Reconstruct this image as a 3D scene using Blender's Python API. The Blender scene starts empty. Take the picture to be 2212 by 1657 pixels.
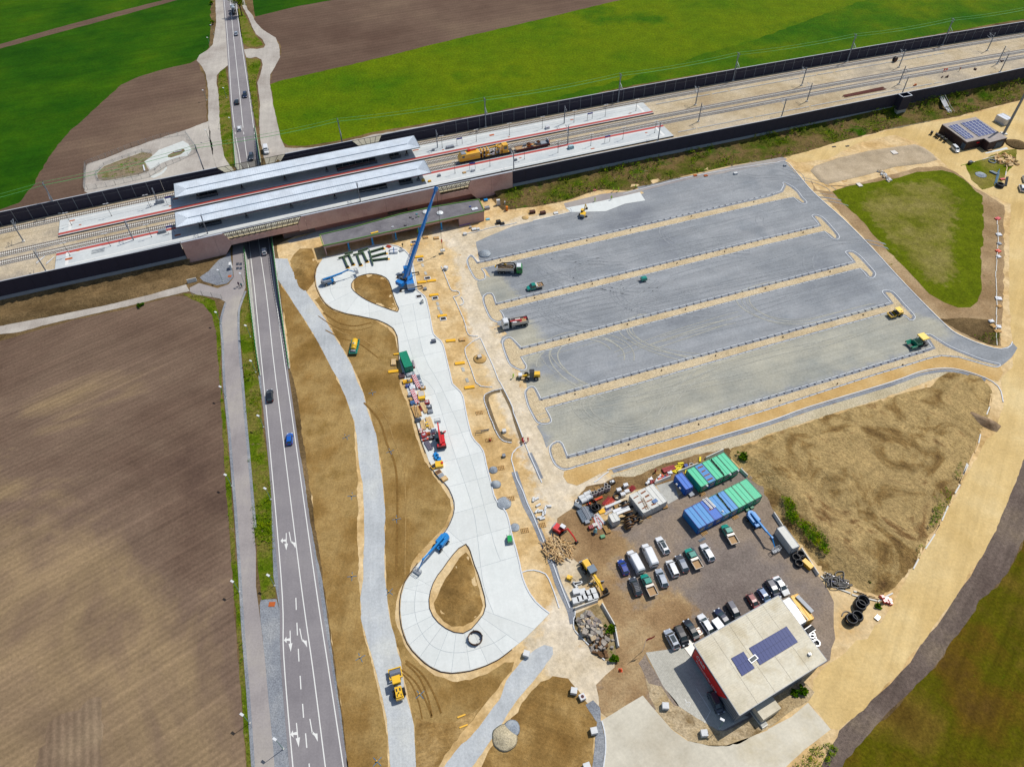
import bpy,bmesh,math,random
import numpy as np
from mathutils import Vector,Matrix,noise
from mathutils.geometry import delaunay_2d_cdt
random.seed(7)
RU_=random.uniform;RC_=random.choice;RR_=random.random;AT_=math.atan2;CO_=math.cos;SI_=math.sin;V_=Vector
SC=bpy.context.scene
COL=SC.collection
rad=math.radians
# camera
F,CX,CY,H=1535.0,1106.0,828.5,150.0
_d=np.array([1124.3-CX,-(2227.4-CY),-F]);_d/=np.linalg.norm(_d)
_Z=-_d;_Y=np.array([0,0,-1.]);_Y=_Y-(_Y@_Z)*_Z;_Y/=np.linalg.norm(_Y);_X=np.cross(_Y,_Z)
RM=np.array([_X,_Y,_Z])
cam=bpy.data.cameras.new('camera');cam.sensor_width=36;cam.lens=36*F/2212;cam.clip_end=6000;cam.clip_start=1
co=bpy.data.objects.new('camera',cam);COL.objects.link(co)
co.matrix_world=Matrix.Translation((0,0,H))@Matrix([list(r)for r in RM]).to_4x4()
SC.camera=co
# light
SUN_AZ,SUN_EL=rad(38),rad(54.5)
w=bpy.data.worlds.new('World');SC.world=w;w.use_nodes=True
nt=w.node_tree;bg=nt.nodes['Background']
sk=nt.nodes.new('ShaderNodeTexSky');sk.sky_type='NISHITA';sk.sun_disc=False
sk.sun_elevation=SUN_EL;sk.sun_rotation=rad(90)-SUN_AZ;sk.dust_density=1.0;sk.ozone_density=1.0
nt.links.new(sk.outputs[0],bg.inputs[0]);bg.inputs[1].default_value=0.105
sl=bpy.data.lights.new('sun','SUN');sl.energy=4.4;sl.angle=rad(0.5);sl.color=(1,.955,.88)
so=bpy.data.objects.new('sun',sl);COL.objects.link(so)
sd=V_((CO_(SUN_EL)*CO_(SUN_AZ),CO_(SUN_EL)*SI_(SUN_AZ),SI_(SUN_EL)))
so.rotation_euler=sd.to_track_quat('Z','Y').to_euler();so.location=(0,0,200)
vs=SC.view_settings;vs.view_transform='Standard';vs.look='None';vs.exposure=0.0;vs.gamma=1.0;vs.use_curve_mapping=False
SC.render.engine='CYCLES'
SC.cycles.max_bounces=5;SC.cycles.diffuse_bounces=2;SC.cycles.glossy_bounces=3;SC.cycles.transmission_bounces=4;SC.cycles.transparent_max_bounces=8
# plan <-> ground
def W(p,z=0.0):
 d=RM@np.array([p[0]-CX,-(p[1]-CY),-F]);t=(H-z)/-d[2]
 return V_((d[0]*t,d[1]*t,z))
TY=(0,414.5,828.9,1242.3)
def T(ij,x,y):return(553*int(ij[0])+x/4.,TY[int(ij[1])]+y/4.)
def Q(s):
 """'11 10,20 30,40 12 5,6' -> plan points, a bare two-digit word switches the map sheet; 'f' = full sheet"""
 out=[];ij='f'
 for k in s.split():
  if ',' in k:
   x,y=map(float,k.split(','))
   out.append((x,y)if ij=='f' else T(ij,x,y))
  else:ij=k
 return out
def GP(s,z=0.0):return[W(p,z)for p in Q(s)]
def Z3(x,y):return((2250+x/4.655)/1.7179,(1950+y/4.655)/1.7179)
def Z5(x,y):return((2450+x/3.156)/1.7179,(2150+y/3.156)/1.7179)
def Z2(x,y):return((2050+x/4.655)/1.7179,(1750+y/4.655)/1.7179)
def Z1(x,y):return((2400+x/4.655)/1.7179,(1650+y/4.655)/1.7179)
def Z4(x,y):return((1450+x/4.655)/1.7179,(1350+y/4.655)/1.7179)
def Z6(x,y):return((1650+x/4.655)/1.7179,(450+y/4.655)/1.7179)
def Z8(x,y):return((1400+x/4.655)/1.7179,(650+y/4.655)/1.7179)
RU=np.array([0.94151179,0.33698005]);RN=np.array([-0.33698005,0.94151179]);PF=(-1.11420602e-04,2.58343207e-02,2.59998365e+02)
def RW(s,o,z=0.0):
 q=np.polyval(PF,s)+o
 return V_((s*RU[0]+q*RN[0],s*RU[1]+q*RN[1],z))
def rang(s):return AT_(RU[1],RU[0])+math.atan(2*PF[0]*s+PF[1])
def SO(p,z):
 w_=W(p,z);a=np.array([w_.x,w_.y]);s=a@RU
 return s,a@RN-np.polyval(PF,s)
def NW(s):return float(np.interp(s,[-140,-92,-50,0,80,190,276,324,420],[-37.0,-37.6,-38.9,-39.2,-39.9,-40.6,-39.4,-36.8,-35]))
# colours and materials
K=0.735
def lin(c):
 c=c/255.
 return c/12.92 if c<=.04045 else((c+.055)/1.055)**2.4
def S(r,g,b,k=None):
 k=K if k is None else k
 c=[lin(r),lin(g),lin(b)];y=.25*c[0]+.65*c[1]+.1*c[2]
 return tuple(min(.92,max(.001,(y+(v-y)*1.13)*k))for v in c)+(1,)
MATS={}
def nodes(name):
 m=bpy.data.materials.new(name);m.use_nodes=True
 n=m.node_tree.nodes;l=m.node_tree.links
 return m,n,l,n['Principled BSDF']
def pm(name,col,rough=.5,metal=0.,noise_amt=.12,scale=2.,spec=.5,coat=0.,bump=0.,obj=True,emit=0):
 """painted / solid material with slight unevenness"""
 if name in MATS:return MATS[name]
 m,n,l,b=nodes(name)
 tc=n.new('ShaderNodeTexCoord')
 nz=n.new('ShaderNodeTexNoise');nz.inputs['Scale'].default_value=scale;nz.inputs['Detail'].default_value=5;nz.inputs['Roughness'].default_value=.65
 l.new(tc.outputs['Object'],nz.inputs['Vector'])
 mr=n.new('ShaderNodeMapRange');mr.inputs[1].default_value=.3;mr.inputs[2].default_value=.7;mr.inputs[3].default_value=1-noise_amt;mr.inputs[4].default_value=1+noise_amt*.6
 l.new(nz.outputs[0],mr.inputs[0])
 mx=n.new('ShaderNodeVectorMath');mx.operation='SCALE';mx.inputs[0].default_value=col[:3];l.new(mr.outputs[0],mx.inputs['Scale'])
 l.new(mx.outputs[0],b.inputs['Base Color'])
 b.inputs['Roughness'].default_value=rough;b.inputs['Metallic'].default_value=metal;b.inputs['Specular IOR Level'].default_value=spec
 b.inputs['Coat Weight'].default_value=coat
 if bump:
  bp=n.new('ShaderNodeBump');bp.inputs['Strength'].default_value=bump;bp.inputs['Distance'].default_value=.05
  l.new(nz.outputs[0],bp.inputs['Height']);l.new(bp.outputs[0],b.inputs['Normal'])
 MATS[name]=m
 return m
def gm(name,cols,big=.03,fine=1.3,amp=.22,bump=.5,bdist=.15,streak=None,rows=None,spots=None,rough=.95,mid=.25,midamp=.12,detail=6,warp=0.,cols2=None,mnoise=.5):
 """ground: big patches over a colour ramp, medium mottling, fine grain, optional wheel streaks (angle, scale, amp, stretch),
    drill rows (angle, pitch, amp), spots (scale, threshold, colour)"""
 if name in MATS:return MATS[name]
 m,n,l,b=nodes(name)
 g=n.new('ShaderNodeNewGeometry');P=g.outputs['Position']
 def nz(scale,det=4,ro=.6,vec=None,dist=0.):
  t=n.new('ShaderNodeTexNoise');t.inputs['Scale'].default_value=scale;t.inputs['Detail'].default_value=det;t.inputs['Roughness'].default_value=ro;t.inputs['Distortion'].default_value=dist
  l.new(vec or P,t.inputs['Vector']);return t.outputs[0]
 def rng(v,a,b0=.3,b1=.7):
  r=n.new('ShaderNodeMapRange');r.inputs[1].default_value=b0;r.inputs[2].default_value=b1;r.inputs[3].default_value=1-a;r.inputs[4].default_value=1+a
  l.new(v,r.inputs[0]);return r.outputs[0]
 def mul(a,c):
  x=n.new('ShaderNodeMath');x.operation='MULTIPLY';l.new(a,x.inputs[0]);l.new(c,x.inputs[1]);return x.outputs[0]
 cr=n.new('ShaderNodeValToRGB');cr.color_ramp.interpolation='LINEAR'
 l.new(nz(big,detail,.62,dist=warp),cr.inputs[0])
 el=cr.color_ramp.elements
 k=len(cols);lo,hi=.33,.67
 for i,c in enumerate(cols):
  p=lo+(hi-lo)*i/max(1,k-1)
  e=el[i]if i<2 else el.new(p)
  e.position=p;e.color=c
 base=cr.outputs[0]
 if cols2:
  c2=n.new('ShaderNodeValToRGB');l.new(nz(big*1.7,5,.6),c2.inputs[0]);e2=c2.color_ramp.elements
  for i,c in enumerate(cols2):
   e=e2[i]if i<2 else e2.new(.5);e.position=.35+.3*i/max(1,len(cols2)-1);e.color=c
  at=n.new('ShaderNodeAttribute');at.attribute_name='mix'
  ma=n.new('ShaderNodeMath');ma.operation='MULTIPLY_ADD';l.new(nz(.22,6,.7),ma.inputs[0]);ma.inputs[1].default_value=mnoise*2;ma.inputs[2].default_value=-mnoise
  mb_=n.new('ShaderNodeMath');l.new(at.outputs['Fac'],mb_.inputs[0]);l.new(ma.outputs[0],mb_.inputs[1])
  mr=n.new('ShaderNodeMapRange');mr.interpolation_type='SMOOTHSTEP';mr.inputs[1].default_value=.3;mr.inputs[2].default_value=.7;l.new(mb_.outputs[0],mr.inputs[0])
  mm=n.new('ShaderNodeMix');mm.data_type='RGBA';l.new(mr.outputs[0],mm.inputs['Factor']);l.new(base,mm.inputs[6]);l.new(c2.outputs[0],mm.inputs[7]);base=mm.outputs[2]
 fineo=nz(fine,6,.75)
 v=mul(rng(fineo,min(.6,amp*1.5)),rng(nz(mid,4,.65),midamp))
 if streak:
  for a,sc,am,st in(streak if isinstance(streak,list)else[streak]):
   mp=n.new('ShaderNodeMapping');mp.vector_type='TEXTURE';mp.inputs['Rotation'].default_value=(0,0,a);mp.inputs['Scale'].default_value=(st,1,1)
   l.new(P,mp.inputs[0]);v=mul(v,rng(nz(sc,5,.7,mp.outputs[0],.3),am))
 if rows:
  a,pitch,am=rows
  mp=n.new('ShaderNodeMapping');mp.inputs['Rotation'].default_value=(0,0,-a);l.new(P,mp.inputs[0])
  wv=n.new('ShaderNodeTexWave');wv.wave_type='BANDS';wv.bands_direction='Y';wv.inputs['Scale'].default_value=.314/pitch;wv.inputs['Distortion'].default_value=.6;wv.inputs['Detail'].default_value=2;wv.inputs['Detail Scale'].default_value=.3
  l.new(mp.outputs[0],wv.inputs[0]);v=mul(v,rng(wv.outputs['Fac'],am,0,1))
 sc=n.new('ShaderNodeVectorMath');sc.operation='SCALE';l.new(base,sc.inputs[0]);l.new(v,sc.inputs['Scale'])
 out=sc.outputs[0]
 if spots:
  for scl,th,colr in(spots if isinstance(spots,list)else[spots]):
   r=n.new('ShaderNodeMapRange');r.inputs[1].default_value=th;r.inputs[2].default_value=th+.06
   l.new(nz(scl,5,.7),r.inputs[0])
   sc2=n.new('ShaderNodeVectorMath');sc2.operation='SCALE';sc2.inputs[0].default_value=colr[:3];l.new(v,sc2.inputs['Scale'])
   mx=n.new('ShaderNodeMix');mx.data_type='RGBA';l.new(r.outputs[0],mx.inputs['Factor']);l.new(out,mx.inputs[6]);l.new(sc2.outputs[0],mx.inputs[7]);out=mx.outputs[2]
 l.new(out,b.inputs['Base Color'])
 b.inputs['Roughness'].default_value=rough;b.inputs['Specular IOR Level'].default_value=.05
 if bump:
  bp=n.new('ShaderNodeBump');bp.inputs['Strength'].default_value=bump;bp.inputs['Distance'].default_value=bdist
  l.new(v,bp.inputs['Height']);l.new(bp.outputs[0],b.inputs['Normal'])
 MATS[name]=m
 return m
def glass_mat(name='window_glass',col=(.03,.045,.05,1)):
 if name in MATS:return MATS[name]
 m,n,l,b=nodes(name);b.inputs['Base Color'].default_value=col;b.inputs['Roughness'].default_value=.12;b.inputs['Specular IOR Level'].default_value=.9
 MATS[name]=m;return m
def clear_mat(name='clear_glazing'):
 if name in MATS:return MATS[name]
 m,n,l,b=nodes(name)
 tr=n.new('ShaderNodeBsdfTransparent');tr.inputs[0].default_value=(.88,.9,.8,1);gl=n.new('ShaderNodeBsdfGlossy');gl.inputs['Roughness'].default_value=.1
 mx=n.new('ShaderNodeMixShader');mx.inputs[0].default_value=.1;l.new(tr.outputs[0],mx.inputs[1]);l.new(gl.outputs[0],mx.inputs[2])
 l.new(mx.outputs[0],n['Material Output'].inputs[0]);MATS[name]=m;return m
# mesh helpers
class MB:
 def __init__(s):s.v=[];s.f=[];s.m=[];s.mi=0
 def add(s,vs,fs):
  o=len(s.v);s.v+=[tuple(v)for v in vs];s.f+=[tuple(i+o for i in f)for f in fs];s.m+=[s.mi]*len(fs);return s
 def box(s,c,d,rz=0.,ry=0.,taper=1.,tx=None):
  """box of size d centred at c; taper scales the top"""
  x,y,z=d[0]/2,d[1]/2,d[2]/2;tx=taper if tx is None else tx
  P=[(-x,-y,-z),(x,-y,-z),(x,y,-z),(-x,y,-z),(-x*tx,-y*taper,z),(x*tx,-y*taper,z),(x*tx,y*taper,z),(-x*tx,y*taper,z)]
  M=Matrix.Rotation(rz,3,'Z')@Matrix.Rotation(ry,3,'Y')
  return s.add([M@V_(p)+V_(c)for p in P],[(0,3,2,1),(4,5,6,7),(0,1,5,4),(1,2,6,5),(2,3,7,6),(3,0,4,7)])
 def bar(s,a,b,w,h=None):
  """square bar from a to b"""
  a=V_(a);b=V_(b);h=h or w;t=b-a
  if t.length<1e-6:return s
  t.normalize();up=V_((0,0,1))if abs(t.z)<.95 else V_((1,0,0))
  sx=t.cross(up).normalized();sy=sx.cross(t).normalized()
  o=[sx*(i*w/2)+sy*(j*h/2)for i,j in((-1,-1),(1,-1),(1,1),(-1,1))]
  return s.add([a+q for q in o]+[b+q for q in o],[(3,2,1,0),(4,5,6,7),(0,1,5,4),(1,2,6,5),(2,3,7,6),(3,0,4,7)])
 def cyl(s,a,b,r,n=10,r2=None,cap=True):
  a=V_(a);b=V_(b);t=(b-a).normalized();up=V_((0,0,1))if abs(t.z)<.95 else V_((1,0,0))
  sx=t.cross(up).normalized();sy=sx.cross(t).normalized();r2=r if r2 is None else r2
  A=[a+(sx*CO_(k*2*math.pi/n)+sy*SI_(k*2*math.pi/n))*r for k in range(n)]
  B=[b+(sx*CO_(k*2*math.pi/n)+sy*SI_(k*2*math.pi/n))*r2 for k in range(n)]
  fs=[(k,(k+1)%n,n+(k+1)%n,n+k)for k in range(n)]
  if cap:fs+=[tuple(range(n))[::-1],tuple(range(n,2*n))]
  return s.add(A+B,fs)
 def ring(s,a,b,r,ri,n=14):
  """open pipe: outer radius r, inner ri"""
  a=V_(a);b=V_(b);t=(b-a).normalized();up=V_((0,0,1))if abs(t.z)<.95 else V_((1,0,0))
  sx=t.cross(up).normalized();sy=sx.cross(t).normalized()
  V=[]
  for c,q in((a,r),(b,r),(b,ri),(a,ri)):
   V+=[c+(sx*CO_(k*2*math.pi/n)+sy*SI_(k*2*math.pi/n))*q for k in range(n)]
  fs=[(j*n+k,j*n+(k+1)%n,((j+1)%4)*n+(k+1)%n,((j+1)%4)*n+k)for j in range(4)for k in range(n)]
  return s.add(V,fs)
 def torus(s,c,R,r,n=18,k=6,ax=(0,0,1)):
  ax=V_(ax).normalized();up=V_((0,0,1))if abs(ax.z)<.95 else V_((1,0,0))
  sx=ax.cross(up).normalized();sy=ax.cross(sx).normalized();V=[]
  for i in range(n):
   a=i*2*math.pi/n;d=sx*CO_(a)+sy*SI_(a)
   for j in range(k):
    q=j*2*math.pi/k;V.append(V_(c)+d*(R+r*CO_(q))+ax*(r*SI_(q)))
  return s.add(V,[(i*k+j,((i+1)%n)*k+j,((i+1)%n)*k+(j+1)%k,i*k+(j+1)%k)for i in range(n)for j in range(k)])
 def prism(s,pts,z0,z1):
  """pts xy polygon (ccw), extruded"""
  n=len(pts)
  return s.add([(p[0],p[1],z0)for p in pts]+[(p[0],p[1],z1)for p in pts],[tuple(range(n))[::-1],tuple(range(n,2*n))]+[(k,(k+1)%n,n+(k+1)%n,n+k)for k in range(n)])
 def side(s,pts,y0,y1):
  """pts xz polygon extruded along y"""
  n=len(pts)
  return s.add([(p[0],y0,p[1])for p in pts]+[(p[0],y1,p[1])for p in pts],[tuple(range(n)),tuple(range(n,2*n))[::-1]]+[(k,n+k,n+(k+1)%n,(k+1)%n)for k in range(n)])
 def quad(s,*p):return s.add(p,[tuple(range(len(p)))])
 def loft(s,secs,cap=True):
  """rings of equal length"""
  n=len(secs[0]);V=[p for r in secs for p in r];fs=[]
  for i in range(len(secs)-1):
   for k in range(n):fs.append((i*n+k,i*n+(k+1)%n,(i+1)*n+(k+1)%n,(i+1)*n+k))
  if cap:fs+=[tuple(range(n))[::-1],tuple(range((len(secs)-1)*n,len(secs)*n))]
  return s.add(V,fs)
 def mesh(s,name,smooth=False,fix=True):
  me=bpy.data.meshes.new(name);me.from_pydata(s.v,[],s.f)
  if fix:
   b=bmesh.new();b.from_mesh(me);bmesh.ops.recalc_face_normals(b,faces=b.faces);b.to_mesh(me);b.free()
  if smooth:
   for p in me.polygons:p.use_smooth=True
  return me
def mk(name,me,mat=None,parent=None,loc=None,rz=None,scale=None):
 o=bpy.data.objects.new(name,me);COL.objects.link(o)
 if mat is not None:
  mats=mat if isinstance(mat,(list,tuple))else[mat]
  if len(me.materials)==0:
   for _ in mats:me.materials.append(None)
  for i,mm in enumerate(mats):
   o.material_slots[i].link='OBJECT';o.material_slots[i].material=mm
 if parent is not None:o.parent=parent
 if loc is not None:o.location=loc
 if rz is not None:o.rotation_euler=(0,0,rz)if not isinstance(rz,(tuple,Vector))else rz
 if scale is not None:o.scale=scale
 return o
def build(name,mb,mat,parent=None,loc=None,rz=None,smooth=False):
 return mk(name,mb.mesh(name,smooth),mat,parent,loc,rz)
CACHE={}
def cbuild(key,name,fn,mat,parent=None,loc=None,rz=None,smooth=False,scale=None):
 """as build, with the mesh shared between all calls of one key"""
 if key not in CACHE:
  mb=MB();fn(mb);CACHE[key]=mb.mesh(name,smooth)
 return mk(name,CACHE[key],mat,parent,loc,rz,scale)
def tag(o,label=None,cat=None,group=None,kind=None):
 if label:o['label']=label
 if cat:o['category']=cat
 if group:o['group']=group
 if kind:o['kind']=kind
 return o
def thing(name,label,cat,loc,rz=0.,group=None):
 o=bpy.data.objects.new(name,None);COL.objects.link(o);o.location=loc;o.rotation_euler=(0,0,rz);o.empty_display_size=.3
 return tag(o,label,cat,group)
def struct(o,label):return tag(o,label,kind='structure')
BOX=MB().box((0,0,0),(1,1,1)).mesh('block')
def ubox(name,c,d,rz,mat,parent=None):
 """a box sharing one unit mesh"""
 if not len(BOX.materials):BOX.materials.append(None)
 return mk(name,BOX,mat,parent,c,rz,d)
# ground patches
def resample(pts,step):
 out=[]
 n=len(pts)
 for i in range(n):
  a,b=pts[i],pts[(i+1)%n];d=(b-a).length;k=max(1,int(d/step))
  out+=[a.lerp(b,j/k)for j in range(k)]
 return out
def smoothpoly(pts,it=2):
 for _ in range(it):
  o=[]
  for i in range(len(pts)):
   a,b=pts[i],pts[(i+1)%len(pts)];o+=[a.lerp(b,.25),a.lerp(b,.75)]
  pts=o
 return pts
def ragged(pts,amp,step=.9,seed=0.):
 pts=resample(pts,step);out=[]
 n=len(pts)
 for i,p in enumerate(pts):
  t=pts[(i+1)%n]-pts[i-1];nn=V_((-t.y,t.x,0)).normalized()if t.length>1e-6 else V_((0,0,0))
  q=V_((p.x*.22+seed,p.y*.22,3.3));v=noise.noise(q)*1.3+noise.noise(q*3.7)*.8+noise.noise(q*11.)*.45
  out.append(p+nn*(v*amp))
 return out
def cdt(pts,holes=(),extra=()):
 V=[V_((p.x,p.y))for p in pts];E=[(i,(i+1)%len(pts))for i in range(len(pts))]
 for h in holes:
  o=len(V);V+=[V_((p.x,p.y))for p in h];E+=[(o+i,o+(i+1)%len(h))for i in range(len(h))]
 V+=[V_((p[0],p[1]))for p in extra]
 r=delaunay_2d_cdt(V,E,[],1,1e-5);v,f=r[0],r[2]
 if holes:
  c=np.array([[sum(v[i].x for i in t)/3,sum(v[i].y for i in t)/3]for t in f]);bad=np.zeros(len(f),bool)
  for h in holes:bad|=inside(c[:,0],c[:,1],np.array([[p.x,p.y]for p in h]))
  f=[t for t,b in zip(f,bad)if not b]
 return v,f
def inside(px,py,poly):
 x,y=poly[:,0],poly[:,1];x2,y2=np.roll(x,-1),np.roll(y,-1);c=np.zeros(len(px),bool)
 for a,b,e,f in zip(x,y,x2,y2):
  if b==f:continue
  k=((b>py)!=(f>py))&(px<(e-a)*(py-b)/(f-b)+a);c^=k
 return c
def edist(px,py,poly):
 d=np.full(len(px),1e9)
 for a,b in zip(poly,np.roll(poly,-1,0)):
  ab=b-a;L=ab@ab
  if L<1e-9:continue
  t=np.clip(((px-a[0])*ab[0]+(py-a[1])*ab[1])/L,0,1)
  d=np.minimum(d,np.hypot(px-a[0]-t*ab[0],py-a[1]-t*ab[1]))
 return d
def patch(name,pts,lay,mat,amp=0.,step=1.0,holes=(),label=None,smooth=0,seed=0.,parent=None,kind='structure',z0=0.0):
 if isinstance(pts,str):pts=GP(pts,z0)
 pts=[V_((p[0],p[1],0))for p in pts]
 if smooth:pts=smoothpoly(pts,smooth)
 if amp:pts=ragged(pts,amp,step,seed)
 v,f=cdt(pts,holes)
 z=z0+lay*.01
 me=bpy.data.meshes.new(name);me.from_pydata([(p.x,p.y,z)for p in v],[],f)
 if me.polygons and sum(p.normal.z for p in me.polygons)<0:me.flip_normals()
 o=mk(name,me,mat,parent)
 if parent is None:tag(o,label,kind=kind)
 return o
def relief(name,pts,mat,fn,step=1.0,label=None,amp=0.,kind='structure',z0=0.,smooth_sh=True,parent=None,cat=None,group=None,seed=0.,mix=None):
 """patch with real height: fn(x, y, distance to the edge) -> z"""
 if isinstance(pts,str):pts=GP(pts,z0)
 pts=[V_((p[0],p[1],0))for p in pts]
 if amp:pts=ragged(pts,amp,max(.8,step),seed)
 poly=np.array([[p.x,p.y]for p in pts])
 lo,hi=poly.min(0),poly.max(0)
 gx,gy=np.meshgrid(np.arange(lo[0],hi[0],step),np.arange(lo[1],hi[1],step));gx=gx.ravel()+np.random.uniform(-.3,.3,gx.size)*step;gy=gy.ravel()+np.random.uniform(-.3,.3,gy.size)*step
 k=inside(gx,gy,poly);gx,gy=gx[k],gy[k]
 k=edist(gx,gy,poly)>step*.4;gx,gy=gx[k],gy[k]
 v,f=cdt(pts,(),list(zip(gx,gy)))
 X=np.array([p.x for p in v]);Y=np.array([p.y for p in v]);D=edist(X,Y,poly)
 Zs=[fn(x,y,d)for x,y,d in zip(X,Y,D)]
 me=bpy.data.meshes.new(name);me.from_pydata([(x,y,z)for x,y,z in zip(X,Y,Zs)],[],f)
 if me.polygons and sum(p.normal.z for p in me.polygons)<0:me.flip_normals()
 if mix is not None:
  at=me.attributes.new('mix','FLOAT','POINT');at.data.foreach_set('value',mix(X,Y))
 if smooth_sh:
  for p in me.polygons:p.use_smooth=True
 o=mk(name,me,mat,parent)
 if parent is None:
  if cat:tag(o,label,cat,group)
  else:tag(o,label,kind=kind)
 return o
def softin(polys,w=3.):
 """soft inside-ness of a set of outlines, for blending two ground tones"""
 PP_=[np.array([[p.x,p.y]for p in GP(q)])for q in polys]
 def f(X,Y):
  m=np.zeros(len(X))
  for P in PP_:d=edist(X,Y,P);m=np.maximum(m,np.clip(.5+np.where(inside(X,Y,P),d,-d)/w,0,1))
  return m
 return f
def nearline(lines,w):
 LL=[GP(q)for q in lines]
 def f(X,Y):
  m=np.zeros(len(X))
  for L in LL:
   for a,b in zip(L,L[1:]):
    ab=b-a;t=np.clip(((X-a.x)*ab.x+(Y-a.y)*ab.y)/(ab.x**2+ab.y**2),0,1);m=np.maximum(m,np.clip(1.1-np.hypot(X-a.x-t*ab.x,Y-a.y-t*ab.y)/w,0,1))
  return m
 return f
def fbm(x,y,s,o=4):
 v=0;a=1
 for i in range(o):v+=a*noise.noise(V_((x*s,y*s,1.7+i)));a*=.5;s*=2.1
 return v
def OL_(pts,d):
 """open polyline shifted sideways (left positive)"""
 out=[]
 for i,p in enumerate(pts):
  a=pts[max(0,i-1)];b=pts[min(len(pts)-1,i+1)];t=(b-a);t.z=0;t.normalize()
  out.append(p+V_((-t.y,t.x,0))*d)
 return out
def CM_(pts,k=6):
 out=[]
 n=len(pts)
 for i in range(n-1):
  p0,p1,p2,p3=pts[max(0,i-1)],pts[i],pts[i+1],pts[min(n-1,i+2)]
  for j in range(k):
   t=j/k;out.append(.5*((2*p1)+(p2-p0)*t+(2*p0-5*p1+4*p2-p3)*t*t+(3*p1-p0-3*p2+p3)*t**3))
 return out+[pts[-1]]
def ribbon(name,line,w,mat,dz=0.,label=None,parent=None,kind='structure'):
 """flat strip along a line that keeps the line's own height"""
 L=OL_(line,w/2);R=OL_(line,-w/2);n=len(line)
 me=bpy.data.meshes.new(name);me.from_pydata([(p.x,p.y,p.z+dz)for p in L]+[(p.x,p.y,p.z+dz)for p in R],[],[(n+i,n+i+1,i+1,i)for i in range(n-1)])
 o=mk(name,me,mat,parent)
 if parent is None:tag(o,label,kind=kind)
 return o
def kerb(line,mat,parent,w=.25,h=.14,L=1.0,gap=.02,z=0.,name='kerb_stone',jit=0.,stones=None):
 """kerb stones, each its own object, laid one after another along an open line"""
 d=0.;seg=[(line[i+1]-line[i]).length for i in range(len(line)-1)];tot=sum(seg)
 def at(t):
  for i,q in enumerate(seg):
   if t<=q or i==len(seg)-1:return line[i].lerp(line[i+1],min(1,t/q if q else 0))
   t-=q
 n=max(1,int(round(tot/(L+gap))));pl=tot/n
 for i in range(n):
  a=at(i*pl+gap/2);b=at((i+1)*pl-gap/2);c=(a+b)/2;t=b-a
  if t.length<.05:continue
  j=RU_(-jit,jit)
  ubox(name,(c.x-j*.3,c.y+j*.3,z+h/2),(t.length,w,h),AT_(t.y,t.x)+j*.1,mat,parent)
def scatter(name,poly,n,size,mat,label,z=0.,zfn=None,kind='stuff',h=1.,parent=None,clump=.0,seed=1,leaves=6):
 """many small leafy tufts as one object of ground cover"""
 rnd=random.Random(seed)
 if isinstance(poly,str):poly=GP(poly)
 P=np.array([[p.x,p.y]for p in poly]);lo,hi=P.min(0),P.max(0)
 V=[];Fc=[];got=0;tries=0
 while got<n and tries<n*12:
  tries+=1
  x=rnd.uniform(lo[0],hi[0]);y=rnd.uniform(lo[1],hi[1])
  if clump and fbm(x,y,clump,2)<rnd.uniform(-.25,.3):continue
  if not inside(np.array([x]),np.array([y]),P)[0]:continue
  got+=1;zz=zfn(x,y)if zfn else z;s0=size*rnd.uniform(.5,1.4)
  for q in range(leaves):
   a=rnd.uniform(0,6.28);r=s0*rnd.uniform(.1,.5);cx,cy=x+r*CO_(a),y+r*SI_(a);cz=zz+s0*h*rnd.uniform(.1,.8)
   u=V_((rnd.gauss(0,1),rnd.gauss(0,1),rnd.gauss(0,.5))).normalized()*s0*.28;vv=V_((rnd.gauss(0,1),rnd.gauss(0,1),rnd.gauss(0,.6))).normalized()*s0*.22
   o=len(V);c=V_((cx,cy,cz));V+=[c-u,c+vv*.8,c+u];Fc.append((o,o+1,o+2))
 me=bpy.data.meshes.new(name);me.from_pydata(V,[],Fc)
 o=mk(name,me,mat,parent)
 return tag(o,label,kind=kind)if parent is None else tag(o,kind=kind)
FURROW=rad(38)
G_DARK=gm('crop_green_deep',[S(28,66,2),S(44,82,3),S(62,96,5),S(84,108,8)],big=.012,fine=.9,amp=.2,mid=.12,midamp=.12,streak=(rad(22),.25,.16,14),bump=.4)
G_MAIN=gm('crop_green',[S(70,104,8),S(90,114,12),S(102,120,18),S(60,98,8)],big=.014,fine=1.1,amp=.34,mid=.16,midamp=.15,spots=[(.22,.66,S(46,86,6)),(.09,.7,S(60,98,8))],bump=.6)
G_BAND=gm('crop_green_band',[S(50,92,6),S(72,104,10),S(98,116,20)],big=.03,fine=1.1,amp=.34,mid=.16,midamp=.16,bump=.6)
BR_PL=gm('ploughed_soil',[S(86,70,62),S(108,90,78),S(122,104,90),S(150,130,104),S(112,94,84)],big=.014,fine=1.6,amp=.16,mid=.08,midamp=.1,rows=(FURROW,1.5,.06),streak=[(FURROW,.55,.15,40),(FURROW,.12,.08,10)],warp=.6,bump=.4)
BR_TOP=gm('ploughed_soil_north',[S(94,76,66),S(110,92,80),S(126,108,92)],big=.012,fine=1.2,amp=.15,mid=.1,midamp=.08,rows=(rad(22),3.2,.05),streak=(rad(22),.22,.1,20),bump=.4)
OLIVE=gm('stubble_field',[S(88,68,36),S(98,80,34),S(86,84,28),S(108,92,44),S(92,74,36)],big=.03,fine=1.6,amp=.25,mid=.2,midamp=.12,rows=(rad(49),2.6,.06),streak=(rad(49),.35,.22,16),spots=(.5,.68,S(84,112,24)),bump=.6)
DKSOIL=gm('dark_topsoil',[S(96,84,78),S(116,104,96),S(140,126,108)],big=.05,fine=1.5,amp=.25,streak=(rad(49),.5,.2,12),bump=.7)
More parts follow.
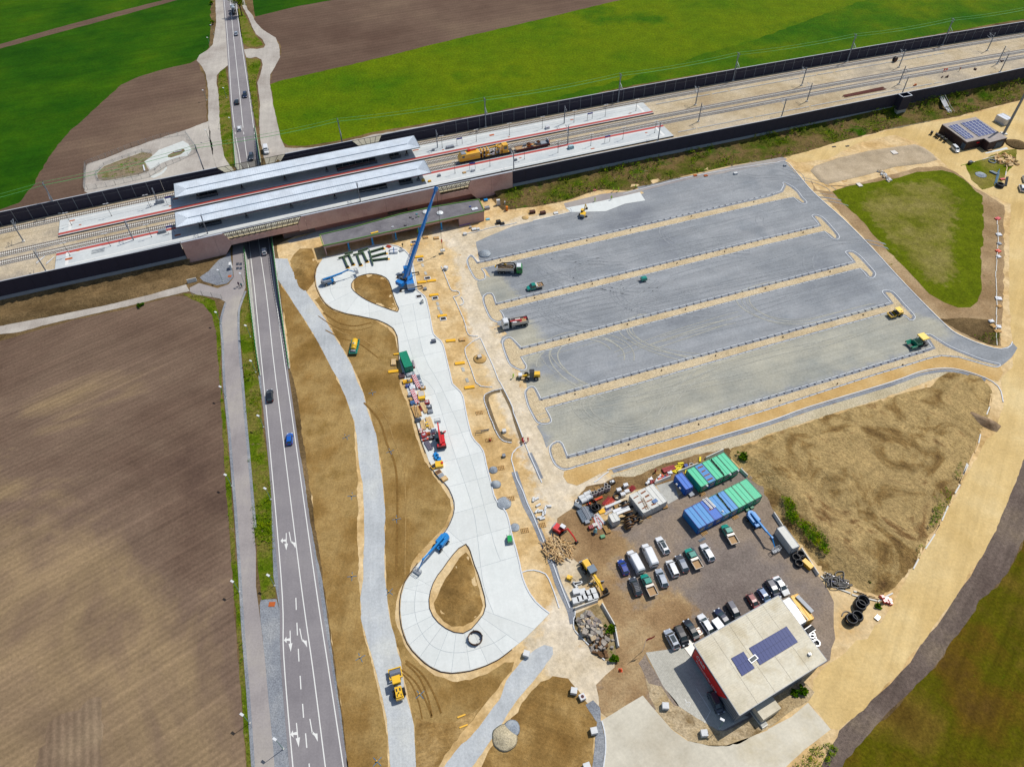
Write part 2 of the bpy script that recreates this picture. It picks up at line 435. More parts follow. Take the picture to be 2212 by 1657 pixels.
SAND=gm('sandy_ground',[S(192,160,114),S(212,184,140),S(228,206,168),S(210,184,144)],big=.05,fine=1.3,amp=.17,mid=.35,midamp=.13,streak=[(rad(70),.3,.1,6),(rad(-50),.25,.08,8)],spots=(.16,.65,S(200,168,118)),bump=.5)
SANDROAD=gm('haul_road_sand',[S(206,178,126),S(218,192,142),S(228,206,160)],big=.04,fine=1.6,amp=.1,mid=.25,midamp=.06,streak=(rad(57),.5,.1,25),bump=.3)
ORANGE=gm('orange_sand',[S(194,160,110),S(206,174,124),S(216,188,142)],big=.08,fine=1.8,amp=.13,mid=.4,midamp=.07,bump=.4)
BROWN=gm('bare_brown_soil',[S(128,102,62),S(148,120,78),S(170,144,100),S(138,112,70)],big=.06,fine=2.0,amp=.17,mid=.3,midamp=.12,streak=(rad(84),.45,.11,12),spots=(1.6,.72,S(190,165,125)),bump=.7)
BROWN2=gm('bare_brown_soil_rutted',[S(128,100,62),S(150,122,80),S(186,158,112)],big=.09,fine=2.0,amp=.17,mid=.35,midamp=.14,streak=[(rad(-20),.7,.18,8),(rad(60),.6,.12,8)],bump=.9)
EXCAV=gm('excavated_heap',[S(108,86,60),S(150,124,84),S(184,160,116),S(196,170,124),S(140,112,78)],big=.075,fine=1.5,amp=.26,mid=.35,midamp=.2,streak=[(rad(35),.35,.2,6),(rad(-55),.5,.16,6)],bump=1.,bdist=.3,warp=1.2)
GRVL=gm('grey_gravel_track',[S(178,182,184),S(196,200,202),S(208,210,206)],big=.06,fine=1.8,amp=.1,mid=.3,midamp=.06,streak=(rad(98),.6,.08,14),bump=.4)
LOT=gm('lot_gravel_dark',[S(126,130,138),S(140,145,152),S(154,158,163),S(134,139,147)],big=.03,fine=1.8,amp=.09,mid=.2,midamp=.06,streak=[(rad(19),.4,.07,22),(rad(24),.2,.06,12)],bump=.3)
LOT2=gm('lot_gravel_pale',[S(158,160,154),S(172,172,162),S(186,184,168),S(164,168,164)],big=.035,fine=1.8,amp=.09,mid=.2,midamp=.06,streak=[(rad(19),.4,.08,22),(rad(26),.2,.06,12)],bump=.3)
YARD=gm('yard_gravel',[S(128,118,112),S(142,132,126),S(156,142,128),S(146,132,118)],big=.05,fine=2.4,amp=.26,mid=.3,midamp=.09,streak=(rad(30),.3,.1,10),bump=.6)
MUD=gm('yard_mud',[S(140,116,92),S(164,140,112),S(188,166,134)],big=.09,fine=1.8,amp=.22,mid=.4,midamp=.14,streak=[(rad(-60),.5,.2,8),(rad(60),.5,.12,8)],bump=.7)
ASPH=gm('road_asphalt',[S(134,130,133),S(146,142,144),S(156,152,152)],big=.04,fine=2.6,amp=.07,mid=.3,midamp=.04,streak=(rad(-82),.9,.05,40),bump=.15)
ASPH2=gm('side_road_asphalt',[S(150,144,144),S(166,160,158),S(180,174,166)],big=.05,fine=2.4,amp=.07,mid=.25,midamp=.05,streak=(rad(-84),.7,.05,30),bump=.15)
TRACK=gm('dusty_service_track',[S(168,160,152),S(188,182,174),S(200,194,184)],big=.05,fine=1.8,amp=.1,mid=.3,midamp=.07,streak=(rad(-80),.7,.08,20),bump=.3)
KERBGR=gm('grey_chippings',[S(132,136,144),S(148,152,158),S(166,168,170)],big=.1,fine=3.,amp=.25,mid=.8,midamp=.1,bump=.6)
PALE=gm('pale_road_surface',[S(198,190,172),S(212,206,190),S(220,214,198),S(206,196,172)],big=.04,fine=1.6,amp=.06,mid=.25,midamp=.05,streak=[(rad(30),.35,.06,14),(rad(-60),.3,.05,10)],bump=.2)
VERGE=gm('verge_grass',[S(72,94,28),S(96,112,40),S(124,116,66),S(84,104,30)],big=.12,fine=1.8,amp=.38,mid=.6,midamp=.22,spots=(.35,.62,S(140,124,92)),bump=.8)
MEDGR=gm('green_field_patchy',[S(70,100,20),S(100,112,36),S(126,122,62),S(138,128,76),S(90,110,30)],big=.035,fine=1.8,amp=.3,mid=.4,midamp=.2,spots=(.1,.64,S(92,122,34)),bump=.7)
BANK=gm('overgrown_bank',[S(64,90,22),S(96,96,48),S(124,104,74),S(62,96,18)],big=.07,fine=1.8,amp=.38,mid=.5,midamp=.25,bump=1.)
DKBANK=gm('brown_bank',[S(92,76,54),S(116,98,72),S(140,118,88)],big=.08,fine=1.7,amp=.3,mid=.4,midamp=.18,streak=(rad(20),.6,.15,8),bump=.9)
CONC=gm('fresh_concrete',[S(220,226,226),S(228,232,230),S(230,234,232),S(218,224,222)],big=.07,fine=1.5,amp=.035,mid=.35,midamp=.03,streak=(rad(98),.8,.03,14),bump=.08,rough=.8)
CONC2=gm('old_concrete',[S(170,170,166),S(188,188,182),S(200,198,190)],big=.15,fine=2.,amp=.09,mid=.6,midamp=.07,bump=.2,rough=.85)
JOINT=pm('slab_joint',S(172,180,184),.9)
KERBM=pm('kerb_concrete',S(226,230,234),.8,noise_amt=.08)
STEELK=pm('dark_edge_form',S(60,44,40),.8)
BALLAST=gm('track_ballast',[S(178,160,132),S(196,180,152),S(206,192,168),S(176,166,150)],big=.04,fine=2.6,amp=.24,mid=.3,midamp=.09,streak=(rad(20),.4,.06,20),bump=.7)
RUBBLE=gm('pale_crushed_stone',[S(196,184,156),S(212,200,172),S(220,208,184)],big=.12,fine=2.6,amp=.28,mid=.8,midamp=.1,bump=1.)
LEAF=gm('leaf_green',[S(56,92,18),S(86,120,28),S(122,142,40),S(146,140,50)],big=.5,fine=2,amp=.3,bump=0)
WHITE_P=pm('road_paint',S(238,238,234),.7,noise_amt=.06)
# base ground with the road cutting left open
CUT=GP('f 502,276 509,362 527.5,534 553,752 563,815 625,797 588,514 563,350 550,272')
Y0=W((625,797)).y+1;Y1=min(W((502,276)).y,W((550,272)).y)-1;YB0=W((560,560)).y;YB1=W((535,345)).y
def sst(t):t=min(1,max(0,t));return t*t*(3-2*t)
def dip(y):
 if y<Y0 or y>Y1:return .03
 if y<YB0:return .03-2.5*sst((y-Y0)/(YB0-Y0))
 if y>YB1:return .03-2.5*sst((Y1-y)/(Y1-YB1))
 return-2.47
def WR(p,dz=0.):
 z=0.
 for _ in range(5):z=dip(W(p,z).y)
 w_=W(p,z);w_.z=z+dz;return w_
hole=[V_((p.x,p.y,0))for p in CUT]
patch('ground',[V_(p)for p in((-1800,-700,0),(1800,-700,0),(1800,2600,0),(-1800,2600,0))],0,DKBANK,holes=[hole],label='open farmland soil around the building site')
FB='f -260,560 -160,490 0,452 00 170,1757 300,1590 380,1430 500,1250 620,1120 850,920 1050,735 1200,665 1500,580 1650,550 1700,520'
patch('green_field','f -900,560 -260,560 -160,500 0,452 42,439 75,397 95,357 125,312 155,280 212,230 262,184 300,166 375,145 412,137 425,128 438,119 452,102 455,60 456,0 458,-120 454,-300 -900,-300',1,G_DARK,.5,2.5,label='deep green crop field beyond the railway at upper left')
patch('field_path','f -900,300 -260,174 0,96 120,62 250,27 357,0 480,-36 486,-28 387,0 250,38 120,73 0,106 -260,186 -900,320',2,BR_TOP,.25,3,label='narrow bare strip crossing the deep green field')
patch('ploughed_wedge',FB+' 1740,620 1770,650 1778,850 1790,1050 f 446,262 452,285 455,330 460,372 480,420 400,520 200,560 -260,640',2,BR_TOP,.35,2,label='brown ploughed wedge beside the road junction')
patch('ploughed_field','f 553,37 640,15 723,0 900,-50 1250,-110 1600,-140 1500,-45 1343,0 1106,57 978,86 803,130 603,176 582,182 586,166 592,148 604,125 608,112 606,98 596,82 570,67 553,50 548,42',2,BR_TOP,.4,2.5,label='brown ploughed field north of the tracks')
patch('green_field','f 546,-60 546,0 551,37 640,15 723,0 900,-50 1250,-110 1300,-300 546,-300',2,G_DARK,.3,3,label='small green field at the top beside the country road')
patch('green_field','f 582,184 588,200 591,225 598,262 605,300 611,309 623,315 658,316 728,305 803,287 928,265 1053,245 1106,234 1231,213 1356,187 1481,166 1659,137 1784,119 1909,94 2212,41 2500,-20 2700,-220 1700,-220 1500,-45 1343,0 1106,57 978,86 803,130 603,176',2,G_MAIN,.35,2.5,label='bright green meadow north of the noise barrier')
patch('green_band','f 1180,218 1250,196 1350,172 1420,152 1540,112 1659,77 1730,50 1800,25 1900,-10 2300,-140 2700,-220 2500,-20 2212,41 1909,94 1784,119 1659,137 1481,166 1356,187 1231,213',3,G_BAND,1.2,3,label='darker green band of meadow along the barrier')
patch('maintenance_strip','f 611,319 660,321 728,311 803,293 928,270 1053,251 1231,219 1356,193 1481,171 1659,143 1784,125 1909,100 2212,47 2400,8 2400,60 1200,330 660,390 600,345',4,TRACK,.4,1.6,label='bare maintenance strip behind the far noise barrier')
patch('ploughed_field','f -500,900 -260,800 0,737 50,722 150,694 275,667 375,640 425,641 455,655 468,672 470,700 475,760 477,829 480,904 486,979 490,1029 494,1091 496,1154 502,1243 509,1342 519,1467 527,1592 532,1657 545,1800 -700,1800',1,BR_PL,.25,1.5,label='large brown ploughed field west of the main road')
RIDGE=gm('ridged_soil',[S(116,98,82),S(134,116,98),S(150,132,110)],big=.05,fine=1.8,amp=.16,rows=(rad(112),1.5,.12),bump=.5)
patch('ridged_soil','03 310,1657 340,1500 400,1460 420,1280 520,1220 600,1180 680,1160 760,1060 880,1045 885,1300 890,1657 890,1800 300,1800',2,RIDGE,.5,1.2,label='ridged planting rows at the lower end of the ploughed field')
patch('green_stubble_field','f 2400,1040 2212,1166 2174,1243 2120,1300 2070,1370 2020,1440 1960,1500 1890,1570 1822,1657 1740,1800 3000,1800 3000,900',2,OLIVE,.5,1.5,label='olive stubble field in the lower corner')
patch('dark_soil_strip','f 2500,700 2400,760 2330,840 2212,989 2194,1041 2164,1111 2146,1154 2119,1204 2094,1242 2059,1297 2021,1350 1979,1405 1946,1450 1896,1500 1854,1540 1811,1577 1809,1592 1791,1617 1770,1657 1700,1800 1750,1800 1822,1657 1890,1570 1960,1500 2020,1440 2070,1370 2120,1300 2174,1243 2212,1166 2420,1030 2700,900',1.5,DKSOIL,.3,1.2,label='strip of dark topsoil beside the sandy haul road')
CM2=lambda q:CM_(GP(q),7)
# construction ground
SITE=('f 600,530 605,600 612,700 626,800 640,829 700,1243 756,1657 780,1800 1700,1800 1770,1657 1791,1617 1809,1592 1811,1577 1854,1540 1896,1500 1946,1450 1979,1405 2021,1350 2059,1297 2094,1242 2119,1204 2146,1154 2164,1111 2194,1041 2212,989 2330,840 2400,760 2600,600 2600,60 2400,140 2212,215 2071,252 1934,275 1884,290 1801,310 ''1740,330 1690,340 1500,366 1300,407 1235,432 1150,448 1085,455 1060,430 900,440 700,480')
SANDM=gm('sandy_site',[S(192,160,112),S(212,182,136),S(226,202,162),S(206,176,130)],big=.05,fine=1.1,amp=.14,mid=.4,midamp=.13,streak=[(rad(-62),.5,.1,9),(rad(70),.3,.07,6)],spots=(.16,.64,S(190,154,104)),bump=.5,cols2=[S(208,192,164),S(222,208,184),S(230,218,198)],mnoise=.8)
relief('building_site',SITE,SANDM,lambda x,y,d:.02,3.,'sandy building site ground with wheel marks',.4,mix=nearline(['f 960,500 1010,540 1020,640 1060,760 1110,860 1165,980 1200,1060 1225,1140 1240,1230','f 1240,1300 1200,1360 1260,1450 1330,1500','f 1180,1400 1280,1480 1340,1440','f 1300,460 1150,480 1000,520','f 1190,1060 1260,1040 1350,1080'],7.))
patch('haul_road','f 2600,480 2400,700 2330,840 2212,989 2194,1041 2164,1111 2146,1154 2119,1204 2094,1242 2059,1297 2021,1350 1979,1405 1946,1450 1896,1500 1854,1540 1811,1577 33 540,1320 440,1190 355,1100 390,960 385,900 450,820 560,740 640,680 760,560 850,540 900,470 1000,380 1100,220 1210,0 32 1310,1500 1460,1270 1610,1000 1720,800 1830,600 1900,470 1990,400 2010,250 2040,120 2010,-40 31 2120,1500 2110,1300 2090,1000 2080,500 2105,110 2000,60 1860,0 30 1700,1560 1560,1450 1420,1330 1300,1240 1100,1170 800,1230 600,1330 f 1790,345 1720,352 1700,340 1800,312 1884,292 1934,277 2071,254 2212,217 2400,142 2600,60',3,SANDROAD,.35,1.2,label='wide yellow sand haul road curving along the site')
A1='11 205,805 330,960 430,1130 540,1300 620,1450 700,1600 12 715,0 770,100 845,330 855,550 878,800 878,1050 878,1300 888,1657 13 900,250 925,480 970,650 1005,750 1055,960 1105,1200 1135,1400 1140,1657 1150,1800 840,1800 800,1657 770,1400 740,1150 700,900 650,550 612,280 572,0 12 535,1400 493,1100 465,900 433,650 403,450 373,250 345,50 11 310,1560 288,1400 250,1100'
patch('bare_soil',A1,3,BROWN,.28,.9,label='brown bare soil between main road and gravel track')
patch('bare_soil','11 500,935 545,905 590,965 690,1035 850,1075 1005,1105 1140,1175 1205,1255 1222,1360 1230,1500 1240,1657 12 1260,60 1290,130 1340,280 1370,400 1400,520 1430,600 1480,690 1530,780 1600,870 1680,1000 1695,1080 1640,1210 1570,1290 1430,1440 1360,1520 1310,1657 13 1240,120 1212,230 1203,350 1218,450 1260,560 1340,690 1450,800 1550,870 1700,920 1850,900 2000,850 2150,750 f 1110,1430 1106,1450 13 2110,930 1990,1100 1850,1290 1700,1440 1630,1550 1580,1657 1540,1800 1400,1800 1380,1657 1368,1300 1335,1150 1295,1000 1255,750 1205,560 1165,400 1135,200 1120,0 12 1112,1400 1117,1100 1103,900 1083,720 1063,600 1043,450 1003,330 953,180 933,90 905,0 11 830,1500 770,1380 710,1290 650,1170 570,1020',3,BROWN,.28,.9,label='brown bare soil between gravel track and bus loop')
patch('bare_soil','23 0,1240 60,1190 90,1100 170,1000 250,920 350,870 480,900 580,990 640,1090 700,1190 735,1270 715,1400 705,1500 700,1600 680,1800 -300,1800 -280,1657 -180,1500 -60,1360',3,BROWN2,.3,.9,label='rutted brown soil south of the gravel tracks')
patch('gravel_track','11 165,578 270,580 300,650 360,760 430,860 520,980 600,1100 680,1250 760,1380 830,1500 880,1657 12 930,90 950,180 1000,330 1040,450 1060,600 1080,720 1100,900 1115,1100 1110,1400 1115,1657 13 1130,200 1160,400 1200,560 1250,750 1290,1000 1330,1150 1365,1300 1380,1657 1390,1800 1165,1800 1160,1657 1150,1500 1130,1250 1090,1060 1050,900 1000,700 960,560 910,400 905,200 925,0 12 935,1400 935,1100 920,850 890,700 870,450 850,330 780,130 725,0 11 680,1570 600,1430 520,1270 430,1120 340,990 260,860 190,760',4,GRVL,.16,.9,label='pale grey gravel track winding past the bus loop')
patch('gravel_track','13 1560,1800 1620,1657 1750,1500 1850,1390 1950,1270 2110,1060 23 -50,910 0,840 100,720 200,640 280,608 345,625 350,680 300,760 200,900 100,1010 0,1140 13 2080,1340 1950,1540 1870,1657 1800,1800',4,GRVL,.2,.9,smooth=0,label='short gravel track rising from the lower edge')
def mound(h,r,a=.25,s=.25):
 return lambda x,y,d:.03+h*sst(d/r)+a*fbm(x,y,s)*sst(d/1.2)
relief('soil_mound','11 295,600 330,540 380,495 480,492 502,540 512,590 540,625 522,720 490,800 430,868 370,820 325,720',BROWN2,mound(.8,4,.3,.3),.7,'low brown mound beside the road cutting',.2)
relief('soil_mound','23 1640,50 1640,50' if False else '11 850,760 900,722 960,712 1010,712 1080,728 1130,760 1160,810 1175,880 1200,960 1222,1010 1200,1035 1130,1010 1030,975 940,930 870,880 845,830',BROWN2,mound(.35,3,.35,.35),.6,'rough soil inside the upper bus loop island',.12)
relief('soil_mound','13 1640,20 1700,-60 1760,-150 1815,-200 1850,-150 1885,-60 1915,60 1940,180 1960,260 1940,330 1870,400 1790,440 1690,440 1620,400 1560,320 1540,240 1580,140',BROWN2,mound(.5,3.5,.4,.3),.7,'rough soil inside the lower bus loop island',.15)
RUT=gm('rut_soil',[S(126,98,60),S(138,110,70)],big=.3,fine=2,amp=.2,bump=.5);RUTL=gm('rut_soil_pale',[S(160,132,90),S(170,142,98)],big=.3,fine=2,amp=.2,bump=.5)
patch('rutted_soil','13 1375,1200 1480,1262 1640,1290 1800,1225 1950,1130 1850,1290 1700,1440 1630,1550 1570,1657 1400,1657 1378,1400',4,gm('tyre_printed_soil',[S(128,100,62),S(158,130,88),S(186,158,114),S(150,122,82)],big=.12,fine=1.8,amp=.2,mid=.4,midamp=.1,streak=[(rad(8),.9,.2,14),(rad(22),1.4,.12,10)],bump=.8),.4,.9,label='pale tyre-printed soil below the bus loop')
for txt in('13 1265,770 1400,880 1500,1050 1560,1210','13 1262,790 1370,900 1440,1060 1480,1230','12 960,150 1090,300 1160,500 1250,800 1250,1657','11 620,1180 760,1250 900,1290 1080,1420','11 560,1060 700,1150 850,1180 1000,1150'):
 for d_ in(-1.,1.):ribbon('wheel_rut',OL_(CM2(txt),d_),RU_(.25,.55),RC_([RUT,RUTL]),.068,'wheel rut across the bare soil')
patch('gravel_patch','01 1990,500 2005,640 2015,740 1960,795 1870,810 1760,775 1720,740 1800,690 1890,590 1950,560',4,KERBGR,.12,.8,label='grey gravel beside the underpass path')
patch('footpath','11 270,425 430,380 560,330 700,270 790,235 1060,215 1080,232 960,262 800,320 560,390 290,445',4,CONC2,.0,label='concrete strip along the station wall foot')
# west side: bank, track, side road, medians
NB=[(s,NW(s)-.15)for s in np.arange(-150,-36,4.)]
bank_top=[RW(s,o,1.6)for s,o in NB]
toe=GP('01 1640,640 1700,700 1780,690 1720,750 1600,800 1300,890 900,985 400,1085 0,1160 -300,1230 -800,1350')
def bankz(x,y):
 s=x*RU[0]+y*RU[1];o=x*RN[0]+y*RN[1]-np.polyval(PF,s)-NW(s)
 return s,o
def west(x,y,d):
 s,o=bankz(x,y);k=-o
 z=1.7-1.5*sst(k/4.)+1.1*math.exp(-((k-9)/3.2)**2)*(1 if s<-45 else .5)
 return max(.03,min(z,.03+d*.45+(1.7 if k<1.2 else 0)))+.22*fbm(x,y,.2)*sst(d/2)
relief('brown_bank',bank_top+[RW(-36.8,-39.5)]+toe,DKBANK,west,1.3,'brown earth bank below the near noise barrier, west of the station')
patch('farm_track','01 -900,1420 -400,1260 0,1160 400,1085 900,985 1300,890 1610,800 1640,860 1500,890 1100,990 700,1080 400,1150 150,1215 0,1230 -400,1330 -900,1500',3,TRACK,.2,1.,label='dirt farm track below the brown bank')
patch('verge','01 1580,880 1700,885 1850,940 1885,1040 1900,1150 1905,1300 1915,1657 02 1950,300 1975,600 2005,1000 2040,1500 03 2065,0 2090,500 2130,1000 2165,1500 2180,1800 2140,1800 2120,1500 2085,1000 2045,500 2010,0 02 1985,1300 1960,1000 1935,600 1910,200 1900,0 01 1885,1500 1870,1200 1830,1060 1750,970 1640,925',3,VERGE,.22,.8,label='thin green verge between field and side road')
SRL=GP('01 2010,430 2012,640 2020,740 1975,800 1880,835 1720,790 1640,830 1640,865 1700,890 1900,925 1950,955 1930,1040 1915,1130 1930,1300 1945,1657 02 1985,400 2010,700 2050,1200 2080,1657 03 2110,500 2150,1000 2185,1500 2195,1657 2205,1800')
SRR=GP('01 2108,430 2112,600 2120,700 2122,830 2075,950 2050,1050 2055,1300 2085,1657 02 2110,300 2150,750 2190,1200 2211,1450 13 0,100 40,400 75,700 110,1100 150,1500 160,1657 175,1800')
patch('side_road',SRL+SRR[::-1],5,ASPH2,label='asphalt side road leading into the underpass')
struct(ribbon('chippings_edge',OL_(CM_(GP('01 1950,960 1925,1040 1908,1130 1923,1300 1938,1657 02 1978,400 2003,700 2043,1200 2073,1657 03 2103,500 2143,1000 2178,1500 2190,1700',.0),3),0),.7,KERBGR,.065),'grey chippings along the field side of the side road')
struct(ribbon('chippings_edge',CM_(GP('01 2122,860 2085,960 2063,1050 2066,1300 2097,1657 02 2122,300 2162,750 2205,1250',0),3),.7,KERBGR,.065),'grey chippings along the median side of the side road')
patch('median_strip','01 2120,700 2165,1050 2200,1300 2211,1430 11 5,1500 40,1640 12 45,100 60,400 100,600 130,900 150,1300 165,1657 13 175,190 55,212 45,160 20,-20 12 0,1300 02 2205,1450 2175,1000 2135,500 2112,60 01 2100,1500 2070,1250 2070,1050 2095,960 2135,860',3,VERGE,.15,.8,label='weedy median between side road and main road')
patch('gravel_median','13 45,212 178,205 215,350 232,700 260,1200 300,1657 320,1800 175,1800 160,1657 110,1100 75,700 40,400 30,260',3,KERBGR,.06,.8,label='grey gravel wedge between side road and main road')
patch('road_shoulder','11 290,1540 12 270,0 330,300 380,600 430,900 470,1200 530,1500 13 565,0 610,300 650,600 690,900 735,1200 770,1500 800,1700 830,1800 740,1800 700,1500 600,1000 500,300 480,0 12 260,600',3,KERBGR,.12,.8,label='gravel shoulder east of the main road')
patch('road_shoulder','12 40,-100 80,300 110,600 150,900 190,1300 215,1657 13 240,400 225,420 150,0 12 130,900 60,200 20,-60',3.4,KERBGR,.06,.8,label='gravel shoulder west of the main road')
# main road
LE=CM_([WR(p)for p in Q('f 474,-140 478,-80 484,0 491,75 496,150 501,225 510,300 519,349 539,532 553,657 570,829 607,1243 613,1417 633,1657 648,1800')],6)
CE=CM_([WR(p)for p in Q('f 484,-140 489,-80 497,0 504,75 512,150 520,225 528,300 535,349 560,530 578,657 597,829 648,1243 676,1445 703,1657 722,1800')],6)
RE=CM_([WR(p)for p in Q('f 494,-140 500,-80 509,0 519,75 530,150 541,225 551,300 558,349 581,524 598,657 621,829 679,1243 709,1440 742,1657 764,1800')],6)
def regrade(L):
 o=[]
 for a_,b_ in zip(L,L[1:]):k_=max(1,int((b_-a_).length/3));o+=[a_.lerp(b_,j/k_)for j in range(k_)]
 o.append(L[-1])
 for p in o:p.z=dip(p.y)
 return o
LE,CE,RE=regrade(LE),regrade(CE),regrade(RE)
a=OL_(LE,-.7);b=OL_(RE,.7)
def strip2(name,a,b,mat,dz,label):
 def even(L,n):
  d=[0.]
  for p,q in zip(L,L[1:]):d.append(d[-1]+(q-p).length)
  t=np.linspace(0,d[-1],n);return[V_((np.interp(k,d,[p.x for p in L]),np.interp(k,d,[p.y for p in L]),np.interp(k,d,[p.z for p in L])))for k in t]
 n=260;a,b=even(a,n),even(b,n)
 for p in a+b:p.z=dip(p.y);me=bpy.data.meshes.new(name);me.from_pydata([(p.x,p.y,p.z+dz)for p in a]+[(p.x,p.y,p.z+dz)for p in b],[],[(n+i,i,i+1,n+i+1)for i in range(n-1)])
 if sum(q.normal.z for q in me.polygons)<0:me.flip_normals()
 return struct(mk(name,me,mat),label)
strip2('main_road',a,b,ASPH,.03,'asphalt main road running under the railway')
strip2('cutting_floor',OL_([p for p in LE if Y0-4<p.y<Y1+4],-5.),OL_([p for p in RE if Y0-4<p.y<Y1+4],5.),CONC2,-.06,'concrete floor of the road cutting')
for nm,ln,lb in(('edge_line',LE,'white edge line on the west side of the main road'),('centre_line',CE,'white centre line of the main road'),('edge_line',RE,'white edge line on the east side of the main road')):
 ribbon(nm,ln,.22,WHITE_P,.045,lb)
for k,(x0,y0,x1,y1)in enumerate(((345,195,349,300),(354,410,359,520),(366,635,372,745),(382,868,389,985),(403,1110,412,1230),(429,1365,440,1490),(459,1625,470,1740))):
 o=ribbon('lane_dash',[W(T('13',x0,y0)),W(T('13',x1,y1))],.22,WHITE_P,.078,'white dash dividing the two turning lanes')
def arrow(tail,tip,side,label):
 a,b=W(tail),W(tip);L=(b-a).length;mb=MB()
 if side=='left':
  mb.quad((0,-.1,0),(L*.62,-.1,0),(L*.62,.1,0),(0,.1,0));mb.quad((L*.62,-.42,0),(L,0,0),(L*.62,.42,0))
  mb.quad((L*.36,-.1,.001),(L*.5,-.1,.001),(L*.44,-.85,.001),(L*.36,-.85,.001));mb.quad((L*.25,-.8,.002),(L*.56,-.8,.002),(L*.4,-1.35,.002))
 else:
  mb.quad((0,-.1,0),(L*.6,-.1,0),(L*.6,.1,0),(0,.1,0));mb.quad((L*.6,-.1,0),(L*.8,.55,0),(L*.68,.6,0),(L*.52,.1,0));mb.quad((L*.62,.15,.001),(L,.75,.001),(L*.68,.95,.001))
 me=mb.mesh('lane_arrow',fix=False)
 o=mk('lane_arrow',me,WHITE_P,None,(a.x,a.y,.082),AT_(b.y-a.y,b.x-a.x));struct(o,label)
for i,(tl,tp,sd_)in enumerate((((262,1290),(262,1440),'left'),((287,1280),(315,1430),'right'))):
 arrow(T('12',*tl),T('12',*tp),sd_,'white lane arrow painted nearest the railway, '+('straight and turn' if sd_=='left' else 'bending'))
for i,(tl,tp,sd_)in enumerate((((295,478),(301,660),'left'),((378,460),(412,635),'right'),((350,1275),(370,1485),'left'),((466,1240),(502,1450),'right'))):
 arrow(T('13',*tl),T('13',*tp),sd_,'white lane arrow, '+('straight and turn' if sd_=='left' else 'bending')+(', middle row' if i<2 else ', bottom row'))
GREEN_R=pm('railing_green',S(36,132,40),.5);GREYCON=pm('cutting_wall_concrete',S(196,196,190),.85)
def cutwall(line,label,rlabel,inner):
 pts=CM_(line,5);t=thing('retaining_wall',label,'retaining wall',(pts[0].x,pts[0].y,0))
 o0=V_((pts[0].x,pts[0].y,0));mb=MB()
 for a_,b_ in zip(pts,pts[1:]):
  a_,b_=a_-o0,b_-o0;za,zb=dip(a_.y+o0.y),dip(b_.y+o0.y);n_=V_((-(b_-a_).y,(b_-a_).x,0)).normalized()*.22
  mb.loft([[(a_+n_).to_tuple()[:2]+(za-.3,),(a_-n_).to_tuple()[:2]+(za-.3,),(a_-n_).to_tuple()[:2]+(.25,),(a_+n_).to_tuple()[:2]+(.25,)],[(b_+n_).to_tuple()[:2]+(zb-.3,),(b_-n_).to_tuple()[:2]+(zb-.3,),(b_-n_).to_tuple()[:2]+(.25,),(b_+n_).to_tuple()[:2]+(.25,)]],cap=True)
 build('wall_body',mb,GREYCON,t)
 f=thing('railing',rlabel,'railing',(pts[0].x,pts[0].y,.25))
 m2=MB();tot=0
 for a_,b_ in zip(pts,pts[1:]):
  a_,b_=a_-o0,b_-o0
  for z in(.25,.95):m2.bar((a_.x,a_.y,z),(b_.x,b_.y,z),.07)
 build('handrail',m2,GREEN_R,f)
 L=[(pts[i+1]-pts[i]).length for i in range(len(pts)-1)];n=int(sum(L)/1.6)
 for i in range(n):
  d=i*1.6
  for j,q in enumerate(L):
   if d<=q:break
   d-=q
  p=pts[j].lerp(pts[j+1],d/max(q,.01))-o0
  cbuild('rail_post','post',lambda m_:m_.box((0,0,.5),(.12,.22,1.0)),GREEN_R,f,(p.x,p.y,0))
 return pts
cutwall(GP('f 528,540 537,620 553,752 563,812'),'concrete wall holding the west side of the road cutting','green railing on the west cutting wall beside the side road',1)
cutwall(GP('f 587,512 600,615 613,710 625,797'),'concrete wall holding the east side of the road cutting','green railing on the east cutting wall beside the gravel track',-1)
cutwall(GP('f 503,285 506,325 509,362'),'concrete wall of the cutting beyond the tracks, west side','green railing on the west cutting wall beyond the tracks',1)
cutwall(GP('f 551,278 558,320 563,352'),'concrete wall of the cutting beyond the tracks, east side','green railing on the east cutting wall beyond the tracks',-1)
# roads beyond the railway
patch('service_road','f 462,-150 465,0 467,50 460,97 450,108 430,120 425,132 437,145 445,162 450,200 450,262 454,312 463,350 470,372 480,395 512,385 501,363 492,350 484,330 477,275 475,225 468,180 468,165 475,155 485,148 495,140 489,75 485,0 478,-150',5,TRACK,.15,1.5,label='service road joining the main road at the left junction')
patch('median_strip','f 471,170 475,156 487,149 493,188 499,250 503,297 508,362 497,360 484,337 479,312 474,250',6,VERGE,.2,1.,label='grassy median between service road and main road')
patch('service_road','f 513,-150 527,0 535,22 545,33 553,50 570,67 595,82 603,100 605,125 592,148 584,162 583,182 590,225 598,262 606,300 615,318 600,345 580,372 570,340 562,300 560,262 562,225 556,180 563,162 568,140 565,130 553,124 540,127 532,125 527,108 540,106 555,107 570,104 573,98 568,87 553,75 545,60 535,35 524,15',5,TRACK,.15,1.5,label='service road joining the main road at the right junction')
patch('median_strip','f 531,126 545,128 560,128 563,140 557,160 553,180 558,225 559,262 556,275 548,250 540,200 535,160',6,VERGE,.2,1.,label='grassy strip between main road and right service road')
patch('median_strip','f 512,20 520,20 530,35 540,55 553,78 565,92 568,98 553,103 536,102 525,95 520,70',6,VERGE,.2,1.,label='grass triangle above the right junction')
patch('gravel_yard','00 725,1657 730,1500 750,1420 900,1375 1100,1295 1400,1190 1600,1125 1800,1050 1835,1260 1850,1400 1900,1510 1500,1657 1000,1800',5,TRACK,.3,1.3,label='gravel yard around the drainage basin')
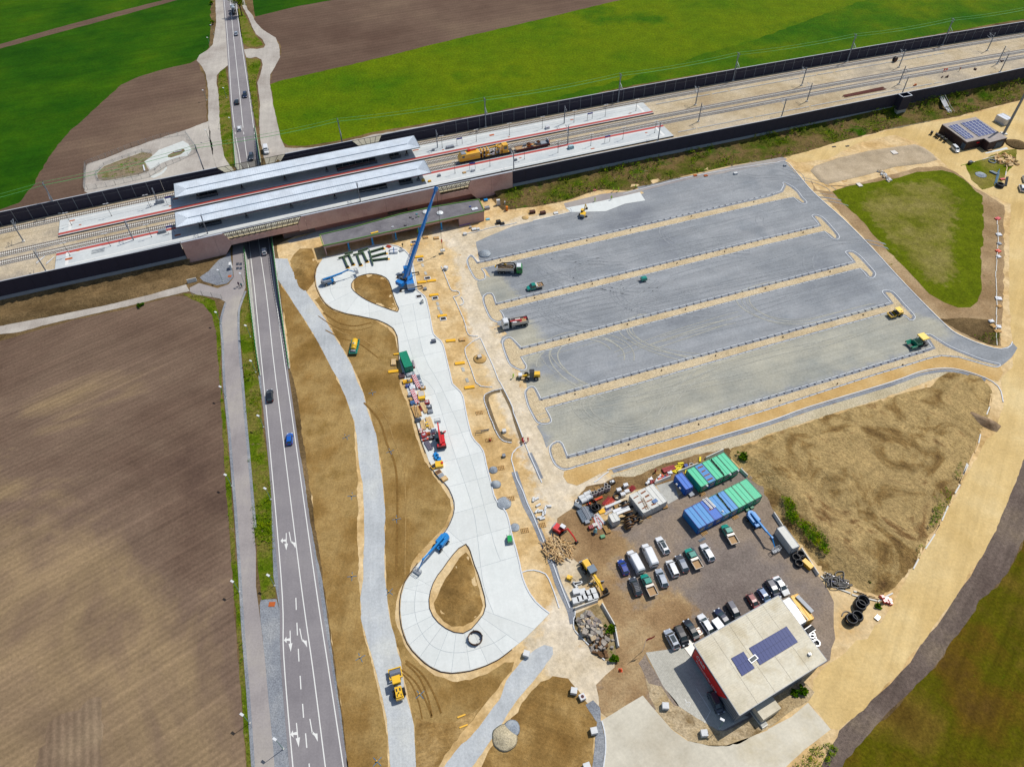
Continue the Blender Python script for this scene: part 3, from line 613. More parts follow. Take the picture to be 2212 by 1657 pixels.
# parking lot
LOTP=('f 1028,523 1062,508 1106,490 1160,476 1200,466 1236,457 1300,447 1345,432 1392,418 1375,405 1480,382 1590,362 1690,342 1696,350 1756,414 1821,474 1884,537 1934,592 1984,644 2034,694 2059,717 2109,742 2159,754 2179,749 2186,740 2198,752 2186,772 2160,792 2120,780 2060,752 2021,729 1999,722 2000,735 2014,751 1659,858 1226,985 1218,968 1208,953 1197,952 1180,968 1171,940 1160,921 1170,912 1150,880 1140,850 1135,815 1112,790 1100,760 1080,740 1084,728 1096,722 1075,700 1060,670 1040,640 1030,612 1040,590 1060,600 1034,560')
PALEP=['f 1120,800 1300,842 1659,742 1915,668 2030,690 2059,722 2021,735 1999,722 2000,735 2010,748 1659,856 1226,984 1190,960 1175,930 1150,880','f 1100,700 1150,690 1180,740 1160,800 1100,790','f 1020,600 1075,590 1120,640 1060,690']
LOTM=gm('lot_gravel',[S(134,138,144),S(149,153,157),S(162,165,168),S(143,148,153)],big=.03,fine=1.6,amp=.1,mid=.2,midamp=.06,streak=[(rad(19),.4,.09,26),(rad(24),.18,.09,12),(rad(14),.8,.05,30)],bump=.3,cols2=[S(156,158,152),S(174,173,162),S(186,183,168)],mnoise=.45)
relief('parking_lot',LOTP,LOTM,lambda x,y,d:.04,2.2,'large grey gravel parking lot under construction',.15,mix=softin(PALEP,9.))
struct(patch('concrete_pad','f 1234,459 1222,450 1300,435 1382,416 1394,434 1350,441 1309,457 1285,458',8,CONC,label='fresh white concrete pad at the lot edge'),'fresh white concrete pad at the lot edge')
patch('lot_footpath','f 1218,440 1300,420 1356,414 1406,402 1481,383 1581,360 1690,340 1700,344 1694,350 1600,368 1480,390 1392,412 1382,416 1300,435 1222,450',6,ASPH2,.05,1.,label='asphalt footpath along the top of the parking lot')
DUST=gm('wheel_dust',[S(146,150,155),S(160,164,167)],big=.3,fine=2.,amp=.14)
DUST2=gm('wheel_dust_pale',[S(172,172,164),S(182,181,170)],big=.3,fine=2.,amp=.14)
RU_2=lambda t:1+.04*SI_(t*.05)
def arcs(c,r,a0,a1,n=3,gap=.9,mat=DUST,w=.18,lay=.075):
 c=W(c)
 for k in range(n):
  ex,cx_,cy_=RU_(1.,1.7),RU_(-1.5,1.5),RU_(-1.2,1.2);b0,b1=a0+RU_(-40,25),a1+RU_(-30,50)
  for d in(0,1.9):
   rr=r+k*gap*RU_(.6,1.6)+d;ts=np.linspace(b0,b1,34);pts=[V_((c.x+cx_+(rr*CO_(rad(t)))*ex*RU_2(t),c.y+cy_+rr*SI_(rad(t)),0))for t in ts]
   dr_=(pts[-1]-pts[-2]).normalized();pts+=[pts[-1]+dr_*q*3+V_((q*q*.25,q*q*.08,0))for q in range(1,6)]
   ribbon('wheel_mark',pts,w*RU_(.8,2.2),mat,lay+.0007*k,'curved pale wheel mark in the lot gravel')
arcs((1275,665),6.5,95,340,3);arcs((1290,590),5,60,230,2);arcs((1230,690-150),5,80,250,2)
arcs((1400,640),6,100,260,2);arcs((1500,510),7,120,240,2);arcs((1225,575),5,90,220,2);arcs((1700,650),8,100,300,2,mat=DUST2);arcs((1430,710),6,110,230,2,mat=DUST2)
arcs((1270,770),7,20,160,3,mat=DUST2);arcs((1760,470),12,20,110,2);arcs((1690,420),10,30,110,3);arcs((1860,560),9,30,120,2);arcs((1345,880),6,110,300,2,mat=DUST2);arcs((1640,390),9,10,90,2)
for k in range(40):
 px_,py_=RC_(((1200,470),(1350,470),(1500,430),(1620,400),(1180,590),(1330,570),(1500,530),(1640,500),(1260,670),(1420,640),(1580,600),(1730,570),(1300,760),(1450,720),(1650,680),(1800,640),(1350,860),(1500,830),(1680,780),(1850,740)))
 p=W((px_+RU_(-60,60),py_+RU_(-22,22)));a_=rad(19+RU_(-5,5));L_=RU_(14,45);cv_=RU_(-.004,.004)
 for d in(0,2.0):ribbon('wheel_mark',[V_((p.x+CO_(a_)*t-SI_(a_)*(d+cv_*t*t),p.y+SI_(a_)*t+CO_(a_)*(d+cv_*t*t),0))for t in np.linspace(-L_/2,L_/2,12)],RU_(.15,.4),DUST if py_<700 else DUST2,.071+.0004*k,'long pale wheel streak along the lot row')
# planting strips of the lot
def strip(U,Rh,L,Lh,label,inner=.9,stubs=5):
 """U left->right, right head, L right->left, left head (all as text of plan points)"""
 u,r,l,h=GP(U),GP(Rh),GP(L),GP(Lh)
 ring=u+r+l+h;c=u[0]
 t=thing('planting_strip',label,'planting strip',(c.x,c.y,0),0,'planting strips between the parking rows')
 loc=lambda P:[p-V_((c.x,c.y,0))for p in P]
 patch('strip_gravel',loc(ring),7,KERBGR,parent=t)
 ins=[]
 n=len(ring);A=sum(ring[i].x*ring[(i+1)%n].y-ring[(i+1)%n].x*ring[i].y for i in range(n));sg=1 if A>0 else-1
 R2=resample(ring,3.)
 for i,p in enumerate(R2):
  tt=R2[(i+1)%len(R2)]-R2[i-1];nn=V_((-tt.y,tt.x,0)).normalized()*sg
  q=p+nn*(.95 if i<len(R2)*.5 else .45);ins.append(q)
 pol=np.array([[p.x,p.y]for p in ring]);ins=[q for q in ins if inside(np.array([q.x]),np.array([q.y]),pol)[0]and edist(np.array([q.x]),np.array([q.y]),pol)[0]>.35]
 try:patch('sand_bed',loc(ins),8,RUBBLE_SAND,.08,.8,parent=t)
 except Exception:pass
 kerb(loc(u),KERBM,t,.18,.16,2.1,.42);kerb(loc(l),KERBM,t,.18,.16,2.1,.42)
 kerb(loc(CM_([u[-1]]+r+[l[0]],4)),KERBM,t,.22,.16,1.0,.02);kerb(loc(CM_([l[-1]]+h+[u[0]],4)),KERBM,t,.22,.16,1.0,.02)
 for k in range(stubs):
  f_=(k+.5+RU_(-.2,.2))/stubs;p=(u[0].lerp(u[-1],f_)+l[-1].lerp(l[0],f_))/2-V_((c.x,c.y,0))
  cbuild('stub','cable_stub',lambda m_:(m_.cyl((0,0,0),(.05,.02,.45),.17,8,.12),m_.cyl((.1,.1,0),(.35,.25,.3),.05,6)),pm('rusty_stub',S(70,40,32),.9),t,(p.x,p.y,.08),RU_(0,6))
 mb=MB()
 for k in range(int((u[-1]-u[0]).length/2.52)):
  p=u[0].lerp(u[-1],k*2.52/(u[-1]-u[0]).length)-V_((c.x,c.y,0));mb.cyl((p.x+.2,p.y-.55,.05),(p.x+.2,p.y-.55,.3),.38,6,.12)
 tag(build('chipping_heaps',mb,pm('wet_chippings',S(96,98,108),.95),t),kind='stuff')
 return t
RUBBLE_SAND=gm('sand_bed',[S(200,182,150),S(214,196,164),S(222,206,176)],big=.15,fine=2.6,amp=.26,mid=.9,midamp=.12,spots=(.5,.68,S(190,158,116)),bump=.8)
strip('f 1032,567 1106,549.5 1659,423.5 1686,414','f 1693,400 1690,397 1692,395 1697,396 1712,404 1724,414 1733,427 1741,435 1743,439 1737,442 1729,440 1722,434','f 1714,427.5 1659,439 1106,567 1040,582','11 1975,700 1985,735 1980,755 1930,770 1890,750 1860,700 1830,640 1822,590 1840,560 1862,546 1885,570','topmost long sand strip with kerb stones dividing the lot rows')
strip('f 1072,656 1106,647 1643,516 1769,487','31 412,255 378,215 385,203 420,201 470,222 520,270 585,345 612,380 612,408 592,416 562,411 520,375','f 1781,501 1659,529.5 1106,666 1080,672','11 2135,1060 2146,1105 2130,1130 2080,1128 2030,1100 2000,1050 1965,960 1962,910 1990,882 2030,876 2055,900','second sand strip down, its head beside the green tipper truck')
strip('f 1126,751 1659,613 1843,566','31 700,565 668,530 672,517 700,511 745,520 800,560 870,635 922,695 930,715 915,742 890,748 860,738 830,700','f 1858,581 1659,632 1126,772','21 105,1470 127,1505 125,1530 100,1547 60,1540 20,1520 -20,1490 -60,1400 -85,1310 -65,1270 -20,1258 10,1275','third sand strip down, its head beside the white tipper truck')
strip('f 1168.5,861 1288,827 1659,727 1924,654','31 1020,915 988,875 990,858 1010,852 1070,862 1110,895 1180,975 1245,1045 1270,1078 1266,1102 1240,1115 1213,1106 1185,1080','f 1916,677 1659,748 1381,829 1178.5,883','22 315,255 340,310 338,335 310,348 255,350 212,330 172,262 135,185 110,80 130,42 168,23 203,40','fourth sand strip down, its right end beside the yellow roller')
s5=strip('f 1226,985 1659,857.7 2014,751','31 1378,1290 1350,1240 1400,1232 1450,1262 1550,1325 1650,1372 1850,1450 1960,1478 2003,1490 2003,1508 1960,1516 1850,1490','f 2074,1187 2074,1187' if False else '31 1650,1432 1500,1420 1400,1440 1200,1502 900,1592 22 2211,227 1900,320 1500,450 1150,545 800,650 550,722','22 480,743 425,738 372,700 340,640 322,570 338,525 390,497 430,510 455,560','bottom sand strip along the kerbed sandy path')
def kerbline(txt,label,L=1.0,gap=.02,w=.25,cat='kerb',z=.04,sm=4,h=.14,jit=0.):
 pts=GP(txt);pts=CM_(pts,sm)if sm else pts;c=pts[0]
 t=thing('kerb',label,cat,(c.x,c.y,0));kerb([p-V_((c.x,c.y,0))for p in pts],KERBM,t,w,h,L,gap,z,jit=jit);return t
kerbline('f 1234,457 1300,447 1386,431' if False else '20 960,1680 1300,1590 1700,1500 2211,1418 30 60,1415 150,1398 250,1500 400,1675 31 650,238 900,490 1100,710 1300,920 1500,1120 1600,1210 1700,1262 1800,1305 1920,1345 2000,1360 2070,1352 2105,1320 2110,1298','white kerb bounding the lot along its far and right edges',2.0,.02)
kerbline('21 180,255 350,215 500,180 518,165 505,145','short white kerb beside the yellow mini excavator')
patch('sand_path','22 450,760 480,742 550,722 800,652 1150,547 1500,452 1900,322 2211,227 31 900,1594 1200,1504 1400,1442 1500,1423 1650,1434 1850,1492 1960,1518 2005,1510 2030,1560 1990,1640 1900,1610 1700,1540 1530,1518 1300,1550 1050,1640 32 350,195 0,320 22 1500,535 1200,628 825,742 640,845 560,882 480,856 445,800',5,ORANGE,.1,.8,label='kerbed orange sand path below the parking lot')
kerbline('22 825,745 1200,630 1500,540 2211,330 32 350,203 31 1050,1650 1300,1560 1400,1536 1530,1525 1620,1532 1700,1550 1800,1580 1900,1620 32 1960,0 2000,40 2015,80 2030,160','long white kerb along the lower side of the sand path',2.0)
kerbline('22 835,762 790,790 740,835 710,852','detached white kerb piece where the sand path ends')
struct(ribbon('chippings_edge',CM_(GP('22 870,758 1210,650 1510,560 2211,350 32 360,222 31 1060,1668 1310,1580 1530,1545 1700,1568 1880,1628'),3),1.1,KERBGR,.055),'grey chippings below the sand path kerb')
patch('stone_strip','22 850,790 1210,672 1510,588 2211,372 32 360,236 1000,40 31 1300,1595 1400,1562 1600,1560 32 1330,0 1000,125 500,275 250,360 0,440 22 2100,490 1880,560 1500,665 1250,745 1000,830 900,850',4,RUBBLE,.25,.8,label='pale crushed stone bed between path kerb and soil heap')
patch('bare_soil','22 560,980 640,890 800,850 900,800 1060,800 1300,700 1600,610 1870,560 1960,700 1900,640 1400,830 1250,890 1000,930 850,1020 700,1110 600,1130',5,gm('wet_brown_soil',[S(112,92,66),S(138,114,84),S(164,140,104)],big=.15,fine=1.6,amp=.28,mid=.5,midamp=.18,bump=.9),.3,.8,label='brown wet soil strip above the storage yard')
patch('concrete_slab','22 1245,880 1395,835 1440,990 1350,1040',6,CONC2,label='worn concrete slab between white and blue containers')
# the excavated heap
HEAPT='22 1900,560 2100,510 32 0,440 250,365 500,280 750,205 1000,130 1250,60 1400,30 31 1480,1600 1560,1560 1700,1570 1850,1610 32 1905,20 1940,100 1915,250 1870,330 1830,440 1770,600 1700,750 1640,900 1560,1050 1450,1240 1330,1430 1250,1580 33 1140,60 1060,140 980,180 880,160 760,110 640,60 32 500,1640 400,1530 280,1420 130,1225 60,1120 0,1010 22 2150,900 2040,800 1960,700 1885,620'
HPOLY=np.array([[p.x,p.y]for p in GP(HEAPT)])
def heap(x,y,d=None):
 if d is None:d=edist(np.array([x]),np.array([y]),HPOLY)[0]
 return .03+2.2*sst(d/8.)+.9*sst((d-14)/4.)+.35*fbm(x,y,.12)*sst(d/3)+.12*fbm(x,y,.6)
HTOP=['32 640,380 900,320 1300,240 1440,200 1510,300 1440,480 1480,640 1400,800 1270,980 1220,1020 1150,970 950,790 860,700 700,540','32 60,520 250,470 560,500 680,640 850,760 1000,900 1230,1070 1180,1300 1060,1560 930,1610 720,1500 500,1310 280,1060 170,800 10,650']
HEAPM=gm('excavated_heap',[S(84,66,50),S(110,88,64),S(132,108,82),S(106,92,58)],big=.09,fine=1.4,amp=.24,mid=.4,midamp=.16,streak=[(rad(35),.4,.16,6),(rad(-50),.6,.1,7)],bump=.7,bdist=.3,cols2=[S(158,132,94),S(184,158,116),S(204,180,138)],mnoise=.35,spots=(.07,.68,S(112,88,60)))
relief('soil_heap',HEAPT,HEAPM,heap,1.3,'large excavated soil heap between sand path and haul road',.4,mix=softin(HTOP,7.))
relief('ramp_ruts','32 1440,180 1500,110 1580,140 1750,230 1960,330 2010,370 1980,420 1920,400 1750,320 1600,275 1500,290 1440,330 1380,300',gm('wet_ruts',[S(120,100,80),S(150,130,108),S(170,150,124)],big=.2,fine=1.5,amp=.2,streak=(rad(-28),.9,.3,10),bump=.8),lambda x,y,d:.1+2.0*sst(d/3.)+.1*fbm(x,y,.8),1.,'rutted muddy ramp leading onto the soil heap',.2)
# right: green triangle, basin, yard
patch('bare_soil','31 440,0 520,80 700,270 900,475 1100,700 1300,910 1500,1110 1600,1200 1800,1290 1950,1335 2010,1330 2012,1200 2035,1000 2040,300 2050,120 1900,30 30 1780,1620 1640,1500 1500,1440 1300,1450 1000,1530 700,1600 550,1660 430,1640 370,1560 390,1657',4,gm('trampled_soil',[S(140,116,86),S(166,142,112),S(190,168,136)],big=.05,fine=1.7,amp=.22,mid=.3,midamp=.12,spots=(.12,.66,S(112,108,60)),bump=.6),.4,1.,label='bare trampled soil ring around the green triangle')
TRIM_=gm('triangle_grass',[S(84,98,30),S(102,112,38),S(92,104,32)],big=.06,fine=1.8,amp=.3,mid=.4,midamp=.2,bump=.7,cols2=[S(104,108,44),S(126,122,66),S(140,132,82)],mnoise=.9)
relief('green_field','31 560,0 620,70 700,150 850,300 1000,480 1200,680 1300,780 1400,880 1520,960 1640,1000 1750,1000 1810,950 1850,850 1840,700 1860,500 1865,200 1850,40 30 1770,1620 1690,1550 1600,1500 1500,1475 1300,1485 1100,1545 900,1580 700,1610 600,1640',TRIM_,lambda x,y,d:.06+.25*sst(d/6)+.08*fbm(x,y,.15),2.2,'patchy green triangular field beside the haul road',.35,mix=softin(['30 900,1657 1150,1600 1450,1560 31 1620,60 1600,300 1560,480 1620,700 1560,800 1420,780 1250,640 1000,350 820,120'],9.))
patch('dark_corner_soil','31 1480,1100 1700,1090 1960,1110 1990,1200 2000,1330 1930,1325 1800,1280 1640,1200',5,DKBANK,.3,.8,label='dark soil corner below the green triangle')
relief('gravel_basin','30 365,1480 400,1440 600,1370 850,1310 1050,1280 1270,1250 1350,1280 1430,1340 1462,1385 1350,1415 1100,1445 850,1515 600,1575 500,1598 440,1560',gm('basin_gravel',[S(176,160,136),S(190,174,150),S(200,184,160)],big=.08,fine=2.2,amp=.16,bump=.5),lambda x,y,d:.08+.5*(sst(d/1.2)-1.0*sst((d-1.2)/3.)),.9,'shallow gravel basin beside the haul road',.1)
patch('yard_grass','30 1700,1420 1850,1380 2050,1300 2150,1290 2140,1400 2060,1500 2000,1600 1850,1640 1760,1560',4,MEDGR,.3,1.,label='grassy lay-down area beside the dark technical building')
patch('grey_soil','30 960,1090 1200,1010 1500,960 1530,1010 1350,1060 1130,1110 990,1130',5,gm('grey_green_soil',[S(118,112,92),S(132,124,104),S(140,134,118)],big=.2,fine=1.5,amp=.2),.4,.9,label='grey trampled soil beneath the barrier steps')
def rightz(x,y,d):
 s,o=bankz(x,y);k=-o
 b=float(np.interp(s,[60,90,160,230,290,340],[1.7,1.7,1.7,2.2,3.4,3.0]))
 z=b*(1-sst(k/5.))+.9*math.exp(-((k-8.5)/2.6)**2)
 return max(.04,min(z,.04+d*.5+(b if k<1.2 else 0)))+.25*fbm(x,y,.25)*sst(d/2)
rb=[RW(s,NW(s)-.15)for s in np.arange(73,420,5.)]
rt=GP('f 2500,120 2400,145 2212,214 2071,250 1934,276 1884,288 1801,309 1740,329 1690,341 1581,358 1481,380 1406,400 1356,413 1300,410 1260,420 1210,437 1150,446 1110,452 1088,440 1075,428')
relief('grassy_bank',rb+rt,BANK,rightz,1.4,'overgrown grassy bank below the near noise barrier')
scatter('bank_bushes',rb+rt,2600,1.5,LEAF,'bushes and weeds covering the grassy bank',zfn=lambda x,y:rightz(x,y,9),clump=.09,seed=3)
scatter('weeds',GP('f 473,150 475,156 487,149 493,188 499,250 503,297 508,362 497,360 484,337 479,312 474,250'),160,1.0,LEAF,'weeds on the median beyond the tracks',clump=.1,seed=4)
scatter('weeds',GP('f 531,126 560,128 557,160 553,180 558,225 559,262 548,250 540,200'),160,1.0,LEAF,'weeds beside the right service road',clump=.1,seed=5)
scatter('weeds','02 2115,60 2135,500 2175,1000 2205,1450 12 0,1300 30,1640 155,1640 145,1300 125,900 95,600 55,400 40,60',420,.8,LEAF,'weeds on the median of the main road',clump=.1,seed=6)
scatter('weeds','01 2100,1500 2211,1440 2200,1657 2110,1657',60,.9,LEAF,'weeds by the end of the cutting wall',seed=16)
scatter('weeds','01 1600,885 1700,885 1850,940 1885,1040 1900,1150 1905,1300 1915,1657 02 1950,300 1975,600 2005,1000 2040,1500 03 2065,0 2090,500 2130,1000 2165,1500 2135,1500 2100,1000 2055,500 2020,0 02 1990,1300 1960,1000 1935,600 1910,200 1900,0 01 1885,1500 1870,1200 1830,1060 1750,970',520,.6,LEAF,'weeds on the verge of the side road',seed=7)
scatter('weeds','32 100,1000 200,1020 260,1200 420,1260 520,1400 500,1500 400,1440 280,1300 150,1180',650,.9,LEAF,'green weeds on the flank of the soil heap',zfn=lambda x,y:1.2,seed=8)
scatter('weeds','32 1780,440 1730,650 1620,900 1520,1100 1420,1250 1280,1520 1260,1480 1380,1240 1440,1000 1560,860 1700,600',420,.9,LEAF,'green weeds along the plank edge of the haul road',z=.8,clump=.08,seed=9)
scatter('weeds','31 1750,1240 1990,1220 2000,1330 1900,1320',60,.8,LEAF,'green weeds at the corner of the lot exit',seed=10)
scatter('weeds','00 1100,1370 1290,1310 1310,1340 1200,1480 950,1550 940,1500 1080,1440',60,.9,LEAF,'weeds growing in the drainage basin',seed=11)
scatter('weeds','33 220,1657 300,1560 400,1490 560,1440 600,1540 480,1657',120,.8,LEAF,'green weeds at the end of the pale road',seed=12)
# yard and lower roads
YARDP='f 1255,1085 1330,1140 1420,1095 1480,1060 1560,1030 1645,995 1668,1085 1700,1145 1745,1220 1775,1250 1800,1300 1806,1380 1792,1425 1740,1460 1650,1560 1560,1590 1480,1520 1395,1540 1322,1560 1295,1535 1290,1480 1325,1440 1330,1400 1320,1330 1300,1290 1290,1240 1240,1210 1215,1180 1205,1120'
YARDM=gm('yard_surface',[S(124,114,108),S(138,128,121),S(152,138,124),S(142,128,114)],big=.05,fine=2.0,amp=.2,mid=.3,midamp=.08,streak=[(rad(30),.3,.1,10),(rad(-60),.6,.06,10)],bump=.6,cols2=[S(140,114,86),S(164,138,106),S(188,166,132)],mnoise=.8)
relief('yard',YARDP,YARDM,lambda x,y,d:.04,2.2,'grey gravel yard with brown muddy wheel tracks',.4,mix=nearline(['f 1225,1110 1262,1190 1285,1260 1330,1330 1355,1400 1340,1480 1320,1540','f 1355,1390 1420,1350 1450,1330','f 1250,1140 1300,1180'],10.))
patch('gravel_edge','23 1150,680 1090,760 1130,830 1180,930 1290,960 1400,1120 1440,1130 1300,950',6,YARD,.2,.8,label='gravel wedge beside the paved forecourt')
patch('stone_bank','23 1150,850 1250,920 1330,1000 1420,1120 1600,1220 1780,1340 1860,1340 2060,1230 2211,1100 33 120,960 250,900 330,940 400,1010 340,1095 0,1310 23 2000,1440 1850,1480 1700,1470 1520,1430 1380,1330 1250,1180 1180,1050',5,gm('dry_stony_bank',[S(168,146,112),S(190,170,136),S(206,188,158),S(140,120,90)],big=.12,fine=2.4,amp=.28,mid=.7,midamp=.14,bump=.9),.2,.7,label='stony dry bank between forecourt and pale road')
patch('pale_road','23 780,1250 1130,1037 1250,1180 1380,1330 1520,1430 1700,1470 1850,1470 2211,1340 33 0,1330 200,1220 345,1100 540,1330 440,1410 300,1520 150,1657 0,1800 23 750,1800 790,1657 812,1500 806,1380',5,PALE,.05,.8,label='pale dusty road at the lower edge')
patch('chippings_edge','23 640,1120 700,1080 760,1140 770,1260 800,1400 805,1500 780,1657 770,1800 690,1800 705,1600 715,1400 735,1270',6,KERBGR,.15,.7,label='grey chippings beside the pale road end')
kerbline('23 775,1256 798,1340 808,1420 808,1520 790,1657 780,1750','dark-backed kerb along the pale road',1.0,.02)
PAVE=gm('block_paving',[S(184,182,172),S(196,194,184),S(204,202,192)],big=.1,fine=2.4,amp=.1,mid=1.2,midamp=.06,rows=(rad(-60),.35,.05),bump=.15)
patch('paved_forecourt','23 1155,668 1520,618 1560,600 1965,1205 2050,1222 1820,1340 1780,1338 1600,1235 1430,1125 1300,950',6,PAVE,label='block-paved forecourt beside the site office')
for a_,b_ in(((1592,978),(1715,1172)),((1715,1172),(1662,1272))):
 ribbon('bay_line',[W(T('23',*a_)),W(T('23',*b_))],.12,WHITE_P,.072,'white bay line painted on the forecourt')
def wheelchair():
 mb=MB();mb.torus((0,0,0),.42,.05,14,4);mb.cyl((.1,.95,0),(.1,.95,.02),.13,8);mb.bar((.08,.8,0),(.0,.3,0),.12,.02);mb.bar((0,.35,0),(.45,.3,0),.1,.02);mb.bar((.45,.3,0),(.6,-.1,0),.1,.02)
 p=W(T('23',1520,1115));tag(build('wheelchair_symbol',mb,WHITE_P,None,(p.x,p.y,.06),rad(30)),'white wheelchair symbol painted on the forecourt',kind='structure')
wheelchair()
# railway
ZR=5.6
ss=list(np.arange(-150,431,4.))
def deckstrip(name,o0,o1,z,mat,label,s0=-150,s1=430,st=4.,parent=None):
 S_=list(np.arange(s0,s1,st))+[s1];n=len(S_)
 f0=o0 if callable(o0)else(lambda s:o0);f1=o1 if callable(o1)else(lambda s:o1)
 V=[RW(s,f0(s),z)for s in S_]+[RW(s,f1(s),z)for s in S_]
 me=bpy.data.meshes.new(name);me.from_pydata(V,[],[(n+i,n+i+1,i+1,i)for i in range(n-1)])
 if sum(q.normal.z for q in me.polygons)<0:me.flip_normals()
 o=mk(name,me,mat,parent)
 return struct(o,label)if parent is None else o
deckstrip('track_bed',0,lambda s:NW(s)+.05,ZR,BALLAST,'ballasted railway bed between the noise barriers')
DARKC=pm('underpass_concrete',S(120,104,100),.9,noise_amt=.15,scale=.6)
mb=MB()
mb.loft([[RW(s,.4,4.4),RW(s,-39.0,4.4),RW(s,-39.0,5.5),RW(s,.4,5.5)]for s in(-37,-20,0,20,40,60,80)])
bd=build('bridge_deck',mb,DARKC);struct(bd,'concrete bridge slab carrying the tracks over the road')
mb=MB()
for s0,s1 in((-38,-24.6),(-5,6)):
 mb.loft([[RW(s0,.2,-2.6),RW(s1,.2,-2.6),RW(s1,.2,4.4),RW(s0,.2,4.4)],[RW(s0,-38.2,-2.6),RW(s1,-38.2,-2.6),RW(s1,-38.2,4.4),RW(s0,-38.2,4.4)]])
struct(build('bridge_abutment',mb,DARKC),'concrete abutments on both sides of the underpass')
SKIRT=pm('plinth_concrete',S(150,158,166),.9,noise_amt=.12,scale=.8)
# tracks
RAILM=pm('rail_rust',S(112,78,58),.6,.3,noise_amt=.2)
SLEEP=pm('sleeper_concrete',S(232,230,222),.85,noise_amt=.12)
def railloft(mb,off,w,z0,z1,s0,s1,st=6.,loc=V_((0,0,0))):
 f=off if callable(off)else(lambda s:off)
 mb.loft([[RW(s,f(s)-w/2,z0)-loc,RW(s,f(s)+w/2,z0)-loc,RW(s,f(s)+w/2,z1)-loc,RW(s,f(s)-w/2,z1)-loc]for s in list(np.arange(s0,s1,st))+[s1]])
GBAL=gm('grey_ballast',[S(138,134,130),S(156,150,144),S(170,164,156)],big=.1,fine=2.6,amp=.24,streak=(rad(20),.5,.05,20),bump=.6)
tracks=[(-3.7,'farthest track, beside the far noise barrier',-150,430),(-18.1,'second track, on the far side of the rail work train',-150,430),(-23.1,'third track, on which the yellow rail work train stands',-150,430),(lambda s:NW(s)+2.5,'nearest track, half hidden behind the near noise barrier',-150,430)]
for off,lab,s0,s1 in tracks:
 f=off if callable(off)else(lambda s,o=off:o)
 o0=RW(0,f(0),ZR);t=thing('railway_track',lab,'railway track',o0,0,'railway tracks')
 for dd in(-.75,.75):
  mb=MB();railloft(mb,lambda s:f(s)+dd,.15,ZR+.2,ZR+.36,s0,s1,loc=o0);build('rail',mb,RAILM,t)
 deckstrip('tamped_ballast',lambda s:f(s)-1.75,lambda s:f(s)+1.75,ZR+.02,GBAL,'',s0,s1,parent=t).location=-o0
 near=[]
 n=int((s1-s0)/.62);idx=[s0+i*.62 for i in range(n)]
 hid=(lambda s:False)
 vis=[s for s in idx if-92<s<92 and not(-36<s<50 and callable(off)is False and off in(-3.7,))]
 vis=vis[::max(1,1)][:290];vs_=set(round(s,3)for s in vis)
 for s in vis:
  p=RW(s,f(s),ZR)-o0
  ubox('sleeper',(p.x,p.y,.12),(.28,2.6,.2),rang(s),SLEEP,t)
 mb=MB()
 for s in idx:
  if round(s,3)not in vs_:
   p=RW(s,f(s),ZR)-o0;mb.box((p.x,p.y,.12),(.28,2.6,.2),rang(s))
 tag(build('sleepers',mb,SLEEP,t),kind='stuff')
DUCT=pm('cable_duct',S(188,188,184),.85)
for o_,s0,s1,lb in((-8.2,158,330,'pale cable trough in the ballast between first and second track'),(-32.5,155,285,'pale cable trough near the town-side barrier')):
 m_=MB();S_=[s0+i*1.0 for i in range(int(s1-s0))];c=RW(s0,o_,ZR)
 t=thing('cable_duct',lb,'cable duct',c)
 for k,s in enumerate(S_):
  if k%9==8 and RR_()<.5:continue
  p=RW(s,o_+RU_(-.1,.1),ZR)-c
  if k<150:ubox('duct_cover',(p.x,p.y,.06),(.96,.5,.16),rang(s)+RU_(-.04,.04),DUCT,t)
# noise barriers
PANEL=pm('barrier_panel',S(46,44,62),.75,noise_amt=.16,scale=1.2,bump=.4)
POST=pm('barrier_post',S(140,146,154),.6,.2)
COPE=pm('barrier_coping',S(196,200,208),.7);RUSTC=pm('coping_red',S(150,70,50),.7)
def barrier(s0,s1,off,zb,zt,label,plinth=None,posts_in=True,pw=5.0,topcut=None):
 f=off if callable(off)else(lambda s:off)
 o0=RW(s0,f(s0),0);t=thing('noise_barrier',label,'noise barrier',o0,0,'noise barriers along the tracks')
 n=max(1,round((s1-s0)/pw));d=(s1-s0)/n
 for i in range(n):
  a=RW(s0+i*d+.1,f(s0+i*d+.1),0);b=RW(s0+(i+1)*d-.1,f(s0+(i+1)*d-.1),0);c=(a+b)/2-o0;L=(b-a).length;an=AT_((b-a).y,(b-a).x)
  ubox('barrier_panel',(c.x,c.y,(zb+zt)/2),(L,.22,zt-zb),an,PANEL,t)
  ubox('coping',(c.x,c.y,zt+.06),(L+.2,.34,.12),an,COPE,t)
  if plinth is not None:ubox('plinth',(c.x,c.y,(plinth+zb)/2),(L+.2,.42,zb-plinth),an,SKIRT,t)
  p=RW(s0+i*d,f(s0+i*d),0)-o0
  ubox('barrier_post',(p.x,p.y,(zb+zt)/2),(.16,.34 if posts_in else .26,zt-zb+.05),an,POST if posts_in else PANEL,t)
 return t
barrier(-150,-42,0,ZR,10.6,'dark noise barrier beyond the tracks, west of the station',0)
barrier(66,430,0,ZR,10.6,'dark noise barrier beyond the tracks, east of the station',0)
barrier(-150,-37.6,NW,2.9,8.2,'dark noise barrier on the town side, west of the station',.6,False)
barrier(80.6,430,NW,2.9,8.2,'dark noise barrier on the town side, east of the station',.6,False)
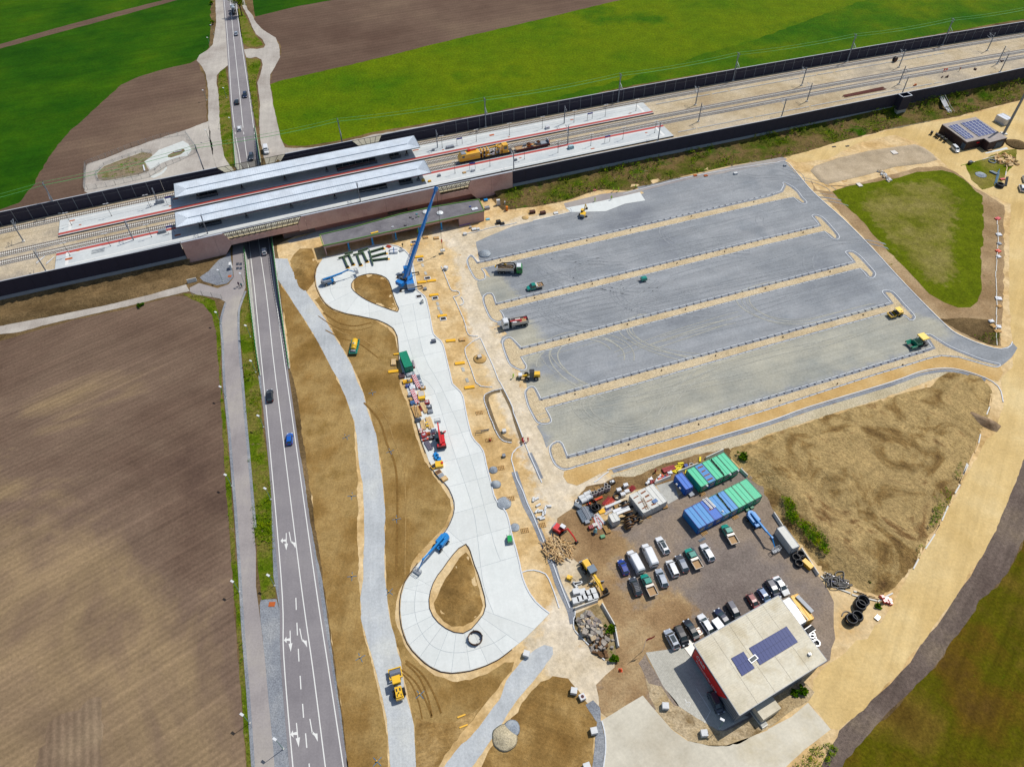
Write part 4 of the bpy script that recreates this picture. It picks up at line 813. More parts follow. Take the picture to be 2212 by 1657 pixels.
def wallprofile(name,pts,off,thick,mat,parent,loc,holes=None):
 """pts (s, z) outline in the plane of a wall across-track offset off"""
 f=off if callable(off)else(lambda s:off)
 mb=MB();n=len(pts)
 A=[RW(s,f(s),z)-loc for s,z in pts];B=[RW(s,f(s)-thick,z)-loc for s,z in pts]
 mb.add(A+B,[tuple(range(n)),tuple(range(n,2*n))[::-1]]+[(k,n+k,n+(k+1)%n,(k+1)%n)for k in range(n)])
 return build(name,mb,mat,parent)
l0=RW(-42,0,0);t=thing('noise_barrier','dark barrier walls beyond the far platform with glazed gaps over the road','noise barrier',l0,0,'noise barriers along the tracks')
fs=[SO(p,10.6)[0]for p in((467.5,361.2),(620,347),(760,304.5),(824,291))]
for a_,b_,sl,sr in((-42,fs[0],0,4.5),(fs[1],fs[2],4.5,4.0),(fs[3],66,3.0,0)):
 for k in range(max(1,int((b_-a_)/12))):
  nn_=max(1,int((b_-a_)/12));x0=a_+(b_-a_)*k/nn_;x1=a_+(b_-a_)*(k+1)/nn_
  bl=sl if k==0 else 0;br=sr if k==nn_-1 else 0
  wallprofile('barrier_panel',[(x0-bl*.0,10.6),(x0-bl,ZR)if bl else(x0,ZR),(x1+br,ZR)if br else(x1,ZR),(x1,10.6)],0,.25,PANEL,t,l0)
  wallprofile('coping',[(x0,10.6),(x1,10.6),(x1,10.75),(x0,10.75)],.05,.35,COPE,t,l0)
FRM=pm('dark_frame',S(52,50,48),.5,.3);CLR=clear_mat()
def glazing(label,s0,s1,zb,zt,off,slope0,slope1,n):
 f=off if callable(off)else(lambda s:off)
 l0=RW(s0,f(s0),zb);t=thing('glass_screen',label,'glass screen',l0,0,'glazed openings in the station walls')
 top0,top1,b0,b1=s0,s1,s0+slope0,s1-slope1
 for k in range(n):
  u0,u1=k/n,(k+1)/n
  q=[(top0+(top1-top0)*u0,zt),(b0+(b1-b0)*u0,zb),(b0+(b1-b0)*u1,zb),(top0+(top1-top0)*u1,zt)]
  mb=MB();mb.quad(*[RW(s,f(s)-.05,z)-l0 for s,z in q]);build('pane',mb,CLR,t)
  mb=MB();mb.bar(RW(q[0][0],f(q[0][0])-.05,q[0][1])-l0,RW(q[1][0],f(q[1][0])-.05,q[1][1])-l0,.13);build('mullion',mb,FRM,t)
 mb=MB()
 mb.bar(RW(s1,f(s1)-.05,zt)-l0,RW(b1,f(b1)-.05,zb)-l0,.13)
 for z,a_,b_ in((zt,top0,top1),(zb+.03,b0,b1),((zt+zb)/2,(top0+b0)/2,(top1+b1)/2)):
  for k in range(6):
   x0,x1=a_+(b_-a_)*k/6,a_+(b_-a_)*(k+1)/6;mb.bar(RW(x0,f(x0)-.05,z)-l0,RW(x1,f(x1)-.05,z)-l0,.13)
 build('screen_frame',mb,FRM,t)
 return t
glazing('glazed screen over the road beyond the far platform',fs[0],fs[1],ZR+.1,10.55,-.1,4.4,4.4,9)
glazing('small glazed screen beyond the far platform near the canopy end',fs[2],fs[3],ZR+.1,10.55,-.1,4,3,5)
# pink concrete station wall towards the forecourt
PINK=gm('pink_exposed_concrete',[S(208,166,156),S(226,186,174),S(234,198,186),S(218,178,168)],big=.06,fine=2.5,amp=.08,mid=.6,midamp=.05,bump=.15,rough=.9)
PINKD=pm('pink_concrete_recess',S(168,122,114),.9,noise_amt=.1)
sw0=RW(-37.4,NW(-37),0)
t=thing('station_wall','long pink concrete station wall with openings facing the forecourt','wall',sw0)
WO=lambda s:NW(s)+.1
def wp(name,pts,off=WO,th=.5,mat=PINK):return wallprofile(name,pts,off,th,mat,t,sw0)
wp('wall_panel',[(-37.4,8.2),(-37.4,-.6),(-27.0,-.6),(-27.0,8.2)])
wp('wall_panel',[(-26.94,8.2),(-26.94,-.6),(-25.6,-.6),(-22.5,3.2),(-22.5,5.2),(-24,8.2)])
wp('wall_panel',[(-22.44,5.2),(-22.44,3.2),(-10,3.2),(-10,5.2)]);wp('wall_panel',[(-9.94,5.2),(-9.94,3.2),(.6,3.0),(.6,5.2)])
for a_,b_ in((3.5,18),(18.06,32),(32.06,50)):wp('wall_panel',[(a_,8.2),(a_,2.6),(b_,2.6),(b_,8.2)]if b_<50 else[(a_,8.2),(a_,2.6),(b_,2.6),(52.4,2.6),(52.5,4.8),(51.2,8.2)])
wp('wall_panel',[(2.4,8.2),(.66,5.2),(.66,2.6),(3.44,2.6),(3.44,8.2)])
wp('wall_panel',[(52.6,4.8),(52.5,2.6),(64,2.6),(62.9,4.8)])
wp('wall_panel',[(64.1,8.2),(62.95,4.8),(64.05,2.6),(66.8,-.6),(72,-.6),(72,8.2)])
wp('wall_panel',[(72.06,8.2),(72.06,.0),(80.4,1.4),(80.4,8.2)])
wp('wall_coping',[(-37.4,8.2),(-24,8.2),(-24,8.36),(-37.4,8.36)],lambda s:NW(s)+.18,.66,COPE)
for a_,b_ in((2.4,26),(26,51.2),(64.1,80.4)):wp('wall_coping',[(a_,8.2),(b_,8.2),(b_,8.36),(a_,8.36)],lambda s:NW(s)+.18,.66,COPE)
for a_,b_ in((-24,-10),(-10,2.4),(51.2,64.1)):wp('wall_coping',[(a_,8.26),(b_,8.26),(b_,8.36),(a_,8.36)],lambda s:NW(s)+.12,.3,COPE)
REC=lambda s:NW(s)+1.5
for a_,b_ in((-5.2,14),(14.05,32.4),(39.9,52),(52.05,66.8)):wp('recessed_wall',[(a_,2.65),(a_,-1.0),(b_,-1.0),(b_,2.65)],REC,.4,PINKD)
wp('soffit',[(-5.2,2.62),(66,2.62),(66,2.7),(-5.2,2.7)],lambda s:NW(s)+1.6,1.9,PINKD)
glazing('long glazed opening in the pink wall above the road',-24,2.4,5.25,8.2,lambda s:NW(s)-.1,1.4,1.8,13)
glazing('short glazed opening in the pink wall beside the crane boom tip',51.2,64.1,4.85,8.2,lambda s:NW(s)-.1,1.3,1.2,7)
mb=MB();mb.loft([[RW(s,3+NW(s),.06),RW(s,1.9+NW(s),.06),RW(s,1.9+NW(s),3.4),RW(s,3+NW(s),3.4)]for s in(32.4,39.9)]);struct(build('passage_wall',mb,DARKC),'dark inner wall of the station passage')
# platforms
PLAT=gm('platform_paving',[S(198,204,206),S(210,214,214),S(218,222,220)],big=.08,fine=2.2,amp=.05,mid=.5,midamp=.04,bump=.1,rough=.85)
PLATS=pm('platform_side',S(92,88,92),.9);REDP=pm('red_paving',S(184,82,74),.85,noise_amt=.12,scale=3)
def platform(o0,o1,s0,s1,label,red_near,group='station platforms'):
 c=RW(s0,o0,ZR);t=thing('platform',label,'platform',c,0,group)
 S_=list(np.arange(s0,s1,8.))+[s1]
 mb=MB();mb.loft([[RW(s,o0,ZR)-c,RW(s,o1,ZR)-c,RW(s,o1,ZR+.55)-c,RW(s,o0,ZR+.55)-c]for s in S_]);build('platform_body',mb,PLATS,t)
 def sheet(nm,a,b,z,mat,x0=s0,x1=s1):
  mb=MB();L_=list(np.arange(x0,x1,8.))+[x1];n=len(L_)
  mb.add([RW(s,a,ZR+z)-c for s in L_]+[RW(s,b,ZR+z)-c for s in L_],[(n+i,n+i+1,i+1,i)for i in range(n-1)]);build(nm,mb,mat,t)
 sheet('paving',o0,o1,.56,PLAT)
 A,B=(o1,1)if red_near else(o0,-1)
 sheet('red_strip',A+B*.45,A+B*1.75,.572,REDP);sheet('tactile_line',A+B*2.2,A+B*2.65,.572,WHITE_P,s0+3,s1-3)
 C_,D_=(o0,-1)if red_near else(o1,1)
 sheet('tactile_line',C_+D_*1.3,C_+D_*1.75,.572,WHITE_P,s0+3,s1-3)
 lo,hi=min(o0,o1),max(o0,o1)
 for sA in(s0+3,s1-4):sheet('end_line',hi-1.3 if not red_near else hi-1.3,lo+1.3 if not red_near else lo+2.2,.574,WHITE_P,sA,sA+1.)
 return t
platform(-5.6,-15.5,-77,152.5,'far pale platform between first and second track',True)
platform(-25.4,-35.2,-77,151,'near pale platform beside the town-side wall',False)
# canopies
ROOFM=gm('canopy_sheet_metal',[S(212,222,232),S(224,232,240),S(216,226,236)],big=.05,fine=1.2,amp=.03,rough=.45,bump=0)
CDARK=pm('canopy_steel',S(34,34,38),.5,.4);GUT=pm('gutter_grey',S(120,136,152),.6)
def canopy(o0,o1,s0,s1,label):
 c=RW(s0,(o0+o1)/2,ZR+.55);t=thing('platform_canopy',label,'canopy',c,0,'platform canopies')
 ze,zv=9.85,9.5;m=(o0+o1)/2;L_=lambda s,o,z:RW(s,o,z)-c
 S_=list(np.arange(s0+4,s1-4,6.))+[s1-4]
 for side,lab in((o0,None),(o1,None)):
  mb=MB()
  n=len(S_)
  mb.add([L_(s,m,zv)for s in S_]+[L_(s if 0<i<n-1 else(s0 if i==0 else s1),side,ze)for i,s in enumerate(S_)],[(i,i+1,n+i+1,n+i)for i in range(n-1)])
  build('roof_pitch',mb,ROOFM,t)
 for e,v in((s0,s0+4),(s1,s1-4)):
  mb=MB();mb.quad(L_(e,o0,ze),L_(e,o1,ze),L_(v,m,zv));build('roof_hip',mb,ROOFM,t)
  mb=MB()
  for k in range(1,15):
   u=k/15;oo=o0+(o1-o0)*u;r=1-abs(2*u-1);mb.bar(L_(e,oo,ze+.03),L_(e+(v-e)*r,oo,ze+(zv-ze)*r+.03),.07,.09)
  build('hip_seams',mb,GUT,t)
 mb=MB()
 for s in np.arange(s0+.6,s1-.3,.8):
  r=min(1,abs(s-s0)/4,abs(s1-s)/4)
  for side in(o0,o1):
   q=side+(m-side)*r;mb.bar(L_(s,side,ze+.03),L_(s,q,ze+(zv-ze)*r+.03),.06,.08)
 build('standing_seams',mb,ROOFM,t)
 mb=MB()
 for a_,b_ in zip(S_,S_[1:]):mb.bar(L_(a_,m,zv+.06),L_(b_,m,zv+.06),.35,.14)
 build('gutter',mb,GUT,t)
 mb=MB()
 for a_,b_ in zip(np.linspace(s0,s1,16),np.linspace(s0,s1,16)[1:]):
  for side in(o0,o1):mb.bar(L_(a_,side,ze-.1),L_(b_,side,ze-.1),.12,.3)
 for e in(s0,s1):mb.bar(L_(e,o0,ze-.1),L_(e,o1,ze-.1),.12,.3)
 build('fascia',mb,pm('canopy_edge',S(150,160,170),.5),t)
 k=0
 for s in np.arange(s0+7,s1,15.6):
  p=L_(s,m-2.2,ZR+.55);an=rang(s)
  cbuild('ccol','column',lambda q:(q.box((0,0,1.6),(.45,.5,3.3)),q.bar((0,-.2,3.0),(0,-2.4,3.45),.3,.3),q.bar((0,.2,3.0),(0,4.2,3.2),.3,.3)),CDARK,t,(p.x,p.y,0),an)
  cbuild('cped','pedestal',lambda q:q.box((0,0,.35),(1.1,1.0,.7)),pm('pedestal_grey',S(130,134,140),.8),t,(p.x,p.y-.0,0),an)
 return t
canopy(-3.9,-13.3,-37.5,52.5,'long pale metal canopy above the far platform')
canopy(-22.9,-32.3,-38,51.5,'long pale metal canopy above the near platform')
def enclosure(p0,p1,w,label,glass=True,z=ZR+.56):
 a,b=W(p0,z),W(p1,z);c=(a+b)/2;L=(b-a).length;an=AT_((b-a).y,(b-a).x)
 t=thing('stair_enclosure',label,'stair enclosure',(c.x,c.y,z),an)
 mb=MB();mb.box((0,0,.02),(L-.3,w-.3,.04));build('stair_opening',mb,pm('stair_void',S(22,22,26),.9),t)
 for k in range(max(2,int(L/2.4))):
  x=-L/2+L*(k+.5)/max(2,int(L/2.4))
  for y in(-w/2,w/2):mb=MB();mb.box((x,y,.55),(L/max(2,int(L/2.4))-.1,.08,1.1));build('parapet_panel',mb,glass_mat('smoked_glass',(.05,.06,.07,1)),t)
 mb=MB()
 for y in(-w/2,w/2):mb.bar((-L/2,y,1.15),(L/2,y,1.15),.1)
 for x in(-L/2,L/2):mb.bar((x,-w/2,1.15),(x,w/2,1.15),.1);mb.bar((x,-w/2,.1),(x,w/2,.1),.1)
 build('handrail',mb,CDARK,t)
 mb=MB()
 for k in range(int(L/.35)):mb.box((-L/2+.3+k*.33,0,.05+.001*k),(.06,w-.5,.02))
 build('stair_nosings',mb,GUT,t)
z7=lambda x,y:((600+x/4.655)/1.7179,(600+y/4.655)/1.7179)
enclosure(z7(650,620),z7(965,555),2.6,'dark rectangular frame on the far platform below the canopy')
enclosure(z7(700,1110),z7(1030,1040),2.6,'dark rectangular frame on the near platform below the canopy')
enclosure(T('10',700,1470),T('10',1040,1395),3.,'open stairwell on the far platform under the canopy edge')
enclosure(T('10',880,1650),T('10',1130,1610),3.,'open stairwell on the near platform under the canopy edge')
enclosure(T('10',1160,1370),T('10',1245,1350),2.6,'glass lift shaft on the far platform at the canopy end')
enclosure(T('10',1240,1590),T('10',1350,1570),2.6,'glass lift shaft on the near platform at the canopy end')
# platform lamps and name boards
LAMPG=pm('lamp_grey',S(70,74,80),.5,.5);LAMPW=pm('lamp_head_white',S(232,234,236),.5);BLUES=pm('sign_blue',S(16,34,140),.5)
def plat_lamp(p,label,h=5.0):
 c=W(p,ZR+.56);t=thing('platform_lamp',label,'lamp post',c,rang(0),'platform lamps')
 cbuild('plp','pole',lambda q:q.cyl((0,0,0),(0,0,h),.08,8,.05),LAMPG,t);cbuild('plh','lamp_head',lambda q:(q.box((.55,0,h+.02),(.7,.25,.09)),q.box((-.55,0,h+.02),(.7,.25,.09)),q.box((0,0,h),(.5,.1,.06))),LAMPW,t)
 cbuild('plb','base_plate',lambda q:q.box((0,0,.03),(.35,.35,.06)),LAMPG,t)
ordn=('first','second','third','fourth','fifth','sixth','seventh','eighth','ninth','tenth','eleventh','twelfth')
for k,s_ in enumerate(Q('01 620,290 965,210 1300,135 10 1610,1280 1905,1225 2190,1170 20 262,1112 535,1060 805,1008 1070,960')):plat_lamp(s_,'twin-headed lamp on the far platform, %s from its west end'%ordn[k])
for k,s_ in enumerate(Q('01 605,552 955,470 1310,392 10 1720,1500 2022,1440 20 107,1378 397,1320 680,1262 957,1205 1232,1150')):plat_lamp(s_,'twin-headed lamp on the near platform, %s from its west end'%ordn[k])
def nameboard(a,b,label):
 A,B=W(a,ZR+.56),W(b,ZR+.56);c=(A+B)/2;L=(B-A).length;t=thing('name_board',label,'station sign',c,AT_((B-A).y,(B-A).x),'blue station name boards')
 for x in(-L/2,L/2):mb=MB();mb.box((x,0,1.3),(.1,.1,2.6));build('post',mb,LAMPG,t)
 mb=MB();mb.box((0,0,2.6),(L+.1,.2,.5));build('sign_panel',mb,BLUES,t)
nameboard(T('01',1447,110),T('01',1500,98),'blue name board at the west end of the far platform roof')
nameboard(T('01',1457,362),T('01',1508,350),'blue name board at the west end of the near platform roof')
nameboard(T('10',1737,1258),T('10',1783,1248),'blue name board on the far platform just east of the canopy')
nameboard(T('10',1847,1470),T('10',1895,1465),'blue name board on the near platform beside the yellow work train')
nameboard(T('20',650,1040),T('20',692,1030),'blue name board toward the east end of the far platform')
nameboard(T('20',800,1237),T('20',843,1228),'blue name board toward the east end of the near platform')
# manhole covers and small things on platforms
ORC=pm('rust_orange_cover',S(186,98,50),.8)
def cover(p,w,l,label,z=ZR+.56,mat=ORC,rz=None,name='cover_plate',h=.05,group='orange cover plates'):
 c=W(p,z);o=ubox(name,(c.x,c.y,z+h/2+.002),(l,w,h),rang(0)if rz is None else rz,mat);tag(o,label,'cover',group)
for k,(ij,x,y,l,w_)in enumerate((('01',625,250,1.6,.7),('01',693,287,.8,.5),('01',1517,62,1.9,.7),('01',1470,125,.8,.6),('01',675,510,.9,.6),('01',595,580,2.2,1.),('01',1535,375,2.,.8),('01',1480,328,.9,.5),('10',2037,1170,2.,1.1),('10',2185,1187,.9,.5),('10',1380,1300,2.4,.6),('10',1617,1298,.8,.5),('10',1133,1425,3.0,.9),('20',517,1037,1.4,.6),('20',1020,982,1.,.5),('20',697,1287,1.6,.6),('20',1160,1150,1.,.5),('20',72,1367,.9,.5))):
 cover(T(ij,x,y),w_,l,'orange cover plate, %s of those on the platforms counted from the west'%(ordn+('thirteenth','fourteenth','fifteenth','sixteenth','seventeenth','eighteenth'))[k])
# catenary masts
STEEL=pm('galvanised_steel',S(150,158,168),.5,.4,noise_amt=.1);WIREM=pm('wire',S(110,180,110),.6);WIREG=pm('catenary_wire',S(120,120,120),.5,.5)
def mast(p,label,h=8.2,arm=0.,feeder=False,z=ZR,w_=.34,side=-1):
 c=W(p,z);s=SO(p,z)[0];t=thing('catenary_mast',label,'catenary mast',c,rang(s),'catenary masts')
 cbuild(('mast',h,w_),'pole',lambda q:q.box((0,0,h/2),(w_,w_,h),taper=.75),STEEL,t);cbuild('mfoot','footing',lambda q:q.box((0,0,.15),(.9,.9,.3)),SLEEP,t)
 if arm:
  mb=MB();y=arm
  mb.bar((0,0,h-1.4),(0,y,h-1.0),.09);mb.bar((0,0,h-2.9),(0,y,h-1.0),.08);mb.bar((0,0,h-2.9),(0,y*1.15,h-2.5),.08);mb.bar((0,0,h-.2),(0,y,h-1.),.05);build('cantilever',mb,STEEL,t)
 if feeder:
  mb=MB();mb.bar((0,-1.3,h-.3),(0,1.3,h-.3),.12);mb.bar((0,-1.0,h-1.3),(0,1.0,h-1.3),.12);mb.bar((0,0,h-3.5),(0,-2.6,h-5.),.1);mb.bar((0,0,h-5.2),(0,-2.6,h-5.),.1);mb.bar((0,0,h-4.5),(0,-1.8,h-6.3),.1);build('crossarm',mb,STEEL,t)
  mb=MB()
  for y in(-1.2,1.2,-.9,.9):mb.cyl((0,y,h-(.3 if abs(y)>1 else 1.3)),(0,y,h-(.3 if abs(y)>1 else 1.3)+.35),.12,6)
  build('insulators',mb,pm('insulator_dark',S(60,70,66),.4),t)
 return t
fm=Q('01 515,185 00 1780,1520 10 755,1285 1985,1100 20 915,885 1907,700 30 683,535 1505,395')
for k,p in enumerate(fm):mast(p,'tall grey catenary mast at the far barrier, %s from the west'%ordn[k],12.2,feeder=True,w_=.42)
for k,(p,h,a)in enumerate(zip(Q('01 205,430 400,690 1160,430 20 450,1080 1585,910 1610,1055 1260,1225 15,1480 480,1255 30 290,742 335,880 115,1015 1130,585 1130,730 1150,830 1893,440 1980,555 2005,625 10 1570,1290 11 905,95 01 1800,375 1375,118'),(8.2,)*3+(8.0,)*18+(7.,),(3,3,3,-2,3,-3,3,3,3,3,3,3,3,-3,3,3,-3,3,-2,3,3,2))):
 nm=('between the tracks near the west end','inside the near barrier near the west end','standing on the near platform at its west part','on the far platform beside the lamps east of the canopy','in the ballast just beyond the far platform end','in the ballast beyond the near platform end','at the near barrier by the near platform end','thick, at the parapet next to the near platform','on the near platform beside wrapped boxes','beside the first track, before the cable drum','between third track and barrier, before the rust-brown rails','at the near barrier with bundled brackets','just beyond the cable drum on the ballast','beside the third track near the buttress','standing in the barrier buttress','beside the first track toward the far end','beside the third track toward the far end','at the near barrier toward the far end','on the far platform right of the canopy','at the parapet behind the kiosk roof','at the parapet above the underpass','lattice, on the far platform before the canopy')[k]
 mast(p,'grey catenary mast '+nm,h,a)
ft=[W(p,ZR)for p in fm];ft=[ft[0]-(ft[1]-ft[0])]+ft+[ft[-1]+(ft[-1]-ft[-2]),ft[-1]+2*(ft[-1]-ft[-2])]
for k,(dy,dz)in enumerate(((1.2,11.9),(-1.2,11.9),(.9,10.9))):
 t=thing('overhead_wire','green overhead wire on the far masts, %s'%('upper outer','upper inner','lower')[k],'wire',ft[0],0,'overhead wires');mb=MB()
 for a_,b_ in zip(ft,ft[1:]):
  pts=[a_.lerp(b_,u)+V_((RN[0]*dy,RN[1]*dy,dz-3.2*u*(1-u)))for u in np.linspace(0,1,9)]
  for c_,d_ in zip(pts,pts[1:]):mb.bar(c_-ft[0],d_-ft[0],.08)
 build('strand',mb,WIREM,t)
for off,lb in((-3.7,'first'),(-18.1,'second'),(-23.1,'third')):
 o0=RW(-150,off,0);t=thing('overhead_wire','thin contact wire above the %s track'%lb,'wire',o0,0,'overhead wires');mb=MB()
 for s in range(-150,430,10):mb.bar(RW(s,off,ZR+5.4)-o0,RW(s+10,off,ZR+5.4)-o0,.03)
 build('strand',mb,WIREG,t)
o0=W(T('01',1730,230),14);t=thing('overhead_wire','long thin feeder wire crossing in front of the near canopy','wire',RW(-38,-38,13),0,'overhead wires');mb=MB()
for a_,b_ in(((-60,-38.4,13.),(-33,-38.2,13.2)),((-33,-38.2,13.2),(0,-38.2,12)),((0,-38.2,12),(38,-39.2,12.6))):mb.bar(RW(*a_)-RW(-38,-38,13),RW(*b_)-RW(-38,-38,13),.05)
build('strand',mb,WIREG,t)
# bus loop in concrete slabs
OUT=GP('11 575,582 700,555 820,522 950,485 1060,465 1150,463 1220,475 1275,505 1310,540 1332,575 1350,630 1365,700 1380,800 1390,862 1430,885 1462,920 1476,970 1490,1030 1508,1130 1523,1215 1545,1255 1590,1288 1612,1325 1632,1400 1655,1500 1680,1600 12 1690,0 1740,50 1775,90 1790,140 1820,300 1858,450 1885,495 1940,550 1968,610 1985,700 2020,830 2050,960 2065,1005 2120,1060 2165,1130 2190,1230 22 0,1330 30,1430 60,1550 23 80,0 120,110 180,210 250,280 320,335 265,395 170,490 120,540 60,590 0,637 13 2100,722 1980,780 1850,822 1700,842 1600,830 1500,782 1430,725 1350,642 1300,560 1262,440 1247,300 1255,180 1290,60 12 1340,1640 1400,1555 1500,1435 1600,1320 1660,1230 1698,1140 1710,1070 1700,1000 1655,900 1600,840 1535,772 1500,690 1470,600 1430,490 1400,380 1370,280 1330,140 1295,20 11 1238,1450 1235,1350 1225,1250 1190,1180 1130,1140 1050,1105 900,1073 770,1048 660,1008 600,958 560,900 525,820 513,735 525,665 550,620')
HU=GP('11 985,710 1060,718 1130,750 1160,800 1190,900 1215,970 1238,1020 1225,1040 1150,1018 1030,972 940,930 860,872 826,832 823,800 850,760 900,727')
HL=GP('12 1815,1386 1840,1410 1862,1480 1900,1600 13 1925,0 1952,100 1980,200 1986,270 1970,330 1900,422 1850,475 1790,503 1700,490 1600,432 1530,355 1500,285 1496,200 1520,100 1560,15 12 1600,1620 1680,1505 1760,1415')
bl=OUT[0].copy();t=thing('bus_loop','large white concrete bus loop with two teardrop islands','concrete road',(bl.x,bl.y,0))
lo_=lambda P:[p-bl for p in P]
patch('joint_base',lo_(OUT),5,JOINT,parent=t,holes=[lo_(HU),lo_(HL)])
segs=[]
def seg(*q):
 for a_,b_ in zip(q,q[1:]):segs.append((a_,b_))
m1=CM_(GP('11 1130,700 1200,860 1290,1200 1400,1560 12 1540,60 1700,560 1850,1000 1905,1250 13 1960,60 2040,300 2090,420'),3)
m2=CM_(GP('11 1290,560 1330,820 1440,1380 12 1600,30 1830,560 1990,1130 2080,1450 13 2211,90 2290,330'),3)
m3=[]and GP('11 1240,1080 1300,1330 1330,1657 12 1460,80 1660,680 1790,1100');seg(*m1);seg(*m2);
d_=(m1[-8]-m1[6]);L_=d_.length;d_.normalize();n_=V_((-d_.y,d_.x,0))
for k in range(1,14):
 p=m1[3]+(W(T('13',2000,200))-m1[3])*(k/14.);seg(p-n_*17,p+n_*17)
cu=(W(T('11',960,800)));cl=W(T('13',1760,230))
for k in range(8):a_=rad(100+k*30);seg(cu+V_((CO_(a_),SI_(a_),0))*3.5,cu+V_((CO_(a_),SI_(a_),0))*22)
for k in range(14):a_=rad(150+k*14.5);seg(cl+V_((CO_(a_),SI_(a_),0))*5.,cl+V_((CO_(a_),SI_(a_),0))*24)
ringl=CM_(GP('12 1480,1640 13 1400,60 1370,260 1400,430 1500,590 1640,660 1800,665 1960,620 2100,560 23 60,420'),4);seg(*ringl)
ringu=CM_(GP('11 1100,640 950,650 800,680 680,740 640,830 680,930 750,1000'),4);seg(*ringu)
seg(*GP('11 640,560 700,720'));seg(*GP('11 1060,460 1120,700'));seg(*GP('11 900,490 960,690'));seg(*GP('12 1410,1570 1530,1657'));seg(*GP('12 1560,1370 1760,1620'));seg(*GP('12 1640,1250 1810,1400'));seg(*GP('12 1690,1185 1745,1205 1810,1330 1870,1320'))
V=[V_((p.x,p.y))for p in OUT];E_=[(i,(i+1)%len(OUT))for i in range(len(OUT))]
for h_ in(HU,HL):o=len(V);V+=[V_((p.x,p.y))for p in h_];E_+=[(o+i,o+(i+1)%len(h_))for i in range(len(h_))]
for a_,b_ in segs:o=len(V);V+=[V_((a_.x,a_.y)),V_((b_.x,b_.y))];E_.append((o,o+1))
r=delaunay_2d_cdt(V,E_,[],0,1e-4);cv,ce,cf,_,oe,_=r
ncon=set()
for e_,orig in zip(ce,oe):
 if len(orig):ncon.add((min(e_),max(e_)))
eo={}
for i,f in enumerate(cf):
 for a_,b_ in zip(f,f[1:]+f[:1]):eo.setdefault((min(a_,b_),max(a_,b_)),[]).append(i)
par=list(range(len(cf)))
def find(i):
 while par[i]!=i:par[i]=par[par[i]];i=par[i]
 return i
for e_,fsx in eo.items():
 if e_ not in ncon and len(fsx)==2:par[find(fsx[0])]=find(fsx[1])
cc=np.array([[sum(cv[i].x for i in f)/3,sum(cv[i].y for i in f)/3]for f in cf])
A_=lambda P:np.array([[p.x,p.y]for p in P])
ok=inside(cc[:,0],cc[:,1],A_(OUT))&~inside(cc[:,0],cc[:,1],A_(HU))&~inside(cc[:,0],cc[:,1],A_(HL))
grp={}
for i,f in enumerate(cf):
 if ok[i]:grp.setdefault(find(i),[]).append(f)
CV=[gm('slab_concrete_%s'%q,[S(*[v+dv for v in(222,226,223)]),S(*[v+dv for v in(227,230,227)]),S(*[v+dv for v in(223,226,222)])],big=.07,fine=1.5,amp=.035,mid=.35,midamp=.03,streak=(rad(98),.8,.03,14),bump=.08,rough=.8)for q,dv in(('a',0),('b',4),('c',-3))]
for g_,fl in grp.items():
 used=sorted({i for f in fl for i in f});mp={i:k for k,i in enumerate(used)}
 b=bmesh.new();vs_=[b.verts.new((cv[i].x-bl.x,cv[i].y-bl.y,.058))for i in used]
 for f in fl:
  try:b.faces.new([vs_[mp[i]]for i in f])
  except ValueError:pass
 area=sum(f.calc_area()for f in b.faces)
 if area<.05:b.free();continue
 bmesh.ops.recalc_face_normals(b,faces=b.faces)
 if sum(f.normal.z*f.calc_area()for f in b.faces)<0:bmesh.ops.reverse_faces(b,faces=b.faces)
 if area>2:bmesh.ops.inset_region(b,faces=b.faces,thickness=.045,depth=0,use_boundary=True)
 if area>2:
  bd_=[f for f in b.faces if all(False for v in f.verts)]
  keep=set();
  rim=[f for f in b.faces if any(e.is_boundary for e in f.edges)]
  bmesh.ops.delete(b,geom=[f for f in rim if f.calc_area()<.045*1.3*max(e.calc_length()for e in f.edges)+.0],context='FACES')
 me=bpy.data.meshes.new('concrete_slab');b.to_mesh(me);b.free();mk('concrete_slab',me,RC_(CV),t)
def kerb2(txt,label,mat=KERBM,w=.3,h=.12,L=2.0,closed=False,z=.05):
 pts=txt if isinstance(txt,list)else GP(txt);pts=CM_(pts+([pts[0]]if closed else[]),3);c=pts[0]
 t_=thing('kerb',label,'kerb',(c.x,c.y,0));kerb([p-V_((c.x,c.y,0))for p in pts],mat,t_,w,h,L,.015,z)
kerb2('11 575,577 700,550 820,518 950,481 1060,461 1150,459 1222,471 1278,501 1314,536 1336,571 1355,628 1370,700 1385,800 1395,860 1433,880 1467,917 1481,968 1495,1030 1513,1130 1528,1213 1549,1251 1594,1285 1617,1323 1637,1400 1660,1500 1685,1600 12 1694,-2 1744,47 1780,88 1795,140 1825,300 1863,448 1889,492 1944,547 1973,609 1990,700 2025,830 2055,958 2069,1002 2124,1057 2170,1129 2195,1230 22 6,1330 36,1430 66,1550 23 86,0 126,108 185,206 255,276 325,330','white kerb along the east side of the bus loop')
kerb2('11 1233,1450 1230,1350 1220,1252 1186,1184 1128,1145 1048,1110 900,1079 768,1054 657,1013 595,962 555,903 519,822 507,735 519,662 545,616','dark steel edge along the upper west rim of the bus loop',STEELK,.14,.16)
kerb2('23 0,642 13 2100,728 1980,786 1850,828 1700,848 1600,836 1496,787 1426,729 1345,646 1295,563 1256,441 1241,300 1249,178 1284,57 12 1335,1636 1396,1550','dark steel edge around the lower end of the bus loop',STEELK,.14,.16)
kerb2('12 1605,1322 1665,1232 1704,1141 1716,1070 1706,998 1660,896 1604,836 1539,768 1500,680','dark steel edge along the waist of the bus loop',STEELK,.14,.16)
kerb2('12 1325,140 1365,280 1395,382 1425,492 1465,602','dark steel edge beside the timber stacks',STEELK,.14,.16)
kerb2(HU,'dark steel edge around the upper teardrop island',STEELK,.14,.16,closed=True)
